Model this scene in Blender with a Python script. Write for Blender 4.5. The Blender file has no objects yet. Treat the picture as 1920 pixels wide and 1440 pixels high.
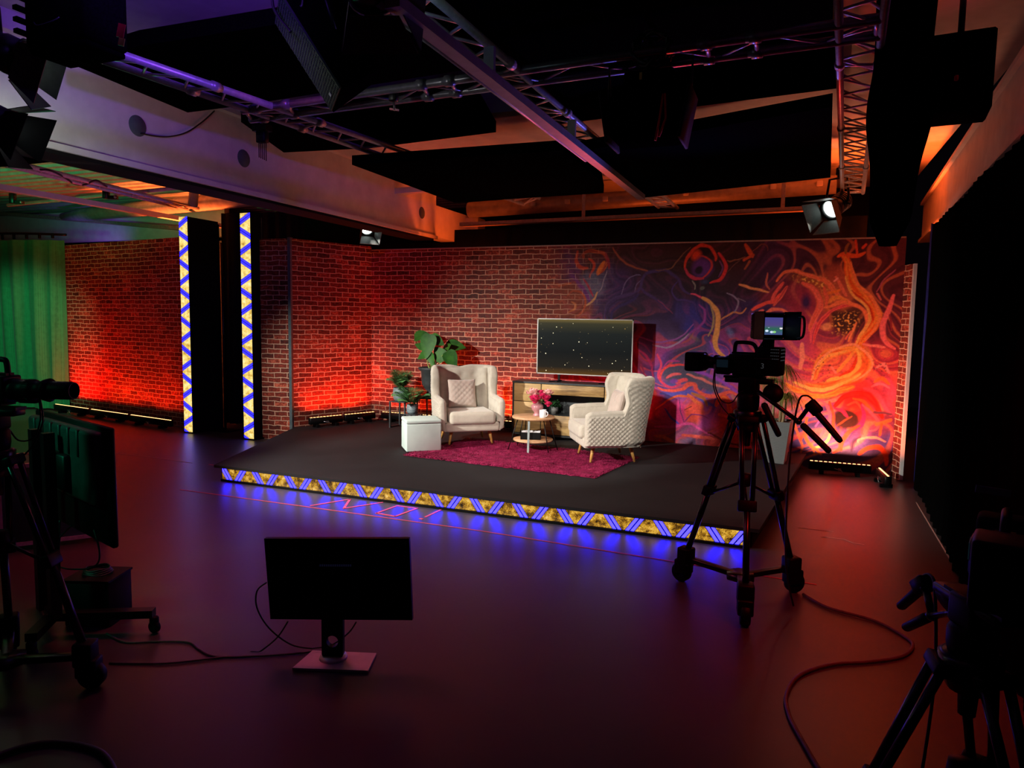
import bpy, bmesh, math, random
import numpy as np
from mathutils import Matrix, Vector
random.seed(7)
rng = np.random.default_rng(11)
SC = bpy.context.scene
COL = SC.collection
PI = math.pi

# ------------------------------------------------------------------ the camera's place in the studio
F, H = 1320.0, 1.85                      # focal length for a 1920 px wide frame, eye height
_Y = np.array([530.0, -114.0, F]); _Y /= np.linalg.norm(_Y)
_X = np.array([3289.0, 176.0, -F]); _X -= _Y * (_X @ _Y); _X /= np.linalg.norm(_X)
_Z = np.cross(_Y, _X)
if _Z[1] > 0: _Z = -_Z
R = np.array([_X, _Y, _Z])

def ray(px, py): return R @ np.array([px - 960.0, py - 720.0, F])
def at_z(px, py, z=0.0):
    d = ray(px, py); t = (z - H) / d[2]; return Vector((t * d[0], t * d[1], z))
def at_y(px, py, y):
    d = ray(px, py); t = y / d[1]; return Vector((t * d[0], y, H + t * d[2]))
def at_x(px, py, x):
    d = ray(px, py); t = x / d[0]; return Vector((x, t * d[1], H + t * d[2]))

cam = bpy.data.cameras.new('camera'); cam.sensor_width = 36.0; cam.lens = 36.0 * F / 1920.0
cam.clip_start = 0.05; cam.clip_end = 200
co = bpy.data.objects.new('camera', cam); COL.objects.link(co)
M = Matrix.Identity(4)
for i in range(3):
    M[i][0] = R[i][0]; M[i][1] = -R[i][1]; M[i][2] = -R[i][2]
M[2][3] = H
co.matrix_world = M
SC.camera = co

# ------------------------------------------------------------------ materials
MAT = {}
def srgb(r, g, b):
    f = lambda c: (c / 255 / 12.92) if c / 255 <= 0.04045 else ((c / 255 + 0.055) / 1.055) ** 2.4
    return (f(r), f(g), f(b), 1.0)
def new_mat(name):
    m = bpy.data.materials.new(name); m.use_nodes = True
    nt = m.node_tree; b = nt.nodes['Principled BSDF']
    MAT[name] = m
    return m, nt, b
def N(nt, t, **kw):
    n = nt.nodes.new(t)
    for k, v in kw.items(): setattr(n, k, v)
    return n
def ramp(nt, fac, stops):
    r = N(nt, 'ShaderNodeValToRGB'); e = r.color_ramp.elements
    while len(e) < len(stops): e.new(0.5)
    for el, (p, c) in zip(e, stops): el.position = p; el.color = c
    nt.links.new(fac, r.inputs['Fac']); return r
def noise(nt, scale, detail=3.0, rough=0.55, vec=None):
    n = N(nt, 'ShaderNodeTexNoise'); n.inputs['Scale'].default_value = scale
    n.inputs['Detail'].default_value = detail; n.inputs['Roughness'].default_value = rough
    if vec is not None: nt.links.new(vec, n.inputs['Vector'])
    return n
def coords(nt, kind='Object'):
    return N(nt, 'ShaderNodeTexCoord').outputs[kind]
def bump(nt, b, height, strength=0.3, dist=0.01):
    k = N(nt, 'ShaderNodeBump'); k.inputs['Strength'].default_value = strength; k.inputs['Distance'].default_value = dist
    nt.links.new(height, k.inputs['Height']); nt.links.new(k.outputs['Normal'], b.inputs['Normal'])
def mottled(name, c1, c2, scale=20.0, rough=0.6, metal=0.0, bmp=0.0, spec=0.5, sheen=0.0, detail=4.0):
    m, nt, b = new_mat(name)
    n = noise(nt, scale, detail, vec=coords(nt))
    r = ramp(nt, n.outputs['Fac'], [(0.3, srgb(*c1)), (0.7, srgb(*c2))])
    nt.links.new(r.outputs['Color'], b.inputs['Base Color'])
    b.inputs['Roughness'].default_value = rough; b.inputs['Metallic'].default_value = metal
    b.inputs['Specular IOR Level'].default_value = spec
    if sheen: b.inputs['Sheen Weight'].default_value = sheen
    if bmp: bump(nt, b, n.outputs['Fac'], bmp)
    return m
def glow(name, c, strength):
    m, nt, b = new_mat(name)
    b.inputs['Base Color'].default_value = (0, 0, 0, 1)
    b.inputs['Emission Color'].default_value = srgb(*c); b.inputs['Emission Strength'].default_value = strength
    return m

mottled('black_plastic', (7, 7, 8), (13, 13, 14), 60, 0.5, spec=0.15)
mottled('black_matte', (9, 9, 10), (15, 15, 16), 40, 0.85, spec=0.2)
mottled('black_foam', (4, 4, 4), (8, 8, 8), 90, 1.0, spec=0.0)
mottled('black_metal', (9, 9, 10), (16, 16, 18), 50, 0.4, metal=0.4)
mottled('tripod_black', (6, 6, 7), (11, 11, 13), 50, 0.28, spec=0.5)
mottled('dark_tube', (110, 110, 122), (134, 134, 146), 30, 0.3, metal=0.4)
mottled('aluminium', (170, 168, 170), (200, 198, 200), 30, 0.35, metal=0.25)
mottled('white_paint', (205, 203, 200), (222, 220, 216), 6, 0.65, bmp=0.03)
mottled('rail_grey', (120, 118, 122), (140, 138, 142), 12, 0.5)
mottled('steel_pipe', (150, 148, 146), (180, 178, 175), 10, 0.45, metal=0.3)
mottled('screw_steel', (150, 150, 152), (190, 190, 190), 40, 0.3, metal=0.9)
mottled('hole_plate', (70, 84, 78), (88, 100, 94), 12, 0.8)
mottled('hole_plate_warm', (150, 120, 92), (165, 135, 105), 12, 0.8)
mottled('pouf_white', (204, 226, 218), (216, 236, 228), 8, 0.6, bmp=0.03)
mottled('oak_leg', (196, 140, 70), (214, 160, 88), 24, 0.45)
mottled('vase_mauve', (176, 118, 124), (192, 136, 142), 10, 0.25)
mottled('mug_white', (232, 234, 236), (242, 243, 244), 10, 0.2)
mottled('pot_grey', (96, 96, 94), (120, 120, 116), 40, 0.6)
mottled('pot_dark', (34, 38, 40), (46, 50, 52), 14, 0.6, bmp=0.1)
mottled('soil', (36, 26, 18), (58, 42, 30), 90, 0.95, bmp=0.5)
mottled('leaf_dark', (26, 72, 22), (58, 112, 34), 9, 0.55, spec=0.25)
mottled('leaf_fern', (64, 118, 66), (122, 176, 108), 14, 0.45)
mottled('leaf_small', (26, 58, 28), (46, 92, 46), 25, 0.5)
mottled('leaf_grass', (74, 92, 34), (148, 156, 76), 12, 0.45)
mottled('stem_green', (98, 126, 46), (150, 170, 84), 20, 0.5)
mottled('trunk_tan', (150, 124, 88), (178, 152, 112), 25, 0.7)
mottled('petal_pink', (240, 150, 150), (252, 200, 190), 40, 0.5)
mottled('petal_magenta', (196, 16, 74), (226, 40, 100), 40, 0.5)
mottled('leaf_pale', (120, 150, 84), (168, 190, 128), 20, 0.5)
mottled('sticker_red', (170, 20, 40), (190, 30, 50), 10, 0.5)
mottled('sticker_yellow', (196, 170, 70), (210, 186, 84), 10, 0.5)
mottled('strap_red', (196, 26, 16), (214, 40, 24), 20, 0.6)
mottled('label_grey', (120, 124, 130), (140, 144, 150), 20, 0.6)
mottled('label_white', (220, 222, 224), (235, 236, 238), 20, 0.6)
mottled('silver_bezel', (196, 192, 186), (212, 208, 202), 10, 0.35, metal=0.4)
mottled('stand_silver', (200, 198, 200), (214, 212, 214), 10, 0.4, metal=0.5)
mottled('cable_black', (12, 12, 13), (20, 20, 21), 30, 0.5)
mottled('cable_grey', (70, 66, 64), (90, 86, 84), 30, 0.55)
mottled('case_teal_lit', (40, 84, 74), (54, 100, 88), 8, 0.5)  # teal light on the case put into its base colour
mottled('wood_round', (196, 150, 108), (216, 172, 130), 18, 0.45)
mottled('strip_grey', (128, 140, 138), (150, 160, 158), 14, 0.4)
mottled('monitor_housing', (30, 34, 34), (44, 48, 48), 20, 0.5)
mottled('frame_grey', (60, 64, 66), (76, 80, 82), 20, 0.4, metal=0.4)
mottled('tape_red', (206, 70, 86), (226, 92, 104), 30, 0.6)
mottled('tape_white', (176, 150, 140), (196, 170, 160), 30, 0.6)
mottled('grille_dark', (20, 30, 28), (28, 40, 36), 60, 0.6)
mottled('barn_grey', (52, 56, 52), (64, 68, 64), 30, 0.55)
mottled('barn_black', (18, 18, 18), (26, 26, 26), 30, 0.55)
mottled('tray_metal', (150, 130, 120), (176, 156, 146), 30, 0.5, metal=0.3)
mottled('blue_drape', (22, 32, 96), (30, 42, 120), 10, 0.9, spec=0.1)
mottled('maroon_drape', (60, 18, 16), (74, 24, 20), 10, 0.9, spec=0.1)
mottled('edge_steel', (90, 104, 108), (110, 124, 128), 20, 0.4, metal=0.4)
glow('lens_white', (235, 250, 245), 5.0)
glow('lens_dim', (200, 245, 230), 3.5)
glow('bead_warm', (255, 190, 120), 3.2)
glow('mark_white', (190, 195, 205), 0.06)  # faint glow put into the camera's number and buttons
glow('mark_dim', (60, 60, 110), 0.05)
glow('lcd_blue', (50, 80, 100), 0.07)

def fabric(name, c1, c2, weave=260.0, sheen=0.3):
    m, nt, b = new_mat(name)
    tc = coords(nt)
    w1 = N(nt, 'ShaderNodeTexWave', bands_direction='X'); w2 = N(nt, 'ShaderNodeTexWave', bands_direction='Z')
    for w in (w1, w2):
        w.inputs['Scale'].default_value = weave / 6.28; w.inputs['Distortion'].default_value = 1.5; nt.links.new(tc, w.inputs['Vector'])
    mx = N(nt, 'ShaderNodeMath', operation='MULTIPLY'); nt.links.new(w1.outputs['Fac'], mx.inputs[0]); nt.links.new(w2.outputs['Fac'], mx.inputs[1])
    n = noise(nt, 14, 4, vec=tc)
    ad = N(nt, 'ShaderNodeMath', operation='ADD'); nt.links.new(mx.outputs[0], ad.inputs[0]); nt.links.new(n.outputs['Fac'], ad.inputs[1])
    r = ramp(nt, ad.outputs[0], [(0.35, srgb(*c1)), (1.0, srgb(*c2))])
    nt.links.new(r.outputs['Color'], b.inputs['Base Color'])
    b.inputs['Roughness'].default_value = 0.9; b.inputs['Sheen Weight'].default_value = sheen
    bump(nt, b, mx.outputs[0], 0.15, 0.002)
    return m
fabric('chair_fabric', (178, 168, 152), (206, 198, 182))
fabric('pillow_fabric', (178, 160, 148), (200, 182, 170))
fabric('green_cloth', (28, 120, 74), (48, 150, 94), 120, 0.1)

def wood():
    m, nt, b = new_mat('oak_front')
    tc = coords(nt); mp = N(nt, 'ShaderNodeMapping'); nt.links.new(tc, mp.inputs['Vector']); mp.inputs['Scale'].default_value = (1.2, 1.2, 14)
    n = noise(nt, 3.2, 6, 0.65, mp.outputs['Vector'])
    n2 = noise(nt, 2.0, 2, 0.5, tc)
    ad = N(nt, 'ShaderNodeMath', operation='ADD'); nt.links.new(n.outputs['Fac'], ad.inputs[0]); nt.links.new(n2.outputs['Fac'], ad.inputs[1])
    r = ramp(nt, ad.outputs[0], [(0.62, srgb(112, 84, 46)), (0.95, srgb(176, 138, 84)), (1.3, srgb(196, 160, 104))])
    nt.links.new(r.outputs['Color'], b.inputs['Base Color']); b.inputs['Roughness'].default_value = 0.55
    bump(nt, b, n.outputs['Fac'], 0.08, 0.003)
wood()

def stripe_pot():
    m, nt, b = new_mat('pot_blue_grey')
    tc = coords(nt); mp = N(nt, 'ShaderNodeMapping'); nt.links.new(tc, mp.inputs['Vector']); mp.inputs['Scale'].default_value = (0.3, 0.3, 1)
    w = N(nt, 'ShaderNodeTexWave', bands_direction='Z'); w.inputs['Scale'].default_value = 16; w.inputs['Distortion'].default_value = 3.0
    w.inputs['Detail'].default_value = 2; nt.links.new(tc, w.inputs['Vector'])
    r = ramp(nt, w.outputs['Fac'], [(0.08, srgb(52, 60, 66)), (0.35, srgb(120, 136, 140)), (1.0, srgb(140, 156, 160))])
    nt.links.new(r.outputs['Color'], b.inputs['Base Color']); b.inputs['Roughness'].default_value = 0.5
    bump(nt, b, w.outputs['Fac'], 0.4, 0.006)
stripe_pot()

def planter_mat():
    m, nt, b = new_mat('planter_grey')
    tc = coords(nt)
    w = N(nt, 'ShaderNodeTexWave', bands_direction='Z'); w.inputs['Scale'].default_value = 30; w.inputs['Distortion'].default_value = 0.6
    nt.links.new(tc, w.inputs['Vector'])
    r = ramp(nt, w.outputs['Fac'], [(0.2, srgb(112, 116, 116)), (0.8, srgb(138, 142, 140))])
    nt.links.new(r.outputs['Color'], b.inputs['Base Color']); b.inputs['Roughness'].default_value = 0.6
    bump(nt, b, w.outputs['Fac'], 0.5, 0.004)
planter_mat()

def brick_nodes(nt, uv):
    """printed brick wallpaper in metres: returns colour and height sockets"""
    n = noise(nt, 7.0, 2, 0.5, uv)
    sub = N(nt, 'ShaderNodeVectorMath', operation='SUBTRACT'); nt.links.new(n.outputs['Color'], sub.inputs[0]); sub.inputs[1].default_value = (0.5, 0.5, 0.5)
    sc = N(nt, 'ShaderNodeVectorMath', operation='SCALE'); nt.links.new(sub.outputs[0], sc.inputs[0]); sc.inputs['Scale'].default_value = 0.036
    ad = N(nt, 'ShaderNodeVectorMath', operation='ADD'); nt.links.new(uv, ad.inputs[0]); nt.links.new(sc.outputs[0], ad.inputs[1])
    br = N(nt, 'ShaderNodeTexBrick'); nt.links.new(ad.outputs[0], br.inputs['Vector'])
    br.offset = 0.5; br.squash = 1.0
    for k, v in (('Scale', 1.0), ('Mortar Size', 0.0064), ('Mortar Smooth', 0.25), ('Bias', 0.0), ('Brick Width', 0.215), ('Row Height', 0.0712)):
        br.inputs[k].default_value = v
    br.inputs['Color1'].default_value = (0.0, 0.0, 0.0, 1); br.inputs['Color2'].default_value = (1, 1, 1, 1); br.inputs['Mortar'].default_value = (0.5, 0.5, 0.5, 1)
    n2 = noise(nt, 22.0, 6, 0.75, uv)
    n3 = noise(nt, 1.7, 2, 0.5, uv)
    mx = N(nt, 'ShaderNodeMath', operation='MULTIPLY_ADD'); nt.links.new(br.outputs['Color'], mx.inputs[0]); mx.inputs[1].default_value = 0.26; nt.links.new(n2.outputs['Fac'], mx.inputs[2])
    m2 = N(nt, 'ShaderNodeMath', operation='MULTIPLY_ADD'); nt.links.new(n3.outputs['Fac'], m2.inputs[0]); m2.inputs[1].default_value = 0.35; nt.links.new(mx.outputs[0], m2.inputs[2])
    cr = ramp(nt, m2.outputs[0], [(0.48, srgb(34, 18, 16)), (0.70, srgb(92, 32, 24)), (0.92, srgb(136, 48, 32)), (1.12, srgb(196, 96, 70))])
    mixm = N(nt, 'ShaderNodeMix', data_type='RGBA'); nt.links.new(br.outputs['Fac'], mixm.inputs['Factor'])
    nt.links.new(cr.outputs['Color'], mixm.inputs['A']); mixm.inputs['B'].default_value = srgb(206, 160, 132)
    # the print carries a thin dark outline round each brick
    br2 = N(nt, 'ShaderNodeTexBrick'); sh = N(nt, 'ShaderNodeVectorMath', operation='ADD'); nt.links.new(ad.outputs[0], sh.inputs[0]); sh.inputs[1].default_value = (0.002, 0.0075, 0)
    nt.links.new(sh.outputs[0], br2.inputs['Vector']); br2.offset = 0.5
    for k, v in (('Scale', 1.0), ('Mortar Size', 0.0064), ('Mortar Smooth', 0.5), ('Bias', 0.0), ('Brick Width', 0.215), ('Row Height', 0.0712)):
        br2.inputs[k].default_value = v
    f1 = N(nt, 'ShaderNodeMath', operation='SUBTRACT', use_clamp=True); nt.links.new(br2.outputs['Fac'], f1.inputs[0]); nt.links.new(br.outputs['Fac'], f1.inputs[1])
    f2 = N(nt, 'ShaderNodeMath', operation='MULTIPLY'); nt.links.new(f1.outputs[0], f2.inputs[0]); f2.inputs[1].default_value = 0.5
    mixd = N(nt, 'ShaderNodeMix', data_type='RGBA'); nt.links.new(f2.outputs[0], mixd.inputs['Factor'])
    nt.links.new(mixm.outputs['Result'], mixd.inputs['A']); mixd.inputs['B'].default_value = srgb(36, 20, 20)
    return mixd.outputs['Result'], br.outputs['Fac']
def brick_mat():
    m, nt, b = new_mat('brick_print')
    c, h = brick_nodes(nt, coords(nt, 'UV')); nt.links.new(c, b.inputs['Base Color'])
    b.inputs['Roughness'].default_value = 0.7; b.inputs['Specular IOR Level'].default_value = 0.25
brick_mat()
def mural_mat():
    m, nt, b = new_mat('mural_print')
    uv = coords(nt, 'UV')
    c, h = brick_nodes(nt, uv)
    at = N(nt, 'ShaderNodeAttribute', attribute_name='paint')
    n = noise(nt, 30, 6, 0.7, uv); n.noise_dimensions = '3D'
    r = ramp(nt, n.outputs['Fac'], [(0.25, (0.62, 0.62, 0.62, 1)), (0.75, (1.2, 1.2, 1.2, 1))])
    mul = N(nt, 'ShaderNodeMix', data_type='RGBA', blend_type='MULTIPLY'); mul.inputs['Factor'].default_value = 1.0
    nt.links.new(at.outputs['Color'], mul.inputs['A']); nt.links.new(r.outputs['Color'], mul.inputs['B'])
    mx = N(nt, 'ShaderNodeMix', data_type='RGBA'); nt.links.new(at.outputs['Alpha'], mx.inputs['Factor'])
    nt.links.new(c, mx.inputs['A']); nt.links.new(mul.outputs['Result'], mx.inputs['B'])
    nt.links.new(mx.outputs['Result'], b.inputs['Base Color'])
    b.inputs['Roughness'].default_value = 0.6; b.inputs['Specular IOR Level'].default_value = 0.25
mural_mat()

def floor_mat():
    m, nt, b = new_mat('studio_vinyl')
    tc = coords(nt)
    n = noise(nt, 1.2, 5, 0.6, tc); n2 = noise(nt, 40, 4, 0.7, tc)
    r = ramp(nt, n.outputs['Fac'], [(0.3, srgb(58, 54, 55)), (0.7, srgb(70, 65, 66))])
    nt.links.new(r.outputs['Color'], b.inputs['Base Color'])
    r2 = ramp(nt, n2.outputs['Fac'], [(0.3, (0.33, 0.33, 0.33, 1)), (0.7, (0.37, 0.37, 0.37, 1))])
    nt.links.new(r2.outputs['Color'], b.inputs['Roughness'])
    b.inputs['Specular IOR Level'].default_value = 0.7
    bump(nt, b, n.outputs['Fac'], 0.03, 0.01)
floor_mat()
def stage_mat():
    m, nt, b = new_mat('stage_carpet')
    tc = coords(nt); n = noise(nt, 160, 3, 0.7, tc); n2 = noise(nt, 2.2, 4, 0.6, tc)
    ad = N(nt, 'ShaderNodeMath', operation='MULTIPLY'); nt.links.new(n.outputs['Fac'], ad.inputs[0]); nt.links.new(n2.outputs['Fac'], ad.inputs[1])
    r = ramp(nt, ad.outputs[0], [(0.1, srgb(20, 18, 20)), (0.45, srgb(33, 30, 32))])
    nt.links.new(r.outputs['Color'], b.inputs['Base Color']); b.inputs['Roughness'].default_value = 0.8; b.inputs['Specular IOR Level'].default_value = 0.25
    bump(nt, b, n.outputs['Fac'], 0.25, 0.004)
stage_mat()
def rug_mat():
    m, nt, b = new_mat('rug_pile')
    tc = coords(nt); n = noise(nt, 9, 5, 0.7, tc)
    r = ramp(nt, n.outputs['Fac'], [(0.3, srgb(92, 10, 42)), (0.55, srgb(140, 24, 70)), (0.8, srgb(186, 62, 104))])
    nt.links.new(r.outputs['Color'], b.inputs['Base Color']); b.inputs['Roughness'].default_value = 0.8; b.inputs['Specular IOR Level'].default_value = 0.2
rug_mat()
def corrugated():
    mottled('corrugated_steel', (150, 150, 146), (174, 174, 170), 8, 0.5, metal=0.2)
corrugated()

def led_mat(name, gain):
    """zigzag LED picture; UV.x runs along the strip in metres, UV.y 0..1 across it"""
    m, nt, b = new_mat(name)
    uv = coords(nt, 'UV'); sx = N(nt, 'ShaderNodeSeparateXYZ'); nt.links.new(uv, sx.inputs[0])
    def mth(op, a, c=None, d=None, clamp=False):
        k = N(nt, 'ShaderNodeMath', operation=op, use_clamp=clamp)
        for i, v in enumerate((a, c, d)):
            if v is None: continue
            if isinstance(v, (int, float)): k.inputs[i].default_value = v
            else: nt.links.new(v, k.inputs[i])
        return k.outputs[0]
    P = 0.436
    u, v = sx.outputs['X'], sx.outputs['Y']
    # distance of a point to the "\" lines (at u = kP + (1-v)*s) and the "/" lines (at u = kP + L - (1-v)*s)
    s, L = 0.10, 0.312
    down = mth('SUBTRACT', 1.0, v)
    a1 = mth('SUBTRACT', u, mth('MULTIPLY', down, s))
    a2 = mth('SUBTRACT', mth('ADD', u, mth('MULTIPLY', down, s)), L)
    def dist(a): # signed distance to nearest multiple of P
        fr = mth('SUBTRACT', mth('FRACT', mth('ADD', mth('DIVIDE', a, P), 0.5)), 0.5)
        return mth('MULTIPLY', mth('ABSOLUTE', fr), P)
    d = mth('MINIMUM', dist(a1), dist(a2))
    stripe = mth('MULTIPLY', mth('GREATER_THAN', d, 0.0065), mth('LESS_THAN', d, 0.038))
    dark = mth('LESS_THAN', d, 0.045)
    mpv = N(nt, 'ShaderNodeMapping'); nt.links.new(uv, mpv.inputs['Vector']); mpv.inputs['Scale'].default_value = (1.0, 0.145, 1.0)
    n = noise(nt, 15, 3, 0.6, mpv.outputs['Vector']); n2 = noise(nt, 130, 2, 0.8, mpv.outputs['Vector'])
    g = mth('MULTIPLY_ADD', n2.outputs['Fac'], 0.55, mth('MULTIPLY', n.outputs['Fac'], 0.75))
    gold = ramp(nt, g, [(0.52, srgb(16, 12, 8)), (0.62, srgb(150, 100, 22)), (0.74, srgb(246, 190, 60)), (0.9, srgb(255, 236, 180))] if gain[0] < 1 else [(0.42, srgb(90, 60, 20)), (0.52, srgb(200, 150, 50)), (0.68, srgb(255, 226, 130)), (0.85, srgb(255, 244, 200))])
    blue = N(nt, 'ShaderNodeRGB'); blue.outputs[0].default_value = (0.0125, 0.0095, 1.0, 1)
    dk = N(nt, 'ShaderNodeRGB'); dk.outputs[0].default_value = srgb(8, 6, 60)
    m1 = N(nt, 'ShaderNodeMix', data_type='RGBA'); nt.links.new(dark, m1.inputs['Factor']); nt.links.new(gold.outputs['Color'], m1.inputs['A']); nt.links.new(dk.outputs[0], m1.inputs['B'])
    m2 = N(nt, 'ShaderNodeMix', data_type='RGBA'); nt.links.new(stripe, m2.inputs['Factor']); nt.links.new(m1.outputs['Result'], m2.inputs['A']); nt.links.new(blue.outputs[0], m2.inputs['B'])
    nt.links.new(m2.outputs['Result'], b.inputs['Emission Color']); b.inputs['Base Color'].default_value = (0.01, 0.01, 0.01, 1)
    st = mth('MULTIPLY_ADD', stripe, gain[1] - gain[0], gain[0]); nt.links.new(st, b.inputs['Emission Strength'])
    b.inputs['Roughness'].default_value = 0.4
led_mat('led_picture', (0.9, 17.0))
led_mat('led_column_picture', (1.1, 6.0))

def tv_mat():
    m, nt, b = new_mat('tv_picture')
    uv = coords(nt, 'UV'); sx = N(nt, 'ShaderNodeSeparateXYZ'); nt.links.new(uv, sx.inputs[0])
    # dim blue-grey picture with a warm glow along its top and bottom edge, and drifting lights
    c1 = ramp(nt, sx.outputs['Y'], [(0.0, srgb(92, 62, 22)), (0.12, srgb(34, 30, 24)), (0.4, srgb(18, 21, 22)), (0.75, srgb(30, 34, 33)), (0.93, srgb(58, 56, 40)), (1.0, srgb(112, 96, 54))])
    mp = N(nt, 'ShaderNodeMapping'); nt.links.new(uv, mp.inputs['Vector']); mp.inputs['Scale'].default_value = (1.77, 1, 1)
    tot = c1.outputs['Color']
    for scale, th, col, amp in ((17.0, 0.16, (255, 236, 190), 2.0), (24.0, 0.10, (250, 220, 150), 0.7), (11.0, 0.13, (200, 150, 70), 0.45), (6.0, 0.14, (120, 96, 56), 0.22)):
        vo = N(nt, 'ShaderNodeTexVoronoi'); vo.inputs['Scale'].default_value = scale; nt.links.new(mp.outputs['Vector'], vo.inputs['Vector'])
        lt = N(nt, 'ShaderNodeMath', operation='LESS_THAN'); nt.links.new(vo.outputs['Distance'], lt.inputs[0])
        wn = N(nt, 'ShaderNodeTexWhiteNoise', noise_dimensions='3D'); nt.links.new(vo.outputs['Position'], wn.inputs['Vector'])
        ml = N(nt, 'ShaderNodeMath', operation='MULTIPLY_ADD', use_clamp=True); nt.links.new(wn.outputs['Value'], ml.inputs[0]); ml.inputs[1].default_value = 2.6 * th; ml.inputs[2].default_value = -1.6 * th
        nt.links.new(ml.outputs[0], lt.inputs[1])
        mk = N(nt, 'ShaderNodeMath', operation='MULTIPLY'); nt.links.new(lt.outputs[0], mk.inputs[0]); mk.inputs[1].default_value = amp
        mx = N(nt, 'ShaderNodeMix', data_type='RGBA', blend_type='ADD'); nt.links.new(mk.outputs[0], mx.inputs['Factor']); mx.clamp_factor = False
        nt.links.new(tot, mx.inputs['A']); mx.inputs['B'].default_value = srgb(*col); tot = mx.outputs['Result']
    nt.links.new(tot, b.inputs['Emission Color']); b.inputs['Emission Strength'].default_value = 1.0
    b.inputs['Base Color'].default_value = (0.004, 0.004, 0.004, 1); b.inputs['Roughness'].default_value = 0.2; b.inputs['Specular IOR Level'].default_value = 0.15
tv_mat()
def vf_mat():
    m, nt, b = new_mat('viewfinder_picture')
    uv = coords(nt, 'UV'); sx = N(nt, 'ShaderNodeSeparateXYZ'); nt.links.new(uv, sx.inputs[0])
    c = ramp(nt, sx.outputs['Y'], [(0.0, srgb(60, 70, 120)), (0.35, srgb(40, 90, 70)), (0.55, srgb(70, 60, 110)), (1.0, srgb(60, 56, 120))])
    vo = N(nt, 'ShaderNodeTexVoronoi'); vo.inputs['Scale'].default_value = 5.0; nt.links.new(uv, vo.inputs['Vector'])
    lt = N(nt, 'ShaderNodeMath', operation='LESS_THAN'); nt.links.new(vo.outputs['Distance'], lt.inputs[0]); lt.inputs[1].default_value = 0.33
    lo = N(nt, 'ShaderNodeMath', operation='LESS_THAN'); nt.links.new(sx.outputs['Y'], lo.inputs[0]); lo.inputs[1].default_value = 0.42
    ml = N(nt, 'ShaderNodeMath', operation='MULTIPLY'); nt.links.new(lt.outputs[0], ml.inputs[0]); nt.links.new(lo.outputs[0], ml.inputs[1])
    rgb = ramp(nt, sx.outputs['X'], [(0.0, srgb(200, 225, 225)), (0.55, srgb(190, 200, 230)), (0.7, srgb(110, 190, 80)), (1.0, srgb(230, 210, 225))])
    mx = N(nt, 'ShaderNodeMix', data_type='RGBA'); nt.links.new(ml.outputs[0], mx.inputs['Factor']); nt.links.new(c.outputs['Color'], mx.inputs['A']); nt.links.new(rgb.outputs['Color'], mx.inputs['B'])
    nt.links.new(mx.outputs['Result'], b.inputs['Emission Color']); b.inputs['Emission Strength'].default_value = 1.3
    b.inputs['Base Color'].default_value = (0.01, 0.01, 0.01, 1)
vf_mat()

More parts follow.
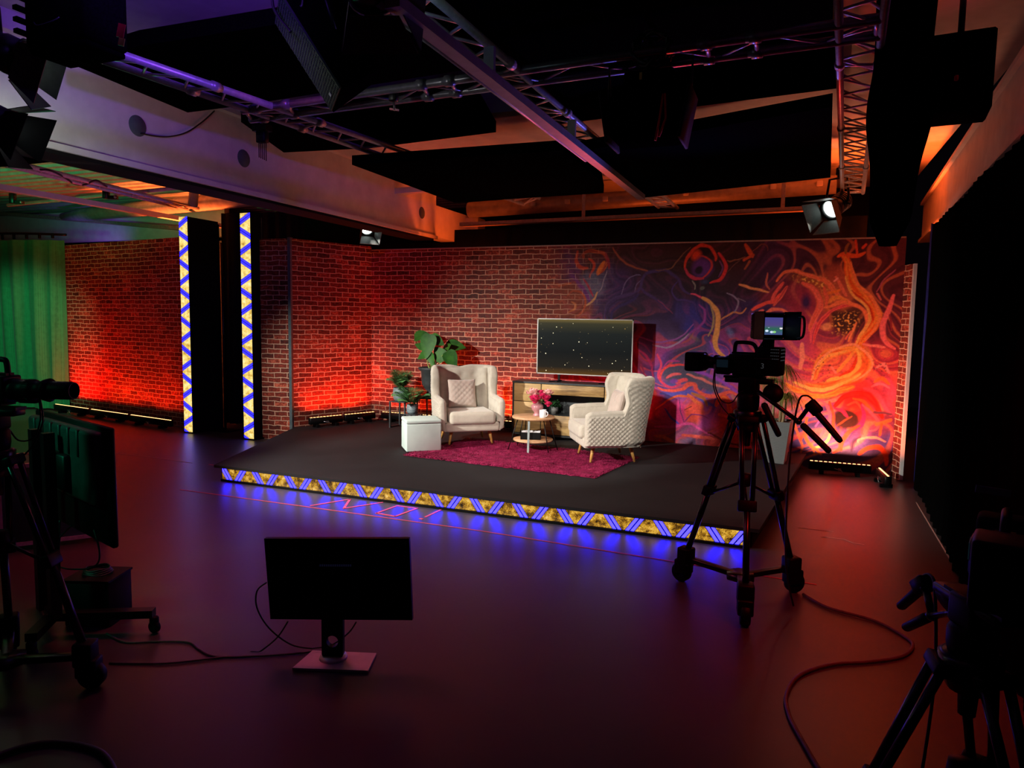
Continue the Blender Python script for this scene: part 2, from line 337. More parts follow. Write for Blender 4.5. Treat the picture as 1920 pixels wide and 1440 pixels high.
# ------------------------------------------------------------------ mesh building
class MB:
    def __init__(self, M=None):
        self.v, self.f, self.mi, self.sm, self.uv = [], [], [], [], {}
        self.M = M if M is not None else Matrix.Identity(4)
    def add(self, vs, fs, mi=0, smooth=False, M=None, uvs=None):
        T = self.M @ M if M is not None else self.M
        b = len(self.v)
        self.v += [tuple(T @ Vector(p)) for p in vs]
        for k, q in enumerate(fs):
            if uvs: self.uv[len(self.f)] = uvs[k]
            self.f.append(tuple(b + i for i in q)); self.mi.append(mi); self.sm.append(smooth)
    def box(self, c, s, rot=None, bev=0.0, seg=2, mi=0, smooth=False):
        T = Matrix.Translation(Vector(c))
        if rot is not None: T = T @ (rot if isinstance(rot, Matrix) else Matrix.Rotation(rot, 4, 'Z'))
        if not bev:
            x, y, z = s[0] / 2, s[1] / 2, s[2] / 2
            self.add([(-x, -y, -z), (x, -y, -z), (x, y, -z), (-x, y, -z), (-x, -y, z), (x, -y, z), (x, y, z), (-x, y, z)],
                     [(3, 2, 1, 0), (4, 5, 6, 7), (0, 1, 5, 4), (1, 2, 6, 5), (2, 3, 7, 6), (3, 0, 4, 7)], mi, smooth, T)
        else:
            bm = bmesh.new(); bmesh.ops.create_cube(bm, size=1.0)
            for v in bm.verts: v.co = Vector((v.co.x * s[0], v.co.y * s[1], v.co.z * s[2]))
            bmesh.ops.bevel(bm, geom=list(bm.edges), offset=bev, segments=seg, profile=0.5, affect='EDGES')
            bm.verts.index_update()
            self.add([v.co[:] for v in bm.verts], [[v.index for v in f.verts] for f in bm.faces], mi, True, T); bm.free()
    def bar(self, a, b, w, h=None, up=(0, 0, 1), bev=0.0, mi=0, ext=0.0):
        a, b = Vector(a), Vector(b); d = b - a; L = d.length; x = d.normalized(); u = Vector(up)
        y = u.cross(x)
        if y.length < 1e-4: y = Vector((0, 1, 0)).cross(x)
        y.normalize(); z = x.cross(y)
        T = Matrix((x, y, z)).transposed().to_4x4(); T.translation = (a + b) / 2
        k = MB(); k.box((0, 0, 0), (L + 2 * ext, w, h or w), bev=bev)
        self.add(k.v, k.f, mi, bool(bev), T)
    def tube(self, pts, r, n=8, mi=0, cap=True, closed=False):
        pts = [Vector(p) for p in pts]; m = len(pts)
        rr = r if isinstance(r, (list, tuple)) else [r] * m
        vs, fs, prev = [], [], None
        for i, p in enumerate(pts):
            if closed: t = pts[(i + 1) % m] - pts[i - 1]
            else: t = pts[min(i + 1, m - 1)] - pts[max(i - 1, 0)]
            t.normalize()
            if prev is None:
                a = Vector((0, 0, 1)) if abs(t.z) < 0.9 else Vector((1, 0, 0)); u = t.cross(a).normalized()
            else: u = (prev - t * prev.dot(t)).normalized()
            prev = u; w = t.cross(u)
            vs += [p + (u * math.cos(2 * PI * k / n) + w * math.sin(2 * PI * k / n)) * rr[i] for k in range(n)]
        for i in range(m if closed else m - 1):
            j = (i + 1) % m
            fs += [(i * n + k, i * n + (k + 1) % n, j * n + (k + 1) % n, j * n + k) for k in range(n)]
        self.add(vs, fs, mi, True)
        if cap and not closed:
            b = len(self.v) - len(vs)
            for ring in (range(n - 1, -1, -1), range((m - 1) * n, m * n)):
                self.f.append(tuple(b + k for k in ring)); self.mi.append(mi); self.sm.append(False)
    def lathe(self, prof, n=24, M=None, mi=0, a0=0.0, a1=2 * PI, smooth=True):
        full = abs(a1 - a0 - 2 * PI) < 1e-6; cols = n if full else n + 1
        vs = [(r * math.cos(a0 + (a1 - a0) * k / n), r * math.sin(a0 + (a1 - a0) * k / n), z) for r, z in prof for k in range(cols)]
        fs = []
        for i in range(len(prof) - 1):
            for k in range(n):
                k2 = (k + 1) % cols
                fs.append((i * cols + k, i * cols + k2, (i + 1) * cols + k2, (i + 1) * cols + k))
        self.add(vs, fs, mi, smooth, M)
    def prism(self, poly, h, M=None, mi=0):
        n = len(poly)
        vs = [(x, y, 0) for x, y in poly] + [(x, y, h) for x, y in poly]
        self.add(vs, [tuple(range(n - 1, -1, -1)), tuple(range(n, 2 * n))] + [(i, (i + 1) % n, n + (i + 1) % n, n + i) for i in range(n)], mi, False, M)
    def slab(self, corners, thick, mi=0):
        """horizontal quad (bottom corners given) with thickness upward"""
        n = len(corners); vs = [tuple(c) for c in corners] + [(c[0], c[1], c[2] + thick) for c in corners]
        self.add(vs, [tuple(range(n)), tuple(range(2 * n - 1, n - 1, -1))] + [(i, n + i, n + (i + 1) % n, (i + 1) % n) for i in range(n)], mi)
    def quad(self, a, b, c, d, mi=0, uv=None):
        self.add([a, b, c, d], [(0, 1, 2, 3)], mi, False, None, [uv] if uv else None)
    def sphere(self, c, r, n=12, m=8, mi=0, M=None):
        r = (r, r, r) if isinstance(r, (int, float)) else r
        T = Matrix.Translation(Vector(c)) @ (M if M is not None else Matrix.Identity(4)) @ Matrix.Diagonal((r[0], r[1], r[2], 1))
        self.lathe([(math.sin(PI * i / m), -math.cos(PI * i / m)) for i in range(m + 1)], n, T, mi)
    def build(self, name, mats, parent=None, recalc=True):
        if isinstance(mats, str): mats = [mats]
        me = bpy.data.meshes.new(name); me.from_pydata(self.v, [], self.f)
        for m in mats: me.materials.append(MAT[m])
        me.polygons.foreach_set('material_index', self.mi); me.polygons.foreach_set('use_smooth', self.sm)
        if self.uv:
            l = me.uv_layers.new(name='UVMap')
            for fi, uvs in self.uv.items():
                for li, t in zip(me.polygons[fi].loop_indices, uvs): l.data[li].uv = t
        if recalc:
            bm = bmesh.new(); bm.from_mesh(me); bmesh.ops.remove_doubles(bm, verts=bm.verts, dist=1e-5)
            bmesh.ops.recalc_face_normals(bm, faces=bm.faces); bm.to_mesh(me); bm.free()
        me.update()
        o = bpy.data.objects.new(name, me); COL.objects.link(o)
        if parent is not None: o.parent = parent
        return o
def tag(o, label, cat, group=None, kind=None):
    if label: o['label'] = label
    if cat: o['category'] = cat
    if group: o['group'] = group
    if kind: o['kind'] = kind
    return o
def thing(name, label, cat, loc=(0, 0, 0), rz=0.0, group=None):
    o = bpy.data.objects.new(name, None); COL.objects.link(o); o.empty_display_size = 0.1
    o.location = loc; o.rotation_euler = (0, 0, rz)
    return tag(o, label, cat, group)
def inv(o):
    """matrix that takes studio coordinates into a thing's own frame"""
    return (Matrix.Translation(o.location) @ Matrix.Rotation(o.rotation_euler[2], 4, 'Z')).inverted()
def solo(mb, name, mats, label, cat, group=None, kind=None):
    o = mb.build(name, mats); me = o.data
    c = np.empty(len(me.vertices) * 3); me.vertices.foreach_get('co', c); c = c.reshape(-1, 3)
    off = Vector(((c[:, 0].min() + c[:, 0].max()) / 2, (c[:, 1].min() + c[:, 1].max()) / 2, c[:, 2].min()))
    me.transform(Matrix.Translation(-off)); o.location = off
    return tag(o, label, cat, group, kind)
def struct(mb, name, mats): return tag(mb.build(name, mats), None, None, None, 'structure')
def copy_thing(root, loc, rz=None, label=None, group=None):
    r = root.copy(); COL.objects.link(r); r.location = loc
    if rz is not None: r.rotation_euler = (0, 0, rz)
    if label: r['label'] = label
    if group: r['group'] = group
    for ch in [o for o in bpy.data.objects if o.parent == root]:
        c = ch.copy(); COL.objects.link(c); c.parent = r
        for g in [o for o in bpy.data.objects if o.parent == ch]:
            d = g.copy(); COL.objects.link(d); d.parent = c
    return r
def smooth_path(pts, k=6):
    """Catmull-Rom through the points"""
    P = [Vector(p) for p in pts]; out = []
    for i in range(len(P) - 1):
        a, b, c, d = P[max(i - 1, 0)], P[i], P[i + 1], P[min(i + 2, len(P) - 1)]
        for j in range(k):
            t = j / k
            out.append(0.5 * ((2 * b) + (c - a) * t + (2 * a - 5 * b + 4 * c - d) * t * t + (3 * b - a - 3 * c + d) * t ** 3))
    out.append(P[-1]); return out
def rotM(axis, deg): return Matrix.Rotation(math.radians(deg), 4, axis)
def aim(loc, target):
    return (Vector(target) - Vector(loc)).to_track_quat('-Z', 'Y').to_euler()
# ================================================================== THE SETTING
ZS = 0.2          # stage top
k = MB(); k.box((-4, 6, -0.05), (32, 24, 0.1)); struct(k, 'floor', 'studio_vinyl')
k = MB(); k.box((-2.1, 6.5, 4.05), (7.3, 17, 0.1)); struct(k, 'ceiling', 'white_paint')

def wall_uv(mb, a, b, z0, z1, thick, mi=0, u0=0.0):
    """upright panel from a to b (x, y), its printed face towards the camera side"""
    a, b = Vector((a[0], a[1], 0)), Vector((b[0], b[1], 0)); d = (b - a); L = d.length; d.normalize()
    n = Vector((d.y, -d.x, 0)); back = -n * thick
    p = [a + Vector((0, 0, z0)), b + Vector((0, 0, z0)), b + Vector((0, 0, z1)), a + Vector((0, 0, z1))]
    q = [x + back for x in p]
    mb.quad(*p, mi=mi, uv=[(u0, z0), (u0 + L, z0), (u0 + L, z1), (u0, z1)])
    mb.add(p + q, [(5, 4, 7, 6), (0, 4, 5, 1), (1, 5, 6, 2), (2, 6, 7, 3), (3, 7, 4, 0)], 1)

XL, XR, YB, ZT = -6.275, 1.19, 9.65, 2.885
k = MB(); wall_uv(k, (-6.80, 8.37), (XL, YB), 0, 2.95, 0.05, u0=3.13); o = struct(k, 'wall_return', ['brick_print', 'black_matte'])
k = MB(); wall_uv(k, (-7.33, 8.315), (-6.84, 8.37), 0, 2.95, 0.05, u0=1.07)
o = struct(k, 'wall_pier', ['brick_print', 'black_matte'])
k = MB(); k.box((-6.82, 8.372, 1.48), (0.05, 0.06, 2.97)); struct(k, 'trim_1', 'edge_steel')
k = MB(); wall_uv(k, (-12.69, 9.17), (-8.9, 8.57), 0, 3.06, 0.05); struct(k, 'wall_left', ['brick_print', 'black_matte'])
# right end cheek: brick face looking across the stage, with a pale frame edge
k = MB(); wall_uv(k, (XR, YB), (1.245, 9.42), 0, 2.56, 0.03, u0=0.4); struct(k, 'wall_right', ['brick_print', 'white_paint'])
k = MB(); k.box((1.268, 9.40, 1.285), (0.035, 0.04, 2.55)); struct(k, 'trim_2', 'white_paint')
k = MB(); k.box((-2.54, 9.665, 2.893), (7.45, 0.06, 0.016)); struct(k, 'trim_3', 'tray_metal')

# ---------------------------------------------------------------- back wall with its mural
def W(px, py):
    p = at_y(px, py, YB); return (p.x, p.z)
S = 0.0074                                        # metres of wall to a photo pixel
cols = [XL + i * 0.1 for i in range(int((-3.9 - XL) / 0.1) + 1)]
n_fine = 640
cols += list(np.linspace(-3.85, XR, n_fine)); cols = np.array(cols)
rows = np.linspace(0, ZT, 361)
GX, GZ = np.meshgrid(cols, rows)
X_, Z_ = GX.ravel(), GZ.ravel()
def lin(c): return np.array(srgb(*c)[:3])
def vnoise(x, z, f, seed):
    r = np.random.default_rng(seed); out = np.zeros_like(x)
    for i in range(10):
        a = r.uniform(0, 2 * PI); q = f * r.uniform(0.5, 1.6); ph = r.uniform(0, 2 * PI)
        out += np.sin(q * (x * math.cos(a) + z * math.sin(a)) + ph + 1.5 * np.sin(q * 0.6 * (z * math.cos(a) - x * math.sin(a)) + ph * 2))
    return out / 10 ** 0.5 / 1.0
wx = 0.010 * vnoise(X_, Z_, 9, 1) + 0.004 * vnoise(X_, Z_, 30, 3)
wz = 0.010 * vnoise(X_, Z_, 9, 2) + 0.004 * vnoise(X_, Z_, 30, 4)
PX, PZ = X_ + wx, Z_ + wz
# ground colours of the print, red light in the chair's shadow painted in: weighted from colour points (photo place, reach, colour)
ground = [((1040, 500), 30, (120, 50, 60)), ((1062, 500), 26, (84, 44, 126)), ((1060, 560), 34, (140, 66, 42)), ((1110, 480), 30, (70, 40, 40)), ((1118, 535), 24, (96, 108, 140)),
    ((1160, 540), 40, (66, 40, 96)), ((1200, 480), 50, (70, 34, 34)), ((1180, 590), 40, (56, 34, 50)), ((1220, 540), 40, (60, 34, 62)), ((1260, 480), 40, (66, 34, 34)),
    ((1250, 600), 40, (66, 44, 84)), ((1300, 595), 30, (58, 50, 140)), ((1330, 550), 40, (54, 34, 46)), ((1390, 520), 45, (62, 32, 44)), ((1370, 600), 40, (70, 40, 90)),
    ((1380, 470), 40, (70, 34, 30)), ((1440, 480), 40, (84, 44, 84)), ((1500, 475), 50, (80, 36, 60)), ((1550, 480), 40, (84, 34, 44)), ((1420, 590), 25, (60, 40, 90)),
    ((1470, 555), 25, (140, 44, 60)), ((1500, 565), 26, (176, 54, 74)), ((1490, 620), 34, (190, 60, 100)), ((1470, 660), 40, (150, 66, 140)), ((1430, 640), 40, (150, 60, 120)),
    ((1550, 530), 26, (190, 90, 56)), ((1565, 560), 22, (210, 96, 60)), ((1580, 605), 24, (84, 44, 32)), ((1565, 640), 26, (130, 50, 80)), ((1640, 520), 34, (96, 36, 44)), ((1660, 600), 36, (108, 36, 52)),
    ((1540, 680), 50, (226, 70, 84)), ((1500, 690), 40, (220, 76, 100)), ((1650, 680), 30, (190, 52, 70)), ((1600, 715), 40, (226, 70, 80)), ((1570, 690), 30, (244, 120, 60)), ((1650, 740), 26, (224, 80, 110)),
    ((1500, 740), 30, (240, 150, 80)), ((1605, 755), 26, (226, 40, 34)), ((1545, 780), 26, (116, 70, 140)), ((1590, 790), 22, (120, 40, 40)), ((1640, 790), 26, (150, 60, 90)), ((1530, 830), 40, (92, 80, 150)),
    ((1500, 830), 30, (96, 92, 200)), ((1620, 830), 40, (84, 66, 140)), ((1655, 830), 26, (92, 72, 150)), ((1650, 870), 26, (96, 60, 90)), ((1590, 850), 34, (84, 66, 104)),
    ((1225, 640), 34, (84, 62, 120)), ((1280, 650), 36, (84, 70, 100)), ((1250, 670), 30, (130, 60, 150)), ((1310, 660), 30, (90, 70, 110)), ((1340, 670), 30, (120, 70, 170)), ((1275, 700), 26, (86, 84, 110)),
    ((1240, 700), 22, (100, 76, 150)), ((1330, 720), 26, (100, 86, 116)), ((1370, 700), 30, (150, 70, 180)), ((1390, 740), 30, (160, 80, 150)), ((1260, 742), 26, (96, 84, 170)), ((1330, 755), 24, (104, 84, 180)),
    ((1260, 780), 30, (220, 60, 130)), ((1300, 770), 24, (244, 80, 70)), ((1330, 790), 24, (180, 70, 170)), ((1290, 810), 28, (150, 92, 130)), ((1230, 790), 26, (214, 60, 110)), ((1370, 800), 36, (226, 50, 40)), ((1400, 770), 30, (226, 60, 44)),
    ((1190, 690), 34, (150, 50, 96)), ((1200, 760), 34, (190, 50, 50)), ((1430, 720), 34, (220, 110, 96)), ((1460, 750), 30, (170, 100, 160)), ((1460, 820), 34, (110, 90, 180)), ((1440, 690), 30, (190, 80, 120)), ((1350, 830), 40, (190, 50, 40)), ((1250, 830), 30, (200, 110, 120))]
acc = np.zeros((len(X_), 3)); wsum = np.zeros(len(X_))
gx, gz = X_ + 5 * wx, Z_ + 5 * wz
for (p, rad, c) in ground:
    a, b_ = W(*p); w = np.exp(-((gx - a) ** 2 + (gz - b_) ** 2) / (2 * (rad * S * 0.62) ** 2)) + 1e-9
    w = w ** 1.4
    acc += w[:, None] * lin(c); wsum += w
paint = acc / wsum[:, None]
def sstep(a, b_, x):
    t = np.clip((x - a) / (b_ - a), 0, 1); return t * t * (3 - 2 * t)
# fluid marbling of the print
fx_, fz_ = X_ + 0.16 * vnoise(X_, Z_, 3.0, 51), Z_ + 0.16 * vnoise(X_, Z_, 3.0, 52)
q_ = vnoise(fx_, fz_, 3.4, 41) + 0.45 * vnoise(fx_, fz_, 8, 42)
right_ = sstep(W(1400, 600)[0], W(1520, 600)[0], X_); low_ = sstep(2.2, 1.3, Z_)
lightc = lin((214, 76, 150))[None] * (1 - right_[:, None]) + lin((255, 128, 74))[None] * right_[:, None]
am_ = (0.05 + 0.50 * np.clip(right_ * 0.8 + low_ * 0.8, 0, 1)) * sstep(0.55, 0.98, np.sin(8.5 * q_))
paint = paint * (1 - am_[:, None]) + lightc * am_[:, None]
dm_ = 0.5 * sstep(0.5, 0.95, np.sin(8.5 * q_ + 2.3)); paint = paint * (1 - dm_[:, None]) + paint * np.array([0.45, 0.30, 0.55])[None] * dm_[:, None]
rm_ = (0.55 * low_ * sstep(0.75, 0.99, np.sin(13 * q_ + 1.0)))[:, None]; paint = paint * (1 - rm_) + lin((244, 84, 70))[None] * rm_

def seg_dist(px_, pz_, pts, ws):
    best = np.full(len(px_), 1e9); bw = np.ones(len(px_))
    for i in range(len(pts) - 1):
        ax, az = pts[i]; bx, bz = pts[i + 1]; dx, dz = bx - ax, bz - az; L2 = dx * dx + dz * dz + 1e-12
        t = np.clip(((px_ - ax) * dx + (pz_ - az) * dz) / L2, 0, 1)
        d = np.hypot(px_ - ax - t * dx, pz_ - az - t * dz); w = ws[i] + (ws[i + 1] - ws[i]) * t
        m = d / w < best / bw; best[m] = d[m]; bw[m] = w[m]
    return best, bw
def stroke(pts, w, c, a=1.0, soft=0.35, taper=True, streak=0.0, c2=None):
    P = [(v[0], v[1]) for v in smooth_path([(x, y, 0) for x, y in pts], 5)] if len(pts) > 2 else list(pts)
    Q = [W(*p) for p in P]; n = len(Q)
    ws = [w * S / 2 * ((0.35 + 0.65 * math.sin(PI * min(max((i + 0.6) / n, 0), 1)) ** 0.6) if taper else 1.0) for i in range(n)]
    q = np.array(Q); mg = w * S
    idx = np.where((PX > q[:, 0].min() - mg) & (PX < q[:, 0].max() + mg) & (PZ > q[:, 1].min() - mg) & (PZ < q[:, 1].max() + mg))[0]
    if not len(idx): return
    d, bw = seg_dist(PX[idx], PZ[idx], Q, ws)
    r = d / bw; al = np.clip((1 - r) / soft, 0, 1) * a
    col = np.tile(lin(c), (len(idx), 1))
    if c2 is not None:
        t = np.clip(0.5 + 0.5 * np.sin(r * 7.0 + 3 * vnoise(X_[idx], Z_[idx], 6, 9)), 0, 1)[:, None]; col = col * (1 - t) + lin(c2) * t
    paint[idx] = paint[idx] * (1 - al[:, None]) + col * al[:, None]
def blob(p, rx, ry, c, a=1.0, soft=0.4, rot=0.0, speck=None):
    x0, z0 = W(*p); rx *= S; ry *= S; ca, sa = math.cos(rot), math.sin(rot)
    idx = np.where((np.abs(PX - x0) < 2 * max(rx, ry)) & (np.abs(PZ - z0) < 2 * max(rx, ry)))[0]
    dx, dz = PX[idx] - x0, PZ[idx] - z0
    r = np.hypot((dx * ca + dz * sa) / rx, (-dx * sa + dz * ca) / ry)
    al = np.clip((1 - r) / soft, 0, 1) * a
    if speck:
        nz = vnoise(X_[idx], Z_[idx], 150, 21) + 0.6 * vnoise(X_[idx], Z_[idx], 60, 22); al = al * np.clip((nz - speck) * 2.5, 0, 1)
    paint[idx] = paint[idx] * (1 - al[:, None]) + lin(c) * al[:, None]

OR, OL, PK, RD, MG, PU, LI, SL = (250, 120, 44), (255, 168, 84), (248, 110, 104), (236, 52, 34), (226, 60, 140), (96, 50, 130), (150, 110, 150), (84, 80, 104)
# upper left: hook, cone and ring fading into the bricks
stroke([(1083, 470), (1080, 485), (1084, 497), (1092, 503), (1103, 503)], 8, (214, 70, 36))
stroke([(1094, 484), (1095, 475), (1106, 471), (1122, 473), (1134, 477), (1139, 488), (1137, 497), (1130, 507), (1123, 513)], 8, (214, 96, 36), c2=(150, 40, 34))
stroke([(1104, 486), (1112, 491), (1116, 499), (1113, 508), (1107, 519)], 6, (214, 66, 34))
stroke([(1133, 492), (1126, 504), (1121, 513)], 9, (236, 120, 34))
stroke([(1136, 476), (1140, 490), (1141, 505)], 6, (160, 36, 56))
stroke([(1114, 515), (1116, 535), (1114, 552)], 26, (92, 104, 132), soft=0.8)
stroke([(1137, 508), (1129, 535), (1121, 550)], 2.6, (150, 140, 160))
stroke([(1119, 549), (1115, 560), (1107, 568), (1094, 573)], 5, (222, 166, 112))
stroke([(1095, 522), (1106, 540), (1112, 556)], 5, (180, 50, 84)); stroke([(1068, 512), (1086, 532), (1100, 550), (1105, 565)], 11, (112, 44, 140), soft=0.7)
stroke([(1030, 528), (1048, 534), (1070, 531)], 9, (214, 100, 40), soft=0.8)
stroke([(1062, 556), (1075, 546), (1092, 550), (1098, 565), (1092, 582), (1082, 592)], 5, (196, 84, 44)); stroke([(1070, 566), (1078, 570), (1076, 580), (1066, 586)], 5, (220, 130, 70))
# dark middle: purple ribbons
stroke([(1148, 464), (1164, 486), (1186, 501), (1214, 509)], 6, (168, 84, 54), soft=0.8)
stroke([(1164, 552), (1171, 532), (1184, 519), (1202, 517)], 2.6, (112, 92, 134)); stroke([(1190, 548), (1194, 534), (1206, 524)], 2.6, (104, 84, 124))
stroke([(1134, 598), (1139, 572), (1158, 557), (1186, 551), (1201, 541), (1205, 527), (1212, 514), (1232, 507), (1248, 506), (1260, 516), (1271, 527), (1283, 544), (1298, 551)], 8, (76, 50, 104), soft=0.6)
stroke([(1139, 600), (1142, 577), (1157, 564), (1182, 558), (1194, 549)], 13, (64, 38, 98), soft=0.8, c2=(50, 30, 70)); stroke([(1146, 600), (1151, 581), (1176, 568), (1198, 552)], 9, (54, 34, 92), soft=0.8)
stroke([(1202, 541), (1216, 552), (1236, 566), (1252, 583)], 8, (72, 44, 100), soft=0.7); stroke([(1268, 530), (1260, 545), (1270, 560), (1290, 563), (1303, 572), (1308, 590)], 5, (80, 52, 120), soft=0.7)
stroke([(1232, 562), (1248, 576), (1262, 586)], 3, (140, 56, 92), soft=0.8)
# eye shape
blob((1316, 503), 22, 22, (104, 50, 132), soft=0.5); blob((1310, 507), 9, 8, (44, 24, 44)); blob((1324, 471), 13, 10, (38, 20, 20)); blob((1306, 478), 13, 12, (240, 66, 26), soft=0.6)
stroke([(1283, 505), (1286, 486), (1298, 470), (1318, 460), (1334, 464), (1342, 480), (1341, 490)], 7, (228, 62, 34)); stroke([(1284, 503), (1290, 515), (1302, 522), (1318, 522)], 7, (206, 52, 80))
stroke([(1306, 483), (1320, 482), (1331, 488), (1334, 500), (1326, 514), (1316, 521)], 4, (214, 62, 56)); stroke([(1347, 473), (1357, 487), (1360, 500), (1355, 516), (1345, 527), (1331, 532)], 8, (226, 52, 54))
stroke([(1349, 490), (1353, 503), (1345, 520)], 4, (120, 66, 120)); blob((1321, 529), 10, 6, (62, 70, 110), 0.8, 0.8); blob((1316, 541), 5, 4, (110, 110, 104), 0.8)
stroke([(1232, 505), (1257, 504), (1270, 489), (1284, 471), (1296, 462)], 2.6, (130, 84, 60)); stroke([(1298, 526), (1303, 534), (1303, 543)], 3, (140, 130, 124))
# tan branch
stroke([(1297, 550), (1310, 556), (1322, 562)], 4, (232, 76, 110)); stroke([(1318, 560), (1334, 572), (1344, 586), (1345, 602), (1342, 625), (1341, 642), (1347, 658), (1358, 668)], 11, (236, 158, 88), soft=0.3)
stroke([(1348, 601), (1360, 592), (1376, 586), (1393, 587), (1401, 579)], 4, (204, 126, 84)); stroke([(1363, 549), (1379, 559), (1384, 567), (1381, 580), (1376, 586)], 4, (140, 118, 146)); stroke([(1383, 559), (1398, 566)], 2.4, (130, 104, 124))
stroke([(1331, 572), (1337, 592), (1335, 612), (1328, 630)], 4, (170, 138, 98)); stroke([(1364, 487), (1372, 488), (1396, 480)], 3, (140, 84, 60)); stroke([(1388, 484), (1370, 502), (1362, 512)], 2, (110, 70, 60))
stroke([(1398, 458), (1404, 470), (1409, 480)], 8, (222, 84, 40)); stroke([(1394, 485), (1410, 477)], 6, (214, 80, 40)); stroke([(1404, 488), (1397, 502)], 5, (170, 84, 52)); stroke([(1410, 470), (1425, 459), (1436, 462), (1437, 470)], 2.4, (130, 70, 60))
stroke([(1386, 535), (1404, 539), (1422, 541), (1444, 546)], 6, (238, 148, 92))
# violet ribbons beside the television
stroke([(1312, 573), (1322, 584), (1322, 600), (1311, 612), (1297, 622), (1288, 632), (1274, 645)], 6, (156, 62, 150), soft=0.7); blob((1300, 598), 18, 22, (58, 48, 130), 0.7, 0.9); blob((1288, 615), 18, 14, (56, 50, 140), 0.7, 0.9)
stroke([(1192, 632), (1225, 641), (1256, 640), (1276, 631), (1291, 617), (1301, 606)], 4, (150, 82, 160)); stroke([(1222, 646), (1250, 653), (1270, 645), (1291, 626)], 4, (170, 140, 176)); blob((1368, 622), 8, 14, (120, 130, 190), 0.6, 0.9, 0.5)
stroke([(1330, 640), (1338, 655), (1340, 668)], 5, (150, 80, 180), soft=0.8); blob((1300, 632), 16, 6, (150, 120, 90), 0.5, 0.9, -0.5)
stroke([(1192, 655), (1208, 664), (1222, 682), (1227, 710)], 5, (214, 62, 128)); stroke([(1190, 672), (1204, 684), (1210, 700), (1204, 716)], 4, (150, 40, 90)); stroke([(1190, 640), (1206, 648), (1220, 662)], 4, (150, 60, 120))
# slate shell with red outline
blob((1276, 702), 36, 20, SL, 0.95, 0.25, 0.1); blob((1325, 720), 36, 15, (100, 88, 112), 0.9, 0.4, -0.35)
stroke([(1232, 664), (1240, 684), (1236, 703), (1245, 719), (1260, 727), (1276, 722)], 6, (238, 66, 110)); stroke([(1240, 714), (1241, 700), (1251, 690), (1270, 684), (1290, 685)], 6, (250, 72, 76)); stroke([(1244, 690), (1258, 678), (1276, 677)], 4, (190, 60, 140))
stroke([(1252, 709), (1264, 704), (1277, 703)], 7, (250, 102, 110)); stroke([(1270, 718), (1286, 714)], 10, (248, 84, 96)); blob((1264, 716), 9, 5, (140, 66, 170), 0.9)
stroke([(1288, 703), (1312, 709), (1334, 719), (1366, 729)], 6, (240, 124, 120)); stroke([(1298, 694), (1340, 708), (1382, 734)], 9, (166, 76, 200), soft=0.7); stroke([(1330, 690), (1370, 700), (1400, 720)], 8, (180, 90, 210), soft=0.8)
stroke([(1234, 726), (1250, 732), (1276, 732), (1290, 722), (1301, 721), (1306, 733), (1320, 742), (1336, 745), (1352, 740), (1368, 734), (1390, 744)], 9, (255, 92, 78), soft=0.3)
stroke([(1238, 738), (1275, 740), (1299, 737), (1320, 755), (1342, 762)], 11, (98, 84, 182), soft=0.5)
stroke([(1288, 741), (1304, 754), (1316, 766)], 8, (244, 116, 66)); stroke([(1296, 738), (1318, 748), (1326, 762)], 8, (206, 112, 62)); stroke([(1344, 760), (1356, 744), (1366, 752), (1370, 775)], 12, (255, 112, 46), c2=(250, 70, 50)); stroke([(1372, 740), (1384, 756), (1390, 780)], 9, (200, 110, 110))
# magenta dome
blob((1262, 778), 34, 30, (232, 56, 128), 0.9, 0.3); blob((1302, 775), 20, 24, (252, 84, 64), 0.95, 0.35, 0.3); blob((1330, 790), 22, 14, (190, 66, 150), 0.8, 0.5)
stroke([(1228, 766), (1250, 750), (1272, 744), (1296, 747), (1318, 764)], 5, (246, 104, 60)); stroke([(1244, 764), (1256, 780), (1277, 797)], 5, (98, 76, 190)); stroke([(1271, 748), (1276, 770), (1284, 792)], 2.6, (130, 50, 110)); stroke([(1284, 768), (1296, 762)], 2, (110, 36, 40)); stroke([(1286, 790), (1300, 778), (1330, 784)], 3, (160, 50, 110))
stroke([(1228, 800), (1262, 800), (1290, 795), (1310, 803), (1336, 818)], 6, (250, 84, 160)); stroke([(1278, 815), (1310, 818), (1338, 824)], 7, (255, 96, 86)); stroke([(1230, 816), (1250, 820), (1262, 828)], 8, (244, 130, 84)); blob((1290, 826), 24, 8, (140, 110, 150), 0.8, 0.6)
blob((1375, 800), 44, 30, (232, 44, 34), 0.85, 0.5); stroke([(1328, 812), (1360, 828), (1400, 834)], 5, (120, 20, 20)); stroke([(1400, 800), (1420, 790), (1440, 800)], 7, (250, 70, 50)); stroke([(1350, 776), (1372, 784)], 6, (255, 90, 70))  # the red blob is red light in the chair's shadow, painted into the print
# fiery right part: pink arc, faces of flame, main stream
blob((1500, 570), 34, 40, (160, 44, 70), 0.7, 0.8); blob((1510, 566), 11, 19, (62, 30, 84), 1, 0.7)
blob((1520, 528), 50, 13, (190, 96, 40), 0.6, 0.8, -0.3); blob((1530, 530), 46, 14, (255, 190, 90), 0.9, 0.6, -0.3, speck=0.5); blob((1575, 530), 24, 40, (200, 84, 60), 0.8, 0.8, 0.5)
stroke([(1458, 527), (1470, 514), (1488, 509), (1506, 513), (1527, 520), (1546, 528), (1561, 541), (1576, 554), (1591, 563), (1612, 577)], 9, (255, 128, 92), soft=0.4, c2=(250, 110, 60))
stroke([(1550, 552), (1576, 545)], 6, OR); stroke([(1552, 566), (1572, 556), (1590, 562)], 8, (250, 140, 60)); stroke([(1566, 522), (1578, 538), (1590, 553)], 7, (244, 112, 80)); stroke([(1545, 540), (1551, 556), (1549, 572)], 8, (240, 100, 70)); stroke([(1563, 530), (1570, 524)], 4, (255, 150, 130))
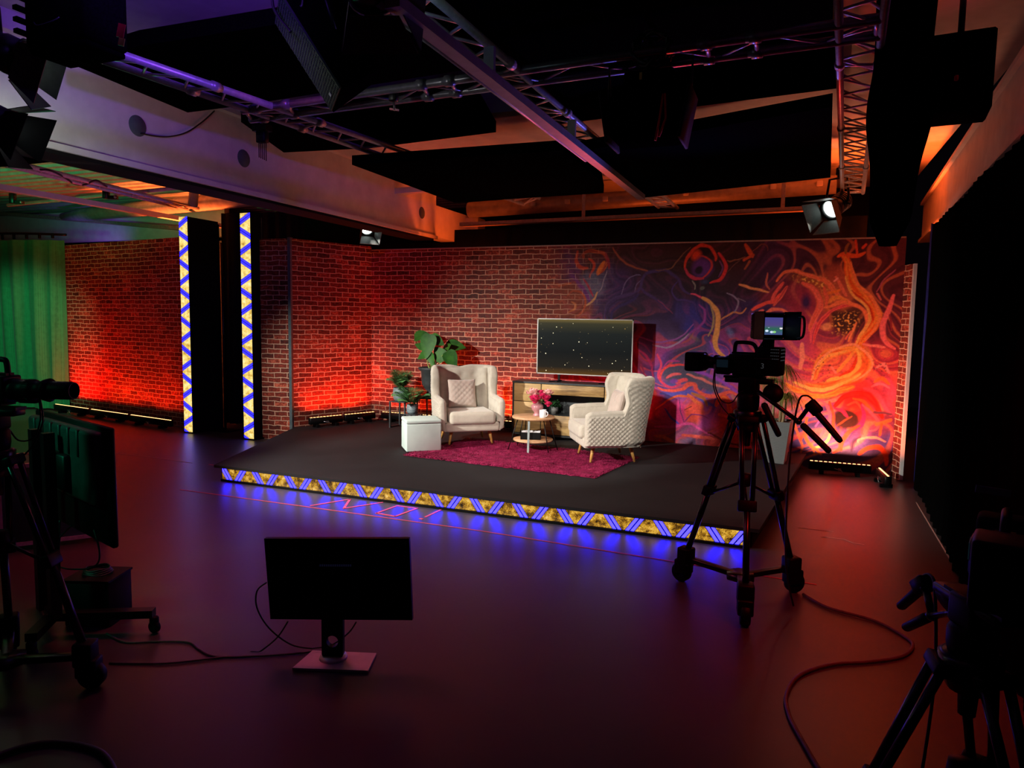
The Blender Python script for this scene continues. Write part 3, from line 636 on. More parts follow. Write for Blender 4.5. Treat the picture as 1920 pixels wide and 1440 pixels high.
stroke([(1506, 532), (1524, 543), (1536, 560), (1536, 576), (1529, 591), (1522, 606), (1521, 620)], 13, (252, 112, 92), soft=0.35, c2=(244, 96, 70))
stroke([(1446, 566), (1456, 546), (1470, 529)], 7, (250, 92, 84)); stroke([(1450, 573), (1466, 553), (1476, 537)], 8, (250, 104, 90), c2=(200, 60, 60)); stroke([(1412, 581), (1434, 568), (1450, 566), (1462, 552)], 8, (252, 84, 70)); stroke([(1440, 512), (1438, 526), (1446, 540)], 4, (200, 100, 84)); stroke([(1424, 590), (1430, 582), (1422, 584)], 4, PK); stroke([(1436, 586), (1450, 580), (1478, 588)], 7, (250, 120, 96))
blob((1586, 604), 32, 30, (74, 38, 30), 0.95, 0.5, 0.5); blob((1582, 606), 30, 24, (255, 176, 80), 1, 0.5, 0.5, speck=0.45); blob((1549, 612), 8, 8, (244, 150, 100), 0.9)
stroke([(1606, 570), (1586, 571), (1564, 580), (1546, 593), (1536, 606), (1531, 622), (1526, 644)], 8, (252, 100, 88), c2=(236, 60, 70)); stroke([(1520, 642), (1524, 620), (1531, 602)], 5, (250, 90, 100)); stroke([(1545, 576), (1560, 572), (1582, 565), (1601, 570), (1617, 582), (1625, 600), (1620, 622), (1606, 642)], 8, (255, 124, 74))
stroke([(1580, 478), (1589, 492), (1591, 510), (1598, 530), (1612, 549), (1628, 563), (1640, 581), (1643, 599), (1635, 616), (1622, 632), (1615, 647), (1619, 664)], 19, (246, 88, 20), soft=0.25, c2=(255, 140, 56))
stroke([(1595, 490), (1600, 510), (1612, 534), (1632, 552), (1644, 574), (1648, 600), (1636, 622), (1624, 640)], 6, (255, 130, 70)); stroke([(1600, 545), (1618, 562), (1632, 582), (1636, 602)], 5, (210, 50, 16)); stroke([(1585, 520), (1600, 550), (1622, 572), (1630, 596), (1620, 620), (1606, 646), (1604, 662)], 6, (255, 170, 80))
stroke([(1571, 481), (1582, 475), (1600, 479), (1619, 475)], 9, (244, 92, 34)); stroke([(1602, 450), (1604, 473)], 5, (232, 74, 40)); stroke([(1616, 464), (1621, 460)], 7, (232, 74, 40)); stroke([(1584, 474), (1585, 462), (1589, 453)], 5, (150, 92, 44))
stroke([(1677, 552), (1665, 584), (1656, 605), (1654, 626), (1661, 643), (1678, 652)], 11, (252, 108, 106)); stroke([(1644, 546), (1660, 521), (1682, 505)], 3, (180, 80, 100)); stroke([(1645, 550), (1651, 562)], 4, (220, 100, 90)); stroke([(1620, 647), (1640, 650), (1657, 651)], 6, (250, 124, 110)); stroke([(1668, 590), (1672, 620)], 4, (150, 40, 50))
stroke([(1590, 640), (1600, 620), (1606, 605)], 5, (255, 140, 80)); stroke([(1585, 636), (1595, 622)], 4, (244, 110, 80))
# lower right: shell, swirl, red flower, roots
stroke([(1526, 706), (1536, 684), (1556, 666), (1586, 656), (1608, 658), (1621, 674), (1618, 692), (1602, 706), (1576, 716), (1546, 722), (1512, 722)], 26, (240, 96, 30), a=0.85, soft=0.5, c2=(255, 160, 60))
stroke([(1532, 690), (1552, 671), (1586, 659)], 6, (255, 170, 80)); stroke([(1570, 697), (1590, 677), (1601, 661)], 7, (255, 150, 66)); stroke([(1552, 713), (1590, 702), (1611, 680), (1608, 654)], 8, (255, 176, 76)); stroke([(1575, 705), (1598, 690), (1606, 670)], 5, (226, 60, 24)); stroke([(1500, 722), (1540, 728), (1580, 718), (1612, 700)], 6, (255, 186, 90))
stroke([(1520, 710), (1527, 694), (1540, 677), (1561, 659), (1582, 649), (1606, 648), (1626, 665), (1633, 685), (1620, 701), (1598, 714)], 5, (255, 154, 104)); stroke([(1560, 690), (1568, 698)], 6, (250, 130, 110))
stroke([(1474, 720), (1492, 732), (1522, 741), (1552, 741), (1577, 731), (1600, 724)], 14, (255, 168, 64), soft=0.5, c2=(250, 120, 50)); stroke([(1488, 716), (1510, 726), (1544, 730), (1580, 720)], 7, (255, 190, 100)); blob((1550, 747), 16, 4, (150, 120, 60), 0.8, 0.8)
stroke([(1474, 735), (1500, 745), (1530, 756), (1556, 754), (1580, 742), (1601, 733), (1622, 735)], 7, (252, 130, 120)); stroke([(1620, 727), (1642, 741), (1656, 760), (1668, 778)], 10, (236, 84, 116), soft=0.7); stroke([(1634, 727), (1652, 722), (1668, 730)], 6, (244, 110, 130)); stroke([(1640, 718), (1655, 710), (1668, 722)], 9, (250, 110, 50)); stroke([(1642, 690), (1656, 682), (1668, 700)], 7, (240, 130, 120))
blob((1610, 752), 34, 24, (236, 34, 30), 0.9, 0.6); stroke([(1566, 762), (1580, 745), (1601, 736), (1626, 741), (1643, 760), (1652, 782)], 12, (244, 40, 28), c2=(200, 20, 24)); stroke([(1600, 745), (1625, 755), (1640, 778)], 6, (255, 90, 40)); stroke([(1588, 758), (1604, 752), (1616, 764)], 5, (255, 80, 60))
blob((1586, 786), 24, 20, (58, 20, 18), 1, 0.3); stroke([(1566, 766), (1578, 770), (1588, 782)], 7, (232, 36, 84)); stroke([(1568, 800), (1582, 790), (1596, 780)], 4, (150, 60, 30))
stroke([(1617, 758), (1621, 776), (1615, 795), (1600, 806), (1586, 812)], 9, (240, 34, 110)); stroke([(1556, 755), (1562, 778), (1561, 800), (1570, 816), (1577, 832), (1575, 843), (1562, 849)], 8, (246, 78, 48)); stroke([(1612, 797), (1593, 810), (1583, 825), (1578, 845)], 8, (250, 70, 40))
stroke([(1534, 748), (1552, 764), (1553, 790), (1542, 812), (1533, 826)], 6, (240, 98, 126)); stroke([(1556, 812), (1553, 825), (1541, 836), (1530, 838)], 7, (232, 196, 110), soft=0.6)
stroke([(1489, 788), (1498, 815), (1504, 835), (1501, 848)], 6, (240, 140, 104)); stroke([(1514, 776), (1511, 806), (1517, 830), (1530, 842), (1540, 853)], 7, (244, 124, 70)); stroke([(1502, 826), (1514, 806)], 5, (232, 110, 90)); stroke([(1500, 765), (1508, 778), (1517, 782), (1512, 768)], 4, (180, 90, 190)); stroke([(1523, 832), (1527, 852)], 4, (230, 130, 80)); stroke([(1530, 800), (1540, 785)], 4, (200, 100, 200))
stroke([(1596, 838), (1597, 822), (1606, 812), (1616, 813)], 4, (200, 60, 120)); stroke([(1598, 845), (1602, 828), (1614, 818)], 9, (62, 32, 72), soft=0.8); stroke([(1610, 828), (1614, 821), (1640, 819), (1662, 829)], 5, (232, 140, 124))
stroke([(1612, 850), (1628, 840), (1648, 840), (1659, 853), (1661, 872)], 11, (246, 74, 36)); stroke([(1619, 757), (1634, 772), (1645, 792), (1640, 804), (1628, 806)], 6, (238, 84, 116)); stroke([(1642, 794), (1668, 788)], 9, (246, 112, 66)); stroke([(1651, 794), (1649, 814)], 6, (246, 92, 50)); stroke([(1640, 772), (1668, 776)], 6, (110, 50, 70))
blob((1540, 690), 46, 40, (60, 20, 40), 0.75, 0.7, speck=1.15); blob((1650, 690), 20, 34, (60, 20, 40), 0.7, 0.7, speck=0.9)
stroke([(1503, 645), (1502, 665), (1500, 688)], 11, (252, 140, 116)); stroke([(1440, 680), (1462, 694), (1480, 712)], 12, (250, 150, 110), soft=0.7); stroke([(1430, 690), (1450, 720), (1470, 760)], 9, (240, 140, 150), soft=0.7)

# bricks show through up to the left border of the print
edge = np.array([W(1010, 550)[0], W(1085, 550)[0], W(1150, 550)[0]])
fade = np.clip((X_ + 0.10 * vnoise(X_, Z_, 3, 31) - edge[0]) / (edge[2] - edge[0]), 0, 1)
strong = np.clip((np.linalg.norm(paint - lin((120, 50, 60)), axis=1)) * 6, 0, 1)
alpha = fade ** 0.9
alpha = np.where(X_ < -3.85, 0.0, alpha)
faces = []
nc, nr = len(cols), len(rows)
idx = np.arange(nc * nr).reshape(nr, nc)
quads = np.stack([idx[:-1, :-1], idx[:-1, 1:], idx[1:, 1:], idx[1:, :-1]], -1).reshape(-1, 4)
me = bpy.data.meshes.new('wall_back')
nv, nq = nc * nr, len(quads)
me.vertices.add(nv + 4); cov = np.zeros((nv + 4, 3)); cov[:nv, 0] = X_; cov[:nv, 1] = YB; cov[:nv, 2] = Z_
cov[nv:] = [(XL, YB + 0.05, 0), (XR, YB + 0.05, 0), (XR, YB + 0.05, ZT), (XL, YB + 0.05, ZT)]
me.vertices.foreach_set('co', cov.ravel())
extra = np.array([[nv + 1, nv, nv + 3, nv + 2]])
allq = np.concatenate([quads, extra]); me.loops.add(allq.size); me.loops.foreach_set('vertex_index', allq.ravel().astype(np.int32))
me.polygons.add(len(allq)); me.polygons.foreach_set('loop_start', np.arange(0, allq.size, 4).astype(np.int32)); me.polygons.foreach_set('loop_total', np.full(len(allq), 4, np.int32))
me.update(calc_edges=True); me.validate()
uvl = me.uv_layers.new(name='UVMap'); uvl.data.foreach_set('uv', np.stack([cov[allq.ravel(), 0], cov[allq.ravel(), 2]], -1).ravel())
ca = me.color_attributes.new('paint', 'FLOAT_COLOR', 'POINT')
cc = np.ones((nv + 4, 4)); cc[:nv, :3] = paint; cc[:nv, 3] = alpha; ca.data.foreach_set('color', cc.ravel())
me.materials.append(MAT['mural_print'])
ob = bpy.data.objects.new('wall_back', me); COL.objects.link(ob); tag(ob, None, None, None, 'structure')

# ---------------------------------------------------------------- the hall's big white beam on the left, its far end and a wall far behind
XB = -5.42
k = MB()
k.box((XB - 0.16, 5.2, 3.52), (0.32, 10.0, 0.76)); k.box((XB - 0.16, 5.2, 3.125), (0.40, 10.0, 0.05)); k.box((XB - 0.14, 5.2, 3.93), (0.44, 10.0, 0.14))
struct(k, 'trim_4', 'white_paint')
k = MB(); k.box((XB - 0.16, 4.6, 3.085), (0.34, 11.0, 0.03)); struct(k, 'trim_5', 'black_matte')
k = MB(); k.box((XB - 0.20, 10.9, 3.40), (0.30, 1.6, 0.5)); k.box((XB - 0.06, 11.55, 3.4), (0.5, 0.3, 0.4)); struct(k, 'trim_6', 'white_paint')
k = MB(); k.box((-3.2, 9.95, 3.94), (4.6, 0.5, 0.12)); k.box((-3.6, 6.43, 3.90), (3.9, 0.16, 0.2)); k.box((-0.8, 6.2, 3.90), (2.2, 0.16, 0.2)); struct(k, 'trim_7', 'white_paint')
k = MB(); k.box((-9, 12.6, 2.0), (20, 0.1, 4.1)); struct(k, 'wall_rear', 'black_matte')
k = MB(); k.box((-14.3, 10.6, 3.62), (8.4, 0.12, 0.62)); struct(k, 'trim_8', 'white_paint')
k = MB(); k.box((-14.3, 10.72, 1.6), (8.4, 0.1, 3.3)); struct(k, 'wall_rear_left', 'white_paint')
k = MB(); k.box((-18.6, 6, 2.0), (0.1, 14, 4.1)); struct(k, 'wall_far_left', 'white_paint')
# corrugated roof of the side bay: the ribs run across the bay
k = MB(); x0, x1 = -18.6, XB - 0.3
prof = []; y = 2.0
while y < 12.6:
    prof += [(y, 3.95), (y + 0.09, 3.95), (y + 0.12, 4.01), (y + 0.21, 4.01)]; y += 0.24
vs = [(x0, a, b_) for a, b_ in prof] + [(x1, a, b_) for a, b_ in prof]; n = len(prof)
k.add(vs, [(i, i + 1, n + i + 1, n + i) for i in range(n - 1)]); struct(k, 'ceiling_side_bay', 'corrugated_steel')
# right hand side: sloped white beam and side wall behind the drapes
k = MB(); a, b_ = Vector((1.78, 12.0, 3.35)), Vector((1.22, 2.0, 3.35)); k.bar(a, b_, 0.22, 0.5); k.bar(a + Vector((0, 0, -0.27)), b_ + Vector((0, 0, -0.27)), 0.30, 0.04); k.bar(a + Vector((0, 0, 0.27)), b_ + Vector((0, 0, 0.27)), 0.30, 0.04); struct(k, 'trim_9', 'white_paint')
k = MB(); k.box((2.6, 6, 2.0), (0.1, 14, 4.1)); struct(k, 'wall_far_right', 'black_matte')
k = MB(); k.box((-8, -5.5, 2.0), (22, 0.1, 4.1)); struct(k, 'wall_front', 'black_matte')
k = MB()
for q in ((258, 236), (457, 297), (791, 399)):
    p = at_x(q[0], q[1], XB); k.M = Matrix.Translation(p) @ rotM('Y', 90); k.lathe([(0.0, 0.006), (0.085, 0.006), (0.09, 0.0)], 24)
struct(k, 'trim_10', 'hole_plate')
# ================================================================== ON THE STAGE
XS0, XS1, YS0, YS1 = -5.90, -0.20, 5.86, 9.62
st = thing('stage_platform', 'low black carpeted stage with a glowing zigzag strip along its front edge', 'stage', ((XS0 + XS1) / 2, YS0, 0))
I = inv(st)
k = MB(I); top = [(XS0 + 0.06, YS0), (XS1 + 0.02, YS0), (XS1 + 0.42, YS1), (XL + 0.03, YS1), (-6.78, 8.36), (-6.75, 8.30)]
k.prism(top, 0.03, Matrix.Translation((0, 0, ZS - 0.03))); k.build('deck', 'stage_carpet', st)
k = MB(I); sk = [(XS0 + 0.12, YS0 + 0.14), (XS1 - 0.04, YS0 + 0.14), (XS1 + 0.36, YS1 - 0.01), (XL + 0.10, YS1 - 0.01), (-6.70, 8.40), (-6.66, 8.32)]
k.prism(sk, ZS - 0.031, Matrix.Translation((0, 0, 0.0))); k.build('skirt', 'black_matte', st)
k = MB(I); x0, x1, yl = -5.82, -0.30, YS0 + 0.10
k.quad((x0, yl, 0.025), (x1, yl, 0.025), (x1, yl, 0.165), (x0, yl, 0.165), uv=[(0, 0), (x1 - x0, 0), (x1 - x0, 1), (0, 1)])
k.build('led_strip', 'led_picture', st)
k = MB(I); k.box(((x0 + x1) / 2, yl + 0.022, 0.085), (x1 - x0 + 0.02, 0.04, 0.168)); k.box(((x0 + x1) / 2, yl + 0.01, 0.012), (x1 - x0 + 0.02, 0.05, 0.022)); k.build('led_housing', 'black_plastic', st)

# ---- shaggy rug
rc = [Vector(p) for p in ((-4.26, 7.22, 0), (-1.86, 7.04, 0), (-1.66, 8.34, 0), (-4.06, 8.64, 0))]
def rug_pt(u, v): return (rc[0] * (1 - u) + rc[1] * u) * (1 - v) + (rc[3] * (1 - u) + rc[2] * u) * v
rg = thing('shaggy_rug', 'crimson shaggy rug under the two armchairs and the round table', 'rug', (-2.96, 7.8, ZS)); I = inv(rg)
k = MB(I); nu, nvv = 80, 44; vs = []
for j in range(nvv + 1):
    for i in range(nu + 1):
        p = rug_pt(i / nu, j / nvv); e = min(i, nu - i, j, nvv - j)
        vs.append((p.x + random.gauss(0, 0.008), p.y + random.gauss(0, 0.008), ZS + (0.004 if e == 0 else 0.016 + random.uniform(0, 0.007))))
k.add(vs, [(j * (nu + 1) + i, j * (nu + 1) + i + 1, (j + 1) * (nu + 1) + i + 1, (j + 1) * (nu + 1) + i) for j in range(nvv) for i in range(nu)], 0, True)
k.build('backing', 'rug_pile', rg)
k = MB(I)
for i in range(26000):
    p = rug_pt(random.uniform(-0.006, 1.006), random.uniform(-0.008, 1.008)); a = random.uniform(0, 2 * PI); h = random.uniform(0.018, 0.034)
    lean = 0.016; b_ = 1.2 * math.sin(p.x * 5 + math.sin(p.y * 4) * 2) + random.gauss(0, 0.8)
    tip = (p.x + lean * math.cos(b_), p.y + lean * math.sin(b_), ZS + h); w = 0.0045
    k.v += [tuple(I @ Vector(q)) for q in ((p.x - w * math.cos(a), p.y - w * math.sin(a), ZS + 0.012), (p.x + w * math.cos(a), p.y + w * math.sin(a), ZS + 0.012), tip)]
    n = len(k.v); k.f.append((n - 3, n - 2, n - 1)); k.mi.append(0); k.sm.append(False)
o = k.build('pile', 'rug_pile', rg, recalc=False); o['kind'] = 'stuff'

# ---- winged armchair, front towards -Y in its own frame
def quilt(u, v, p=0.038):
    a, b_ = abs(math.sin(PI * (u + v) / p / 1.42)), abs(math.sin(PI * (u - v) / p / 1.42))
    return 0.010 * min(1.0, (a * b_) ** 0.45)
def make_armchair():
    root = thing('wing_armchair', 'cream wingback armchair beside the white cube, its seat turned to the viewer', 'armchair', group='winged armchairs on the stage')
    # plan of the shell: left arm front -> back -> right arm front
    hw, yf, yb, rad = 0.355, -0.40, 0.31, 0.20
    path = []
    n1, n2, n3 = 70, 34, 44
    for i in range(n1): path.append((-hw - 0.02 + 0.035 * (1 - i / n1) * 0.0, yf + (yb - rad - yf) * i / n1))
    for i in range(n2): a = PI - (PI / 2) * i / n2; path.append((-hw - 0.02 + rad + rad * math.cos(a), yb - rad + rad * math.sin(a)))
    for i in range(n3): path.append((-hw - 0.02 + rad + (2 * (hw + 0.02) - 2 * rad) * i / n3, yb))
    left = path[:]; right = [(-x, y) for x, y in reversed(left[:n1 + n2])]
    path = left + [(hw + 0.02 - rad, yb)] + right
    P = np.array(path); T = np.gradient(P, axis=0); T /= np.linalg.norm(T, axis=1)[:, None]; Nn = np.stack([-T[:, 1], T[:, 0]], -1)
    sl = np.concatenate([[0], np.cumsum(np.linalg.norm(np.diff(P, axis=0), axis=1))])
    def sm(t): t = min(max(t, 0), 1); return t * t * (3 - 2 * t)
    def htop(y, x):
        arm = 0.595 + 0.015 * sm((y + 0.40) / 0.4) - 0.02 * sm((-0.33 - y) / 0.07)
        wing = arm + (0.985 - arm) * sm((y - 0.015) / 0.105)
        return wing - 0.03 * sm((0.16 - abs(x)) / 0.2) * sm((y - 0.2) / 0.1)
    TH = 0.095; nz, nr_ = 96, 10
    rings = []; z0 = 0.185
    for i in range(len(P)):
        x, y = P[i]; nx, ny = Nn[i]; h = htop(y, x); back = sm((y + 0.12) / 0.3)
        endf = min(1.0, min(i, len(P) - 1 - i) / 7.0); endf = math.sqrt(max(0.0, 1 - (1 - endf) ** 2))
        th = TH * (0.30 + 0.70 * endf); hh = z0 + (h - z0) * (0.955 + 0.045 * endf); ro = th / 2
        ring = []
        def place(off, z, q=0.0):
            lean = 0.13 * back * max(0, z - 0.36) + 0.015
            flare = 0.05 * max(0, z - 0.3) * (1 - 0.3 * back) - 0.05 * max(0, 0.34 - z) * 1.2
            wingf = 0.05 * back * (1 - sm((abs(y) - 0.05) / 0.3)) * 0
            o_ = off + flare + q
            bul = 0.085 * sm((z - 0.66) / 0.22) * (1 - sm((z - 0.97) / 0.05)) * sm((y + 0.02) / 0.06) * (1 - sm((y - 0.10) / 0.14))
            return (x + nx * o_, y + ny * o_ + lean - bul, z)
        m = TH / 2
        for j in range(nz + 1):
            z = z0 + (hh - ro - z0) * j / nz; fade = sm(j / 6) * sm((nz - j) / 6) * endf
            # rounded lower edge
            low = 0.03 * (1 - sm(j / 9))
            ring.append(place(m + ro - low - (TH / 2), z, quilt(sl[i], z) * fade))
        for j in range(1, nr_):
            a = PI * j / nr_; ring.append(place(m + ro * math.cos(a) - TH / 2, hh - ro + ro * math.sin(a)))
        for j in range(13):
            z = hh - ro - (hh - ro - 0.30) * j / 12; ring.append(place(m - ro - TH / 2, z))
        rings.append(ring)
    k = MB(); nn = len(rings[0]); vs = [p for r_ in rings for p in r_]; fs = []
    for i in range(len(rings) - 1):
        for j in range(nn - 1): fs.append((i * nn + j, (i + 1) * nn + j, (i + 1) * nn + j + 1, i * nn + j + 1))
    k.add(vs, fs, 0, True)
    for e in (0, len(rings) - 1): k.add(rings[e], [tuple(range(nn))], 0, True)
    k.build('quilted_shell', 'chair_fabric', root)
    # seat rail, cushion
    k = MB(); k.box((0, -0.055, 0.235), (0.72, 0.67, 0.12), bev=0.03, seg=4); k.box((0, 0.0, 0.19), (0.66, 0.58, 0.03)); k.build('seat_frame', 'chair_fabric', root)
    k = MB(); k.box((0, -0.12, 0.352), (0.60, 0.62, 0.165), bev=0.05, seg=5); k.build('seat_cushion', 'chair_fabric', root)
    k = MB(); k.tube([(sx * (0.5 * 0.585 - 0.02), yy, 0.415) for sx, yy in ((-1, -0.405), (1, -0.405))], 0.006, 6); k.build('piping', 'chair_fabric', root)
    # inner back pad
    k = MB(); nu, nv_ = 24, 24; vs = []
    for j in range(nv_ + 1):
        z = 0.40 + 0.55 * j / nv_
        for i in range(nu + 1):
            x = -0.345 + 0.69 * i / nu; e = (1 - (2 * i / nu - 1) ** 6) * (1 - (2 * j / nv_ - 1) ** 8)
            y = 0.235 + 0.13 * max(0, z - 0.36) - 0.055 * e
            for bx in (-0.16, 0, 0.16):
                for bz in (0.74, 0.86):
                    y += 0.022 * math.exp(-((x - bx) ** 2 + (z - bz) ** 2) / 0.0011)
            y -= 0.09 * sm((abs(x) - 0.2) / 0.12)
            vs.append((x, y, z))
    k.add(vs, [(j * (nu + 1) + i, j * (nu + 1) + i + 1, (j + 1) * (nu + 1) + i + 1, (j + 1) * (nu + 1) + i) for j in range(nv_) for i in range(nu)], 0, True); k.build('backrest', 'chair_fabric', root)
    for bx in (-0.16, 0, 0.16):
        for bz in (0.74, 0.86):
            k = MB(); k.sphere((bx, 0.215 + 0.13 * (bz - 0.36), bz), (0.013, 0.008, 0.013), 10, 6); k.build('button', 'chair_fabric', root)
    for sx, sy in ((-1, -1), (1, -1), (-1, 1), (1, 1)):
        k = MB(); k.tube([(sx * 0.245, sy * 0.215 - 0.03, 0.195), (sx * 0.285, sy * 0.262 - 0.025, 0.0)], [0.024, 0.014], 14); k.build('leg', 'oak_leg', root)
    return root
def faceto(dx, dy): return math.atan2(dy, dx) + PI / 2
chair = make_armchair(); chair.location = (-3.99, 8.39, ZS + 0.026); chair.rotation_euler = (0, 0, faceto(0.62, -0.78))
chair2 = copy_thing(chair, (-1.985, 8.10, ZS + 0.026), faceto(-0.86, -0.50), 'cream wingback armchair turned sideways, its quilted side towards the viewer, right of the round table')

def throw_pillow(root_loc, rz, label):
    t = thing('throw_pillow', label, 'pillow', root_loc, rz, 'quilted throw pillows')
    k = MB(); n = 34; vs = []
    for side in (-1, 1):
        for j in range(n + 1):
            for i in range(n + 1):
                u, v = 2 * i / n - 1, 2 * j / n - 1
                e = max(0, (1 - u ** 4) * (1 - v ** 4)) ** 0.5
                w = 0.19 * (1 - 0.06 * (1 - v * v)); x, z = u * w, v * 0.19 * (1 - 0.06 * (1 - u * u))
                q = quilt(x, z, 0.052) * 0.8 * e if side == -1 else 0
                vs.append((x, side * (0.055 * e + q), z + 0.19))
    m = (n + 1) ** 2
    fs = [(s * m + j * (n + 1) + i, s * m + j * (n + 1) + i + 1, s * m + (j + 1) * (n + 1) + i + 1, s * m + (j + 1) * (n + 1) + i) for s in (0, 1) for j in range(n) for i in range(n)]
    k.add(vs, fs, 0, True, rotM('X', -14)); k.build('cover', 'pillow_fabric', t)
    k = MB(rotM('X', -14)); c = 0.183
    k.tube([(-c, 0, 0.19 - c), (0, 0, 0.19 - c * 0.95), (c, 0, 0.19 - c), (c * 0.95, 0, 0.19), (c, 0, 0.19 + c), (0, 0, 0.19 + c * 0.95), (-c, 0, 0.19 + c), (-c * 0.95, 0, 0.19)], 0.005, 6, closed=True); k.build('piping', 'pillow_fabric', t)
    return t
def in_frame(o, p):
    return Matrix.Translation(o.location) @ Matrix.Rotation(o.rotation_euler[2], 4, 'Z') @ Vector(p)
throw_pillow(in_frame(chair, (-0.04, 0.035, 0.437)), chair.rotation_euler[2], 'quilted cream pillow propped in the armchair beside the white cube')
throw_pillow(in_frame(chair2, (0.02, 0.035, 0.437)), chair2.rotation_euler[2], 'quilted cream pillow propped in the armchair turned sideways')

# ---- white cube stool
t = thing('cube_stool', 'pale white cube stool at the corner of the crimson rug', 'stool', (-4.265, 7.665, ZS + 0.012), math.atan2(0.28, 0.34))
k = MB(); k.box((0, 0, 0.17), (0.43, 0.40, 0.34), bev=0.012, seg=3); k.build('body', 'pouf_white', t)
k = MB(); k.box((0, 0, 0.365), (0.436, 0.406, 0.045), bev=0.014, seg=3); k.build('lid', 'pouf_white', t)

# ---- round two tier table
TX, TY = -2.985, 8.24
t = thing('side_table', 'small round two tier wooden table between the armchairs', 'table', (TX, TY, ZS + 0.012))
ztop = 0.40
k = MB(); k.lathe([(0, ztop), (0.262, ztop), (0.268, ztop + 0.006), (0.268, ztop + 0.022), (0.264, ztop + 0.026), (0, ztop + 0.026)], 40); k.build('tabletop', 'wood_round', t)
k = MB(); k.lathe([(0, 0.118), (0.245, 0.118), (0.25, 0.124), (0.25, 0.138), (0, 0.138)], 40); k.build('lower_shelf', 'wood_round', t)
for q in range(3):
    a = math.radians(-90 + 120 * q - 8)
    if q == 0:
        k = MB(); k.bar((0.03, -0.24, ztop), (0.035, -0.27, 0.0), 0.026, 0.008, up=(0, 1, 0)); o = k.build('leg', 'strip_grey', t); o['label'] = 'flat pale metal leg'
        continue
    for da in (-0.16, 0.16):
        k = MB(); k.tube([(0.20 * math.cos(a + da * 0.6), 0.20 * math.sin(a + da * 0.6), ztop), (0.31 * math.cos(a + da), 0.31 * math.sin(a + da), 0.004)], 0.006, 8); k.build('leg', 'black_metal', t)
k = MB(); k.tube([(-0.16, -0.12, ztop), (-0.27, -0.17, 0.004)], 0.006, 8); k.build('leg', 'black_metal', t)
k = MB(); k.tube([(0.17, -0.10, ztop), (0.26, -0.16, 0.004)], 0.006, 8); k.build('leg', 'black_metal', t)
zt = ZS + 0.012 + ztop + 0.026
t = thing('vase', 'mauve glazed vase of pink flowers on the round table', 'vase', (TX + 0.03, TY + 0.05, zt))
k = MB(); k.lathe([(0, 0), (0.052, 0), (0.054, 0.008), (0.040, 0.025), (0.038, 0.045), (0.066, 0.075), (0.078, 0.105), (0.070, 0.135), (0.045, 0.155), (0.036, 0.175), (0.040, 0.20), (0.034, 0.20), (0.030, 0.175), (0.0, 0.16)], 28); k.build('body', 'vase_mauve', t)
def peony(loc, r, mat, label, tilt):
    root = thing('peony', label, 'flower', loc, random.uniform(0, 6), 'peonies in the mauve vase')
    k = MB(); random.seed(int(loc[0] * 1000) + 5)
    for ring, (nP, sz, el) in enumerate(((5, 0.50, 80), (7, 0.75, 62), (9, 0.95, 40), (9, 1.0, 12))):
        for i in range(nP):
            a = 2 * PI * (i + 0.5 * ring) / nP + random.gauss(0, 0.1)
            T = rotM('Z', math.degrees(a)) @ rotM('Y', -(el + random.gauss(0, 6)))
            L, w_ = r * sz, r * 0.48; vs = []
            for u in range(5):
                for v in range(5):
                    uu, vv = u / 4, v / 2 - 1; ww = w_ * math.sin(PI * (0.12 + 0.80 * uu)) ** 0.7
                    vs.append((L * uu, vv * ww, 0.35 * r * uu * uu * (0.4 + vv * vv) + random.gauss(0, 0.02) * r))
            k.add(vs, [(u * 5 + v, u * 5 + v + 1, (u + 1) * 5 + v + 1, (u + 1) * 5 + v) for u in range(4) for v in range(4)], 0, True, T)
    k.sphere((0, 0, 0.02 * r), r * 0.42, 10, 6); k.build('bloom', mat, root)
    base = Vector((TX + 0.03, TY + 0.05, zt + 0.19)) - Vector(loc); base = Matrix.Rotation(-root.rotation_euler[2], 4, 'Z') @ base
    k = MB(); k.tube(smooth_path([(0, 0, 0), base * 0.5 + Vector((0, 0, 0.01)), base], 4), 0.0035, 6); k.build('stem', 'stem_green', root)
    return root
V = at_y
for (px, py, dy, r, mat, label) in ((1000, 741, 8.26, 0.072, 'petal_pink', 'pale pink peony at the top left of the vase'), (1003, 752, 8.18, 0.066, 'petal_magenta', 'magenta peony low in front in the vase'),
        (1018, 745, 8.22, 0.045, 'petal_magenta', 'small deep pink peony in the middle of the bunch'), (1024, 750, 8.24, 0.055, 'petal_magenta', 'magenta peony on the right of the bunch'),
        (1028, 740, 8.30, 0.058, 'petal_pink', 'light pink peony at the top right of the bunch'), (1028, 760, 8.2, 0.040, 'petal_magenta', 'small magenta peony drooping at the lower right'), (1015, 738, 8.3, 0.040, 'petal_magenta', 'small rose bud at the top of the bunch')):
    peony(V(px, py, dy), r * 1.28, mat, label, 0)
random.seed(31)
t = thing('leaf_sprig', 'pale green leaves spilling over the rim of the mauve vase', 'leaves', (TX + 0.03, TY + 0.05, zt + 0.19))
def leaf_quads(k, base, dirv, L, w, droop=0.3, n=5, mi=0, cup=0.15, face=(0, 0, 1), pw=1.0):
    d = Vector(dirv).normalized(); s = d.cross(Vector(face));
    if s.length < 1e-3: s = Vector((1, 0, 0))
    s.normalize(); up = s.cross(d); vs = []
    for i in range(n + 1):
        u = i / n; c = Vector(base) + d * (L * u) - Vector((0, 0, 1)) * (droop * L * u * u); ww = w * (math.sin(PI * min(0.06 + u * 0.94, 1) ** pw) ** 0.8) / 2
        vs += [c - s * ww + up * cup * ww, c, c + s * ww + up * cup * ww]
    k.add(vs, [(3 * i + j, 3 * i + j + 1, 3 * i + j + 4, 3 * i + j + 3) for i in range(n) for j in range(2)], mi, True)
k = MB()
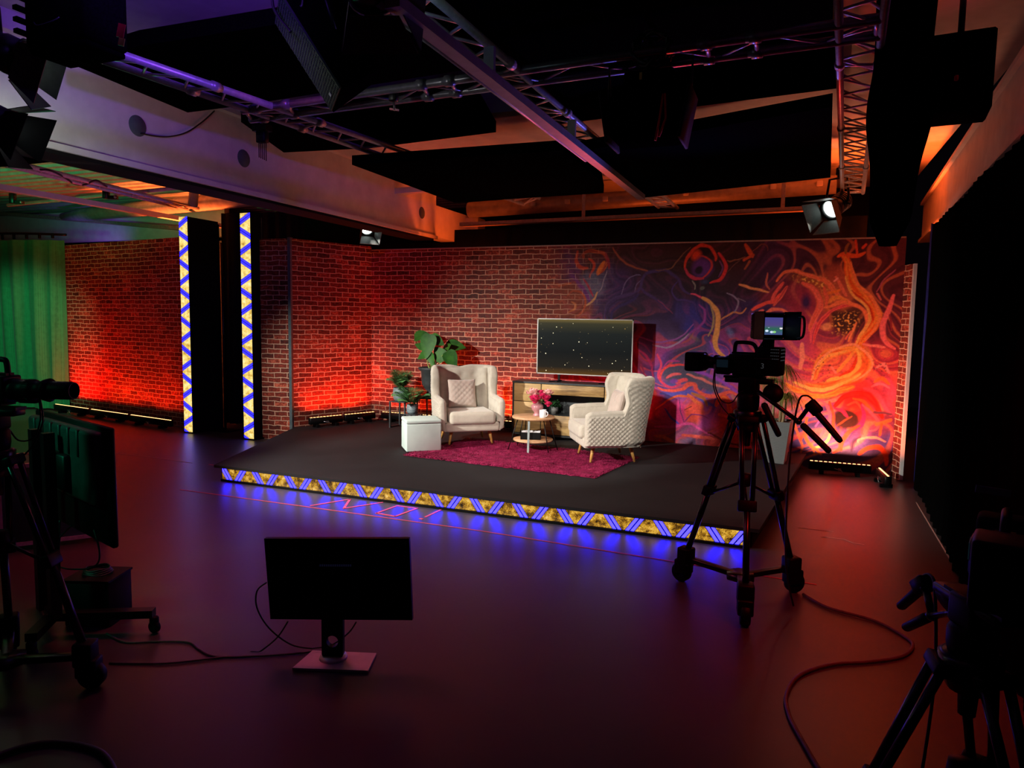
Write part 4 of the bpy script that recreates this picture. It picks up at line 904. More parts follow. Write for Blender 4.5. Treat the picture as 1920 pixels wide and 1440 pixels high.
for i in range(26):
    a = random.uniform(0, 2 * PI); b_ = Vector((0.05 * math.cos(a), 0.05 * math.sin(a), random.uniform(0, 0.08))); leaf_quads(k, b_, (math.cos(a), math.sin(a), random.uniform(-0.2, 0.5)), random.uniform(0.06, 0.11), 0.04, 0.4)
k.build('leaves', 'leaf_pale', t)
k = MB()
for i in range(8):
    a = 2 * PI * i / 8; k.tube([(0, 0, 0), (0.07 * math.cos(a), 0.07 * math.sin(a), 0.06)], 0.002, 5)
k.build('stem', 'stem_green', t)
t = thing('mug', 'plain white mug standing next to the mauve vase', 'mug', (TX + 0.155, TY - 0.09, zt))
k = MB(); k.lathe([(0, 0), (0.037, 0), (0.041, 0.006), (0.044, 0.098), (0.041, 0.098), (0.037, 0.012), (0, 0.010)], 28); k.build('cup', 'mug_white', t)
k = MB(); k.tube(smooth_path([(0.040, -0.012, 0.08), (0.066, -0.02, 0.074), (0.072, -0.022, 0.05), (0.058, -0.018, 0.027), (0.038, -0.012, 0.022)], 4), 0.0055, 8); k.build('handle', 'mug_white', t)
t = thing('storage_box', 'black box with pale crumpled paper on the lower table shelf', 'box', (TX - 0.03, TY + 0.0, ZS + 0.012 + 0.138), 0.3)
k = MB()
for c, s in (((0, 0, 0.005), (0.25, 0.19, 0.01)), ((-0.122, 0, 0.045), (0.008, 0.19, 0.09)), ((0.122, 0, 0.045), (0.008, 0.19, 0.09)), ((0, -0.091, 0.045), (0.25, 0.008, 0.09)), ((0, 0.091, 0.045), (0.25, 0.008, 0.09))): k.box(c, s)
k.build('tray', 'black_matte', t)
k = MB(); n = 14; vs = [(-0.118 + 0.236 * i / n, -0.087 + 0.174 * j / n, 0.082 + random.uniform(-0.006, 0.012)) for j in range(n + 1) for i in range(n + 1)]
k.add(vs, [(j * (n + 1) + i, j * (n + 1) + i + 1, (j + 1) * (n + 1) + i + 1, (j + 1) * (n + 1) + i) for j in range(n) for i in range(n)]); k.build('paper_filling', 'label_white', t)

# ---- sideboard
SX0, SX1, SY0, SY1, SZ0, SZ1 = -3.63, -1.88, 9.13, 9.50, ZS + 0.035, 0.985
t = thing('sideboard', 'long oak fronted sideboard in a dark frame under the television', 'sideboard', ((SX0 + SX1) / 2, (SY0 + SY1) / 2, ZS)); I = inv(t)
nx0, nx1, nz0, nz1 = SX0 + 0.43, SX1 - 0.43, SZ0 + 0.30, SZ1 - 0.17
k = MB(I)
k.box(((SX0 + SX1) / 2, (SY0 + SY1) / 2, SZ1 - 0.011), (SX1 - SX0, SY1 - SY0 + 0.02, 0.022)); k.box(((SX0 + SX1) / 2, (SY0 + SY1) / 2, SZ0 + 0.012), (SX1 - SX0, SY1 - SY0, 0.024))
for x in (SX0 + 0.011, SX1 - 0.011): k.box((x, (SY0 + SY1) / 2, (SZ0 + SZ1) / 2), (0.022, SY1 - SY0, SZ1 - SZ0 - 0.04))
k.box(((SX0 + SX1) / 2, SY1 - 0.006, (SZ0 + SZ1) / 2), (SX1 - SX0 - 0.04, 0.012, SZ1 - SZ0 - 0.04))
for x in (nx0 - 0.008, nx1 + 0.008): k.box((x, (SY0 + SY1) / 2 + 0.01, (SZ0 + SZ1) / 2), (0.016, SY1 - SY0 - 0.04, SZ1 - SZ0 - 0.04))
k.box(((nx0 + nx1) / 2, (SY0 + SY1) / 2 + 0.01, nz0 - 0.008), (nx1 - nx0, SY1 - SY0 - 0.04, 0.016)); k.box(((nx0 + nx1) / 2, (SY0 + SY1) / 2 + 0.01, nz1 + 0.008), (nx1 - nx0, SY1 - SY0 - 0.04, 0.016))
k.build('body', 'frame_grey', t)
g = 0.004
def front(name, a, b_, c, d):
    k = MB(I); k.box(((a + b_) / 2, SY0 + 0.008, (c + d) / 2), (b_ - a - 2 * g, 0.018, d - c - 2 * g), bev=0.002, seg=1); k.build(name, 'oak_front', t)
zb, ztp = SZ0 + 0.026, SZ1 - 0.024; mid = SZ0 + 0.47
front('door', SX0 + 0.024, nx0 - 0.004, mid, ztp); front('door', SX0 + 0.024, nx0 - 0.004, zb, mid)
front('door', nx1 + 0.004, SX1 - 0.024, mid, ztp); front('door', nx1 + 0.004, SX1 - 0.024, zb, mid)
front('flap_door', nx0, nx1, nz1, ztp); front('drawer', nx0, nx1, zb, nz0)
for x in (SX0 + 0.1, SX1 - 0.1):
    for y in (SY0 + 0.06, SY1 - 0.06):
        k = MB(I); k.box((x, y, ZS + 0.0175), (0.05, 0.05, 0.035)); k.build('foot', 'black_plastic', t)
def small_plant(px, py, y, label, kind):
    p = at_y(px, py, y); p.z = nz0
    t = thing('potted_plant', label, 'plant', p, 0, 'small plants in the sideboard niche')
    k = MB(); k.lathe([(0, 0), (0.045, 0), (0.052, 0.10), (0.046, 0.10), (0.044, 0.088), (0, 0.088)], 20); k.build('pot', 'pot_grey', t)
    k = MB(); k.lathe([(0, 0.09), (0.044, 0.088)], 16); k.build('soil', 'soil', t)
    k = MB(); random.seed(int(px))
    for i in range(130):
        a = random.uniform(0, 2 * PI); b_ = Vector((random.gauss(0, 0.03), random.gauss(0, 0.03), 0.09 + random.uniform(0, 0.09))); leaf_quads(k, b_, (math.cos(a), math.sin(a), random.uniform(-0.1, 1.2)), random.uniform(0.04, 0.08), 0.022, 0.5, 4)
    k.build('foliage', 'leaf_small', t)
small_plant(1040, 772, 9.28, 'small leafy plant in a grey pot, left in the sideboard niche behind the mug', 0)
small_plant(1109, 765, 9.30, 'small spiky plant in the sideboard niche behind the armchair', 1)

# ---- television on two feet
t = thing('television', 'flat television showing drifting golden lights on the sideboard', 'television', (-2.675, 9.36, SZ1)); I = inv(t)
tx0, tx1, tz0, tz1, ty = -3.355, -1.995, 1.085, 1.862, 9.35
k = MB(I); k.box(((tx0 + tx1) / 2, ty + 0.025, (tz0 + tz1) / 2), (tx1 - tx0 - 0.02, 0.035, tz1 - tz0 - 0.02)); k.box(((tx0 + tx1) / 2, ty + 0.05, tz0 + 0.25), (0.9, 0.05, 0.36)); k.build('housing', 'black_plastic', t)
k = MB(I)
b_ = 0.013
for c, s in ((((tx0 + tx1) / 2, ty + 0.012, tz0 + b_ / 2), (tx1 - tx0, 0.03, b_)), (((tx0 + tx1) / 2, ty + 0.012, tz1 - b_ / 2), (tx1 - tx0, 0.03, b_)), ((tx0 + b_ / 2, ty + 0.012, (tz0 + tz1) / 2), (b_, 0.03, tz1 - tz0)), ((tx1 - b_ / 2, ty + 0.012, (tz0 + tz1) / 2), (b_, 0.03, tz1 - tz0))): k.box(c, s)
k.build('bezel', 'silver_bezel', t)
k = MB(I); k.quad((tx0 + b_, ty + 0.004, tz0 + b_), (tx1 - b_, ty + 0.004, tz0 + b_), (tx1 - b_, ty + 0.004, tz1 - b_), (tx0 + b_, ty + 0.004, tz1 - b_), uv=[(0, 0), (1, 0), (1, 1), (0, 1)]); k.build('screen', 'tv_picture', t)
for fx in (-3.03, -2.32):
    k = MB(I); k.box((fx, ty + 0.03, SZ1 + 0.06), (0.03, 0.02, 0.12)); k.bar((fx, ty - 0.10, SZ1 + 0.008), (fx, ty + 0.12, SZ1 + 0.008), 0.03, 0.014); k.bar((fx - 0.10, ty - 0.09, SZ1 + 0.007), (fx + 0.01, ty + 0.02, SZ1 + 0.007), 0.025, 0.012); k.build('foot', 'black_plastic', t)

# ---- nesting plant stands, pots and plants in the corner
def wire_stand(x, y, w, d, h, label, rz=0.0, base=ZS):
    t = thing('plant_stand', label, 'plant stand', (x, y, base), rz, 'square wire plant stands'); r = 0.011
    k = MB(); k.box((0, 0, h - 0.006), (w + 0.02, d + 0.02, 0.012)); k.build('top', 'frame_grey', t)
    for sx in (-1, 1):
        for sy in (-1, 1):
            k = MB(); k.box((sx * w / 2, sy * d / 2, (h - 0.013) / 2), (0.02, 0.02, h - 0.013)); k.build('leg', 'frame_grey', t)
    k = MB()
    for sx in (-1, 1): k.box((sx * w / 2, 0, 0.01), (0.018, d, 0.018))
    k.box((0, d / 2, 0.01), (w, 0.018, 0.018)); k.build('base_rail', 'frame_grey', t); return t
wire_stand(-5.385, 9.10, 0.27, 0.24, 0.40, 'grey wire plant stand holding the striped pot of ferns', -0.1)
wire_stand(-5.13, 8.98, 0.19, 0.17, 0.24, 'smallest grey wire stand under the little striped pot', -0.1)
wire_stand(-4.98, 9.27, 0.32, 0.30, 0.455, 'grey wire stand under the tall dark urn', 0.0)
def fern_leaf(k, base, d, L, droop, npair=22, lw=0.013, ll=0.17):
    d = Vector(d).normalized(); s = d.cross(Vector((0, 0, 1))).normalized(); pts = []
    for i in range(npair + 1):
        u = i / npair; c = Vector(base) + d * (L * u) - Vector((0, 0, 1)) * (droop * L * u ** 2.2); pts.append(c)
        if i > 2:
            t_ = (pts[-1] - pts[-2]).normalized()
            for sg in (-1, 1): leaf_quads(k, c, s * sg + t_ * 0.7 - Vector((0, 0, 0.15)), ll * (1 - 0.7 * abs(u - 0.4)), lw, 0.2, 2)
    k.tube(pts, 0.0025, 4, cap=False)
def fern(x, y, z, pot_r, pot_h, n, L, label, group, seed):
    t = thing('potted_fern', label, 'plant', (x, y, z), 0, group); random.seed(seed)
    k = MB(); k.lathe([(0, 0), (pot_r * 0.72, 0), (pot_r * 0.92, pot_h * 0.2), (pot_r, pot_h * 0.55), (pot_r * 0.9, pot_h), (pot_r * 0.82, pot_h), (pot_r * 0.86, pot_h * 0.8), (0, pot_h * 0.8)], 28); k.build('pot', 'pot_blue_grey', t)
    k = MB(); k.lathe([(0, pot_h * 0.84), (pot_r * 0.85, pot_h * 0.82)], 16); k.build('soil', 'soil', t)
    k = MB()
    for i in range(n):
        a = 2 * PI * i / n + random.gauss(0, 0.2); el = random.uniform(0.9, 4.5); fern_leaf(k, (0.02 * math.cos(a), 0.02 * math.sin(a), pot_h * 0.85), (math.cos(a), math.sin(a), el), L * random.uniform(0.7, 1.1), 0.35)
    k.build('fronds', 'leaf_fern', t)
p = at_y(752, 751, 9.10); fern(p.x, 9.10, ZS + 0.40, 0.125, 0.20, 34, 0.42, 'fern in a round striped grey pot on the larger wire stand', 'striped grey pots', 3)
p = at_y(773, 766, 8.98); fern(p.x, 8.98, ZS + 0.24, 0.085, 0.14, 30, 0.42, 'palm fern in the little striped pot on the smallest stand', 'striped grey pots', 8)
t = thing('potted_plant', 'tall leafy plant in a fluted dark urn behind the armchair', 'plant', (-4.98, 9.27, ZS + 0.455))
k = MB(); prof = [(0, 0), (0.14, 0), (0.14, 0.03), (0.085, 0.06), (0.075, 0.10), (0.12, 0.15), (0.150, 0.22), (0.165, 0.40), (0.20, 0.425), (0.20, 0.455), (0.17, 0.455), (0.16, 0.43), (0, 0.43)]
k.lathe(prof, 32); k.build('pot', 'pot_dark', t)
k = MB(); k.lathe([(0, 0.437), (0.165, 0.432)], 20); k.build('soil', 'soil', t)
kl = MB(); random.seed(5); org = Vector((-4.98, 9.27, ZS + 0.455)); 
ks = MB()
for (px, py, L, w, tx_, ty_) in ((790, 628, 0.26, 0.17, 0.6, 0.25), (803, 645, 0.30, 0.22, -0.1, -0.9), (819, 637, 0.27, 0.16, 0.9, -0.2), (825, 662, 0.27, 0.19, -0.5, 0.7), (838, 655, 0.30, 0.22, 0.5, 0.6), (853, 648, 0.30, 0.2, 1.0, 0.1), (846, 672, 0.24, 0.19, 0.3, -0.5), (797, 664, 0.2, 0.15, -0.4, -0.2), (809, 672, 0.18, 0.12, 0.2, -0.4), (788, 648, 0.16, 0.1, -0.3, 0.2)):
    c = at_y(px, py, 9.27 + random.uniform(-0.12, 0.1)) - org
    d = Vector((tx_, random.uniform(-0.4, 0.1), ty_)); d.normalize()
    b0 = c - d * (L * 0.5)
    leaf_quads(kl, b0, d, L * 1.1, w * 1.15, 0.15, 8, 0, 0.2, (random.uniform(-0.5, 0.3), -1, random.uniform(0.1, 0.8)), 0.62)
    ks.tube(smooth_path([(random.gauss(0, 0.03), random.gauss(0, 0.03), 0.42), Vector((b0.x * 0.45, b0.y * 0.5, 0.42 + (b0.z - 0.42) * 0.55)), b0], 5), [0.007] * 5 + [0.006] * 5 + [0.004], 6)
for i in range(9):
    a = random.uniform(0, 6.3); ks.tube([(0.03 * math.cos(a), 0.03 * math.sin(a), 0.42), (0.12 * math.cos(a), 0.10 * math.sin(a), 0.42 + random.uniform(0.1, 0.28))], [0.006, 0.003], 5)
kl.build('foliage', 'leaf_dark', t); ks.build('stem', 'stem_green', t)

# ---- tall grey planter with grassy palm on the right
t = thing('potted_palm', 'grassy ponytail palm in a tall grey tapered planter, stage right', 'plant', (-0.14, 8.88, ZS), -0.12)
k = MB(); zt2 = 0.50
def frust(k, w0, w1, z0, z1): 
    a, b_ = w0 / 2, w1 / 2
    k.add([(-a, -a, z0), (a, -a, z0), (a, a, z0), (-a, a, z0), (-b_, -b_, z1), (b_, -b_, z1), (b_, b_, z1), (-b_, b_, z1)], [(3, 2, 1, 0), (0, 1, 5, 4), (1, 2, 6, 5), (2, 3, 7, 6), (3, 0, 4, 7)])
frust(k, 0.23, 0.34, 0, zt2); k.add([(-0.17, -0.17, zt2), (0.17, -0.17, zt2), (0.17, 0.17, zt2), (-0.17, 0.17, zt2), (-0.15, -0.15, zt2), (0.15, -0.15, zt2), (0.15, 0.15, zt2), (-0.15, 0.15, zt2)], [(0, 1, 5, 4), (1, 2, 6, 5), (2, 3, 7, 6), (3, 0, 4, 7)])
k.build('planter', 'planter_grey', t)
k = MB(); k.quad((-0.155, -0.155, zt2 - 0.02), (0.155, -0.155, zt2 - 0.02), (0.155, 0.155, zt2 - 0.02), (-0.155, 0.155, zt2 - 0.02)); k.build('soil', 'soil', t)
random.seed(12); kf = MB()
for (bx, by, h, lx, ly) in ((-0.05, 0.0, 0.42, -0.02, 0), (0.03, 0.03, 0.58, 0.0, 0.0), (0.07, -0.04, 0.26, 0.03, -0.02)):
    k = MB(); tp = (bx + lx, by + ly, zt2 + h); k.tube(smooth_path([(bx, by, zt2 - 0.03), (bx + lx * 0.3 + 0.01, by, zt2 + h * 0.5), tp], 4), [0.018] * 3 + [0.014] * 6, 8); k.build('trunk', 'trunk_tan', t)
    for i in range(190):
        a = random.uniform(0, 2 * PI); L = random.uniform(0.22, 0.40); el = random.uniform(0.4, 2.6); d = Vector((math.cos(a), math.sin(a), el)).normalized(); s = Vector((-math.sin(a), math.cos(a), 0)); vs = []
        for j in range(7):
            u = j / 6; c = Vector(tp) + d * (L * u) - Vector((0, 0, 1)) * (L * 1.15 * u ** 2.4); w = 0.0045 * (1 - u * 0.8); vs += [c - s * w, c + s * w]
        kf.add(vs, [(2 * j, 2 * j + 1, 2 * j + 3, 2 * j + 2) for j in range(6)], 0, True)
kf.build('foliage', 'leaf_grass', t)
# ================================================================== LED COLUMNS, BARS
def led_column(px0, px1, y, depth, label):
    a, b_ = at_y(px0, 640, y), at_y(px1, 640, y); w = b_.x - a.x; hgt = 3.30
    t = thing('led_column', label, 'light column', (a.x + w / 2, y, 0), 0, 'glowing zigzag columns')
    k = MB(); k.quad((-w / 2, -0.002, 0.02), (w / 2, -0.002, 0.02), (w / 2, -0.002, hgt), (-w / 2, -0.002, hgt), uv=[(0.09, 0), (0.09, 1), (0.09 + hgt, 1), (0.09 + hgt, 0)]); k.build('led_strip', 'led_column_picture', t)
    k = MB(); k.box((0, 0.03, hgt / 2), (w + 0.004, 0.058, hgt)); k.box((w / 2 - 0.01, depth / 2 + 0.06, hgt / 2), (0.02, depth, hgt)); k.box((0, depth / 2 + 0.06, 0.01), (w + 0.05, depth, 0.02)); k.build('frame', 'black_matte', t)
    k = MB(); k.box((w / 2 - 0.012, depth + 0.07, hgt / 2 - 0.02), (0.03, 0.02, hgt - 0.04)); k.build('edge_profile', 'edge_steel' if px0 > 400 else 'black_metal', t)
led_column(341.5, 357, 8.18, 0.55, 'zigzag light column standing at the end of the left brick panel')
led_column(454.5, 473, 8.13, 0.16, 'zigzag light column standing beside the brick pier')

BAR_LIGHTS = []
def led_bar(a, b_, zfloor, label, color, power, toward, tall=0.15, group='LED bars along the wall feet'):
    """uplight bar from a to b (xy)"""
    a, b_ = Vector((a[0], a[1], 0)), Vector((b_[0], b_[1], 0)); L = (b_ - a).length; yaw = math.atan2(b_.y - a.y, b_.x - a.x); m = (a + b_) / 2
    t = thing('led_bar', label, 'light bar', (m.x, m.y, zfloor), yaw, group)
    k = MB(); k.box((0, 0, 0.095), (L - 0.02, 0.07, 0.10), bev=0.006, seg=1); k.build('housing', 'black_metal', t)
    k = MB()
    nb = int(L / 0.055)
    for i in range(nb): k.box((-L / 2 + 0.04 + (L - 0.08) * i / (nb - 1), 0, 0.147), (0.032, 0.018, 0.006))
    o = k.build('lamp_row', 'bead_warm', t)
    k = MB()
    pass
    for s in (-1, 1): k = MB(); k.box((s * L * 0.28, 0, 0.022), (0.05, 0.13, 0.044)); k.build('bracket', 'black_plastic', t)
    k = MB(); k.tube([(-0.06, -0.045, 0.08), (0.02, -0.06, 0.06), (0.05, -0.05, 0.02)], 0.006, 6); k.box((0.0, -0.045, 0.07), (0.035, 0.025, 0.03)); k.build('connector', 'screw_steel', t)
    BAR_LIGHTS.append(((m.x, m.y, zfloor + 0.156), yaw, L - 0.1, color, power, toward))
PWR = 1.0
RED_, RO_, OR_, WW_ = (255, 20, 8), (255, 62, 22), (255, 92, 36), (255, 160, 120)
A, B = Vector((-12.62, 8.86)), Vector((-9.1, 8.31)); d = (B - A) / 3; nrm = Vector((-d.y, d.x)).normalized() * 0.32
for i, (lab, c, p) in enumerate((('light bar at the foot of the left brick panel, next to the green curtain', RED_, 34), ('middle light bar of the three under the left brick panel', RO_, 13), ('light bar under the left brick panel, next to the zigzag column', RO_, 9))):
    led_bar(A + d * i + d * 0.02, A + d * (i + 0.97), 0, lab, c, p, (nrm.x * 0.9, nrm.y * 0.9, 1.4))
A, B = Vector((-6.56, 8.42)), Vector((-6.10, 9.5)); d = (B - A) / 2
led_bar(A, A + d * 0.97, ZS, 'light bar on the stage under the return wall, nearer the brick pier', RO_, 9, (-0.25, 0.1, 1.3))
led_bar(A + d, A + d * 1.97, ZS, 'light bar on the stage under the return wall, in the brick corner', RO_, 13, (-0.25, 0.1, 1.3))
for i, (x0, x1, lab, c, p) in enumerate(((-6.02, -5.12, 'light bar at the back wall behind the wire plant stands', RO_, 5), (-5.08, -4.18, 'light bar at the back wall behind the armchair by the cube', OR_, 13), (-4.14, -3.66, 'short light bar at the back wall beside the sideboard', OR_, 9))):
    led_bar((x0, 9.53), (x1, 9.53), ZS, lab, c, p, (0, 0.16, 1.3))
for i, (x0, x1, lab) in enumerate(((-3.60, -2.62, 'light bar hidden behind the sideboard, its red glow under the television'), (-2.58, -1.95, 'light bar behind the sideboard and the armchair turned sideways'))):
    led_bar((x0, 9.565), (x1, 9.565), ZS, lab, RED_, 8, (0, 0.03, 1.0))
led_bar((0.24, 9.44), (0.96, 9.44), 0, 'light bar on the floor below the mural, right of the stage', WW_, 24, (0, 0.22, 1.3))
led_bar((1.02, 9.34), (1.07, 8.82), 0, 'light bar on the floor along the right end of the mural', (255, 110, 60), 16, (0.0, 0.35, 1.2))

# ================================================================== DRAPES
def drape(name, pts, z0, z1, amp, wl, mat, label, cat='curtain', ztop=None, zbot=None, group=None, seed=1):
    random.seed(seed); P = smooth_path([(p[0], p[1], 0) for p in pts], 10); L = [0]
    for a, b_ in zip(P, P[1:]): L.append(L[-1] + (b_ - a).length)
    n = int(L[-1] / (wl / 9)); rows = 14; vs = []; j = 0; ph = [random.uniform(0, 6) for _ in range(4)]
    pos = []
    for i in range(n + 1):
        s = L[-1] * i / n
        while j < len(L) - 2 and L[j + 1] < s: j += 1
        t = (s - L[j]) / max(L[j + 1] - L[j], 1e-6); p = P[j].lerp(P[j + 1], t); d = (P[j + 1] - P[j]).normalized(); pos.append((p, Vector((-d.y, d.x, 0)), s))
    for r in range(rows + 1):
        u = r / rows
        for p, nn, s in pos:
            f = math.sin(2 * PI * s / wl + 0.9 * math.sin(s * 1.7 / wl + ph[0])) + 0.35 * math.sin(2 * PI * s / (wl * 0.43) + ph[1]); a = amp * (1.0 - 0.5 * u ** 3) * f + amp * 0.5 * math.sin(s / wl + 2.0 * u + ph[2])
            zb = z0 if zbot is None else zbot(s / L[-1]); zt_ = z1 if ztop is None else ztop(s / L[-1])
            q = p + nn * a; vs.append((q.x, q.y, zb + (zt_ - zb) * u))
    k = MB(); m = n + 1
    k.add(vs, [(r * m + i, r * m + i + 1, (r + 1) * m + i + 1, (r + 1) * m + i) for r in range(rows) for i in range(n)], 0, True)
    return k
t = thing('green_curtain', 'green pleated curtain hanging at the left edge behind the studio camera', 'curtain', (-13.7, 8.9, 0)); I = inv(t)
k = drape('x', [(-15.2, 8.90), (-13.9, 8.86), (-13.0, 8.95), (-12.55, 9.12)], 0.03, 3.15, 0.055, 0.36, 'green_cloth', ''); k.v = [tuple(I @ Vector(p)) for p in k.v]; k.build('cloth', 'green_cloth', t)
k = MB(I); k.tube(smooth_path([(-15.2, 8.90, 3.28), (-13.9, 8.86, 3.28), (-13.0, 8.95, 3.26), (-12.5, 9.14, 3.25)], 5), 0.022, 8); k.build('rail', 'black_metal', t)
for i in range(9):
    u = i / 8; x = -15.1 + 2.5 * u; k = MB(I); k.box((x, 8.87 + 0.2 * max(0, u - 0.6), 3.215), (0.05, 0.035, 0.09), bev=0.008, seg=1); k.build('runner', 'black_plastic', t)
solo(drape('x', [(-8.85, 9.15), (-8.0, 9.3), (-7.2, 9.2)], 0.02, 3.5, 0.05, 0.3, '', ''), 'black_curtain', 'black_matte', 'black curtain closing the gap between the two zigzag columns', 'curtain')
solo(drape('x', [(1.36, 9.02), (1.30, 7.5), (1.21, 5.9), (1.14, 4.0), (1.05, 2.0)], 0.02, 2.95, 0.018, 0.26, '', ''), 'black_curtain', 'black_foam', 'long black curtain along the whole right side of the floor', 'curtain')
solo(drape('x', [(1.40, 9.25), (1.62, 9.9), (1.72, 10.4)], 0.02, 3.0, 0.04, 0.25, '', ''), 'blue_curtain', 'blue_drape', 'dark blue curtain just beyond the right end of the mural wall', 'curtain')
solo(drape('x', [(1.50, 8.6), (1.58, 8.2), (1.60, 7.6)], 0.02, 2.9, 0.03, 0.16, '', ''), 'maroon_curtain', 'maroon_drape', 'dark maroon curtain edge between the blue curtain and the black one', 'curtain')
# gathered black drape hanging from the ceiling, right
k = MB(); n, rows = 72, 26; vs = []
for r in range(rows + 1):
    u = r / rows; z = 2.30 + 1.72 * u; wid = 0.085 + 0.06 * u + 0.035 * math.exp(-((u - 0.42) / 0.12) ** 2); wid *= (1 - 0.55 * math.exp(-((u) / 0.05) ** 2))
    c = at_y(1664 + 8 * u, 300, 4.6)
    for i in range(n):
        a = 2 * PI * i / n; rr = wid * (1 + 0.13 * math.sin(11 * a + 2 * u) + 0.05 * math.sin(5 * a + 5 * u)); vs.append((c.x + 0.03 + rr * math.cos(a) * 1.05, 4.6 + rr * math.sin(a), z))
k.add(vs, [(r * n + i, r * n + (i + 1) % n, (r + 1) * n + (i + 1) % n, (r + 1) * n + i) for r in range(rows) for i in range(n)], 0, True); k.add(vs[:n], [tuple(range(n - 1, -1, -1))])
solo(k, 'gathered_drape', 'black_foam', 'black drape gathered into a hanging bundle beside the right truss', 'drape')
solo(drape('x', [(-4.95, 9.92), (-2, 9.92), (0.78, 9.92)], 2.6, 3.2, 0.012, 0.3, '', ''), 'masking_drape', 'black_matte', 'black masking cloth stretched above the back wall', 'drape')
solo(drape('x', [(-6.9, 10.3), (-5.5, 10.2), (-4.6, 10.2)], 2.3, 3.05, 0.02, 0.3, '', ''), 'masking_drape', 'black_matte', 'black masking cloth in the gap under the end of the white beam', 'drape')

# ================================================================== CEILING: absorbers, trusses, rails
def absorber(px_corners, z, thick, label):
    k = MB(); c = [at_z(px, py, z) for px, py in px_corners]; k.slab(c, thick)
    return solo(k, 'acoustic_panel', 'black_foam', label, 'acoustic panel', 'black absorber panels under the ceiling')
absorber([(138, 122), (352, 211), (447, 199), (262, 86)], 3.6, 0.10, 'black ceiling panel nearest the white beam, left of the left truss')
absorber([(262, 86), (447, 199), (880, 130), (735, 12)], 3.6, 0.10, 'black ceiling panel behind the hanging loudspeaker')
absorber([(735, -2), (905, 150), (1560, 60), (1560, -120)], 3.6, 0.10, 'black ceiling panel between the middle and right trusses, nearest the viewer')
absorber([(452, 229), (532, 286), (692, 278), (930, 248), (880, 165)], 3.6, 0.10, 'black ceiling panel under which the left truss meets the cross truss')
absorber([(915, 160), (1010, 238), (1568, 166), (1568, 70)], 3.6, 0.10, 'black ceiling panel behind the cross truss, right of the middle rail')
absorber([(660, 309), (852, 380), (1132, 362), (1128, 340), (1055, 282)], 3.25, 0.085, 'low black ceiling panel left of the end of the middle rail')
absorber([(1086, 284), (1196, 372), (1557, 333), (1560, 200)], 3.25, 0.085, 'low black ceiling panel right of the end of the middle rail')

def truss(name, label, c1, c2, r=0.025, pitch=0.30, double=False, mat='aluminium', mids=()):
    """ladder truss: two chords (each a pair of end points) with zigzag lacing"""
    t = thing(name, label, 'truss', c1[0], 0, 'lighting trusses under the ceiling'); I = inv(t)
    for c in (c1, c2):
        k = MB(I); k.tube([c[0], c[1]], r, 12)
        d = (Vector(c[1]) - Vector(c[0]))
        for m in mids: p = Vector(c[0]) + d * m; u = d.normalized(); k.tube([p - u * 0.05, p - u * 0.03, p - u * 0.03, p + u * 0.03, p + u * 0.03, p + u * 0.05], [r * 1.02, r * 1.02, r * 1.35, r * 1.35, r * 1.02, r * 1.02], 12)
        k.build('chord', mat, t)
    a0, a1, b0, b1 = (Vector(x) for x in (c1[0], c1[1], c2[0], c2[1])); n = int((a1 - a0).length / pitch)
    k = MB(I)
    for i in range(n):
        u0, um, u1 = i / n, (i + 0.5) / n, (i + 1) / n
        k.tube([a0.lerp(a1, u0), b0.lerp(b1, um)], r * 0.38, 6); k.tube([b0.lerp(b1, um), a0.lerp(a1, u1)], r * 0.38, 6)
        if double: k.tube([a0.lerp(a1, u0) + Vector((0, 0, 0.14)), b0.lerp(b1, u1) + Vector((0, 0, 0.14))], r * 0.38, 6)
    for m in list(mids) + [0.004, 0.996]: k.tube([a0.lerp(a1, m), b0.lerp(b1, m)], r * 0.5, 8)
    k.build('lacing', mat, t); return t
ZT_ = 3.40
def ext(a, b_, s0, s1):
    d = b_ - a; return (a - d * s0, b_ + d * s1)
l1 = ext(at_z(165, 103, ZT_), at_z(690, 283, ZT_), 0.10, 1.25); l2 = ext(at_z(222, 100, ZT_), at_z(720, 271, ZT_), 0.10, 1.25)
truss('lighting_truss', 'left ladder truss running from the black lamp towards the back wall', l1, l2, mids=(0.16, 0.33, 0.62))
truss('lighting_truss', 'cross truss spanning the ceiling from the left truss to the right truss', (at_z(455, 208, ZT_), at_z(1652, 34, ZT_)), (at_z(470, 225, ZT_), at_z(1650, 66, ZT_)), mat='dark_tube', mids=(0.03, 0.10, 0.37, 0.42, 0.80, 0.86), r=0.028, pitch=0.5)
r1 = ext(at_z(1572, 0, ZT_), at_z(1579, 345, ZT_), 0.12, 0.12); r2 = ext(at_z(1661, 0, ZT_), at_z(1620, 345, ZT_), 0.12, 0.12)
truss('lighting_truss', 'right ladder truss ending in the bright orange corner', r1, r2, r=0.022, pitch=0.34, double=True, mids=(0.25, 0.5, 0.75))
c1 = (at_z(812, -6, ZT_), at_z(1270, 390, ZT_)); c2 = (at_z(748, -6, ZT_), at_z(1235, 388, ZT_))
truss('lighting_truss', 'middle ladder truss above the pale ceiling rail', c1, c2, mids=(0.14, 0.3, 0.55), pitch=0.34)
t = thing('ceiling_rail', 'pale grey ceiling rail running along the middle truss to the back', 'rail', at_z(745, 18, 3.17)); I = inv(t)
ra, rb_ = at_z(735, 2, 3.17), at_z(1203, 370, 3.17)
k = MB(I); k.bar(ra, rb_, 0.075, 0.05); k.build('profile', 'rail_grey', t)
k = MB(I); off = Vector((-0.065, 0, 0.0)); k.tube([ra + off, ra.lerp(rb_, 0.62) + off], 0.018, 10); k.build('tube', 'aluminium', t)
for u in (0.2, 0.50):
    p = ra.lerp(rb_, u); k = MB(I); k.box((p.x, p.y, p.z + 0.09), (0.06, 0.03, 0.14)); k.build('hanger', 'rail_grey', t)
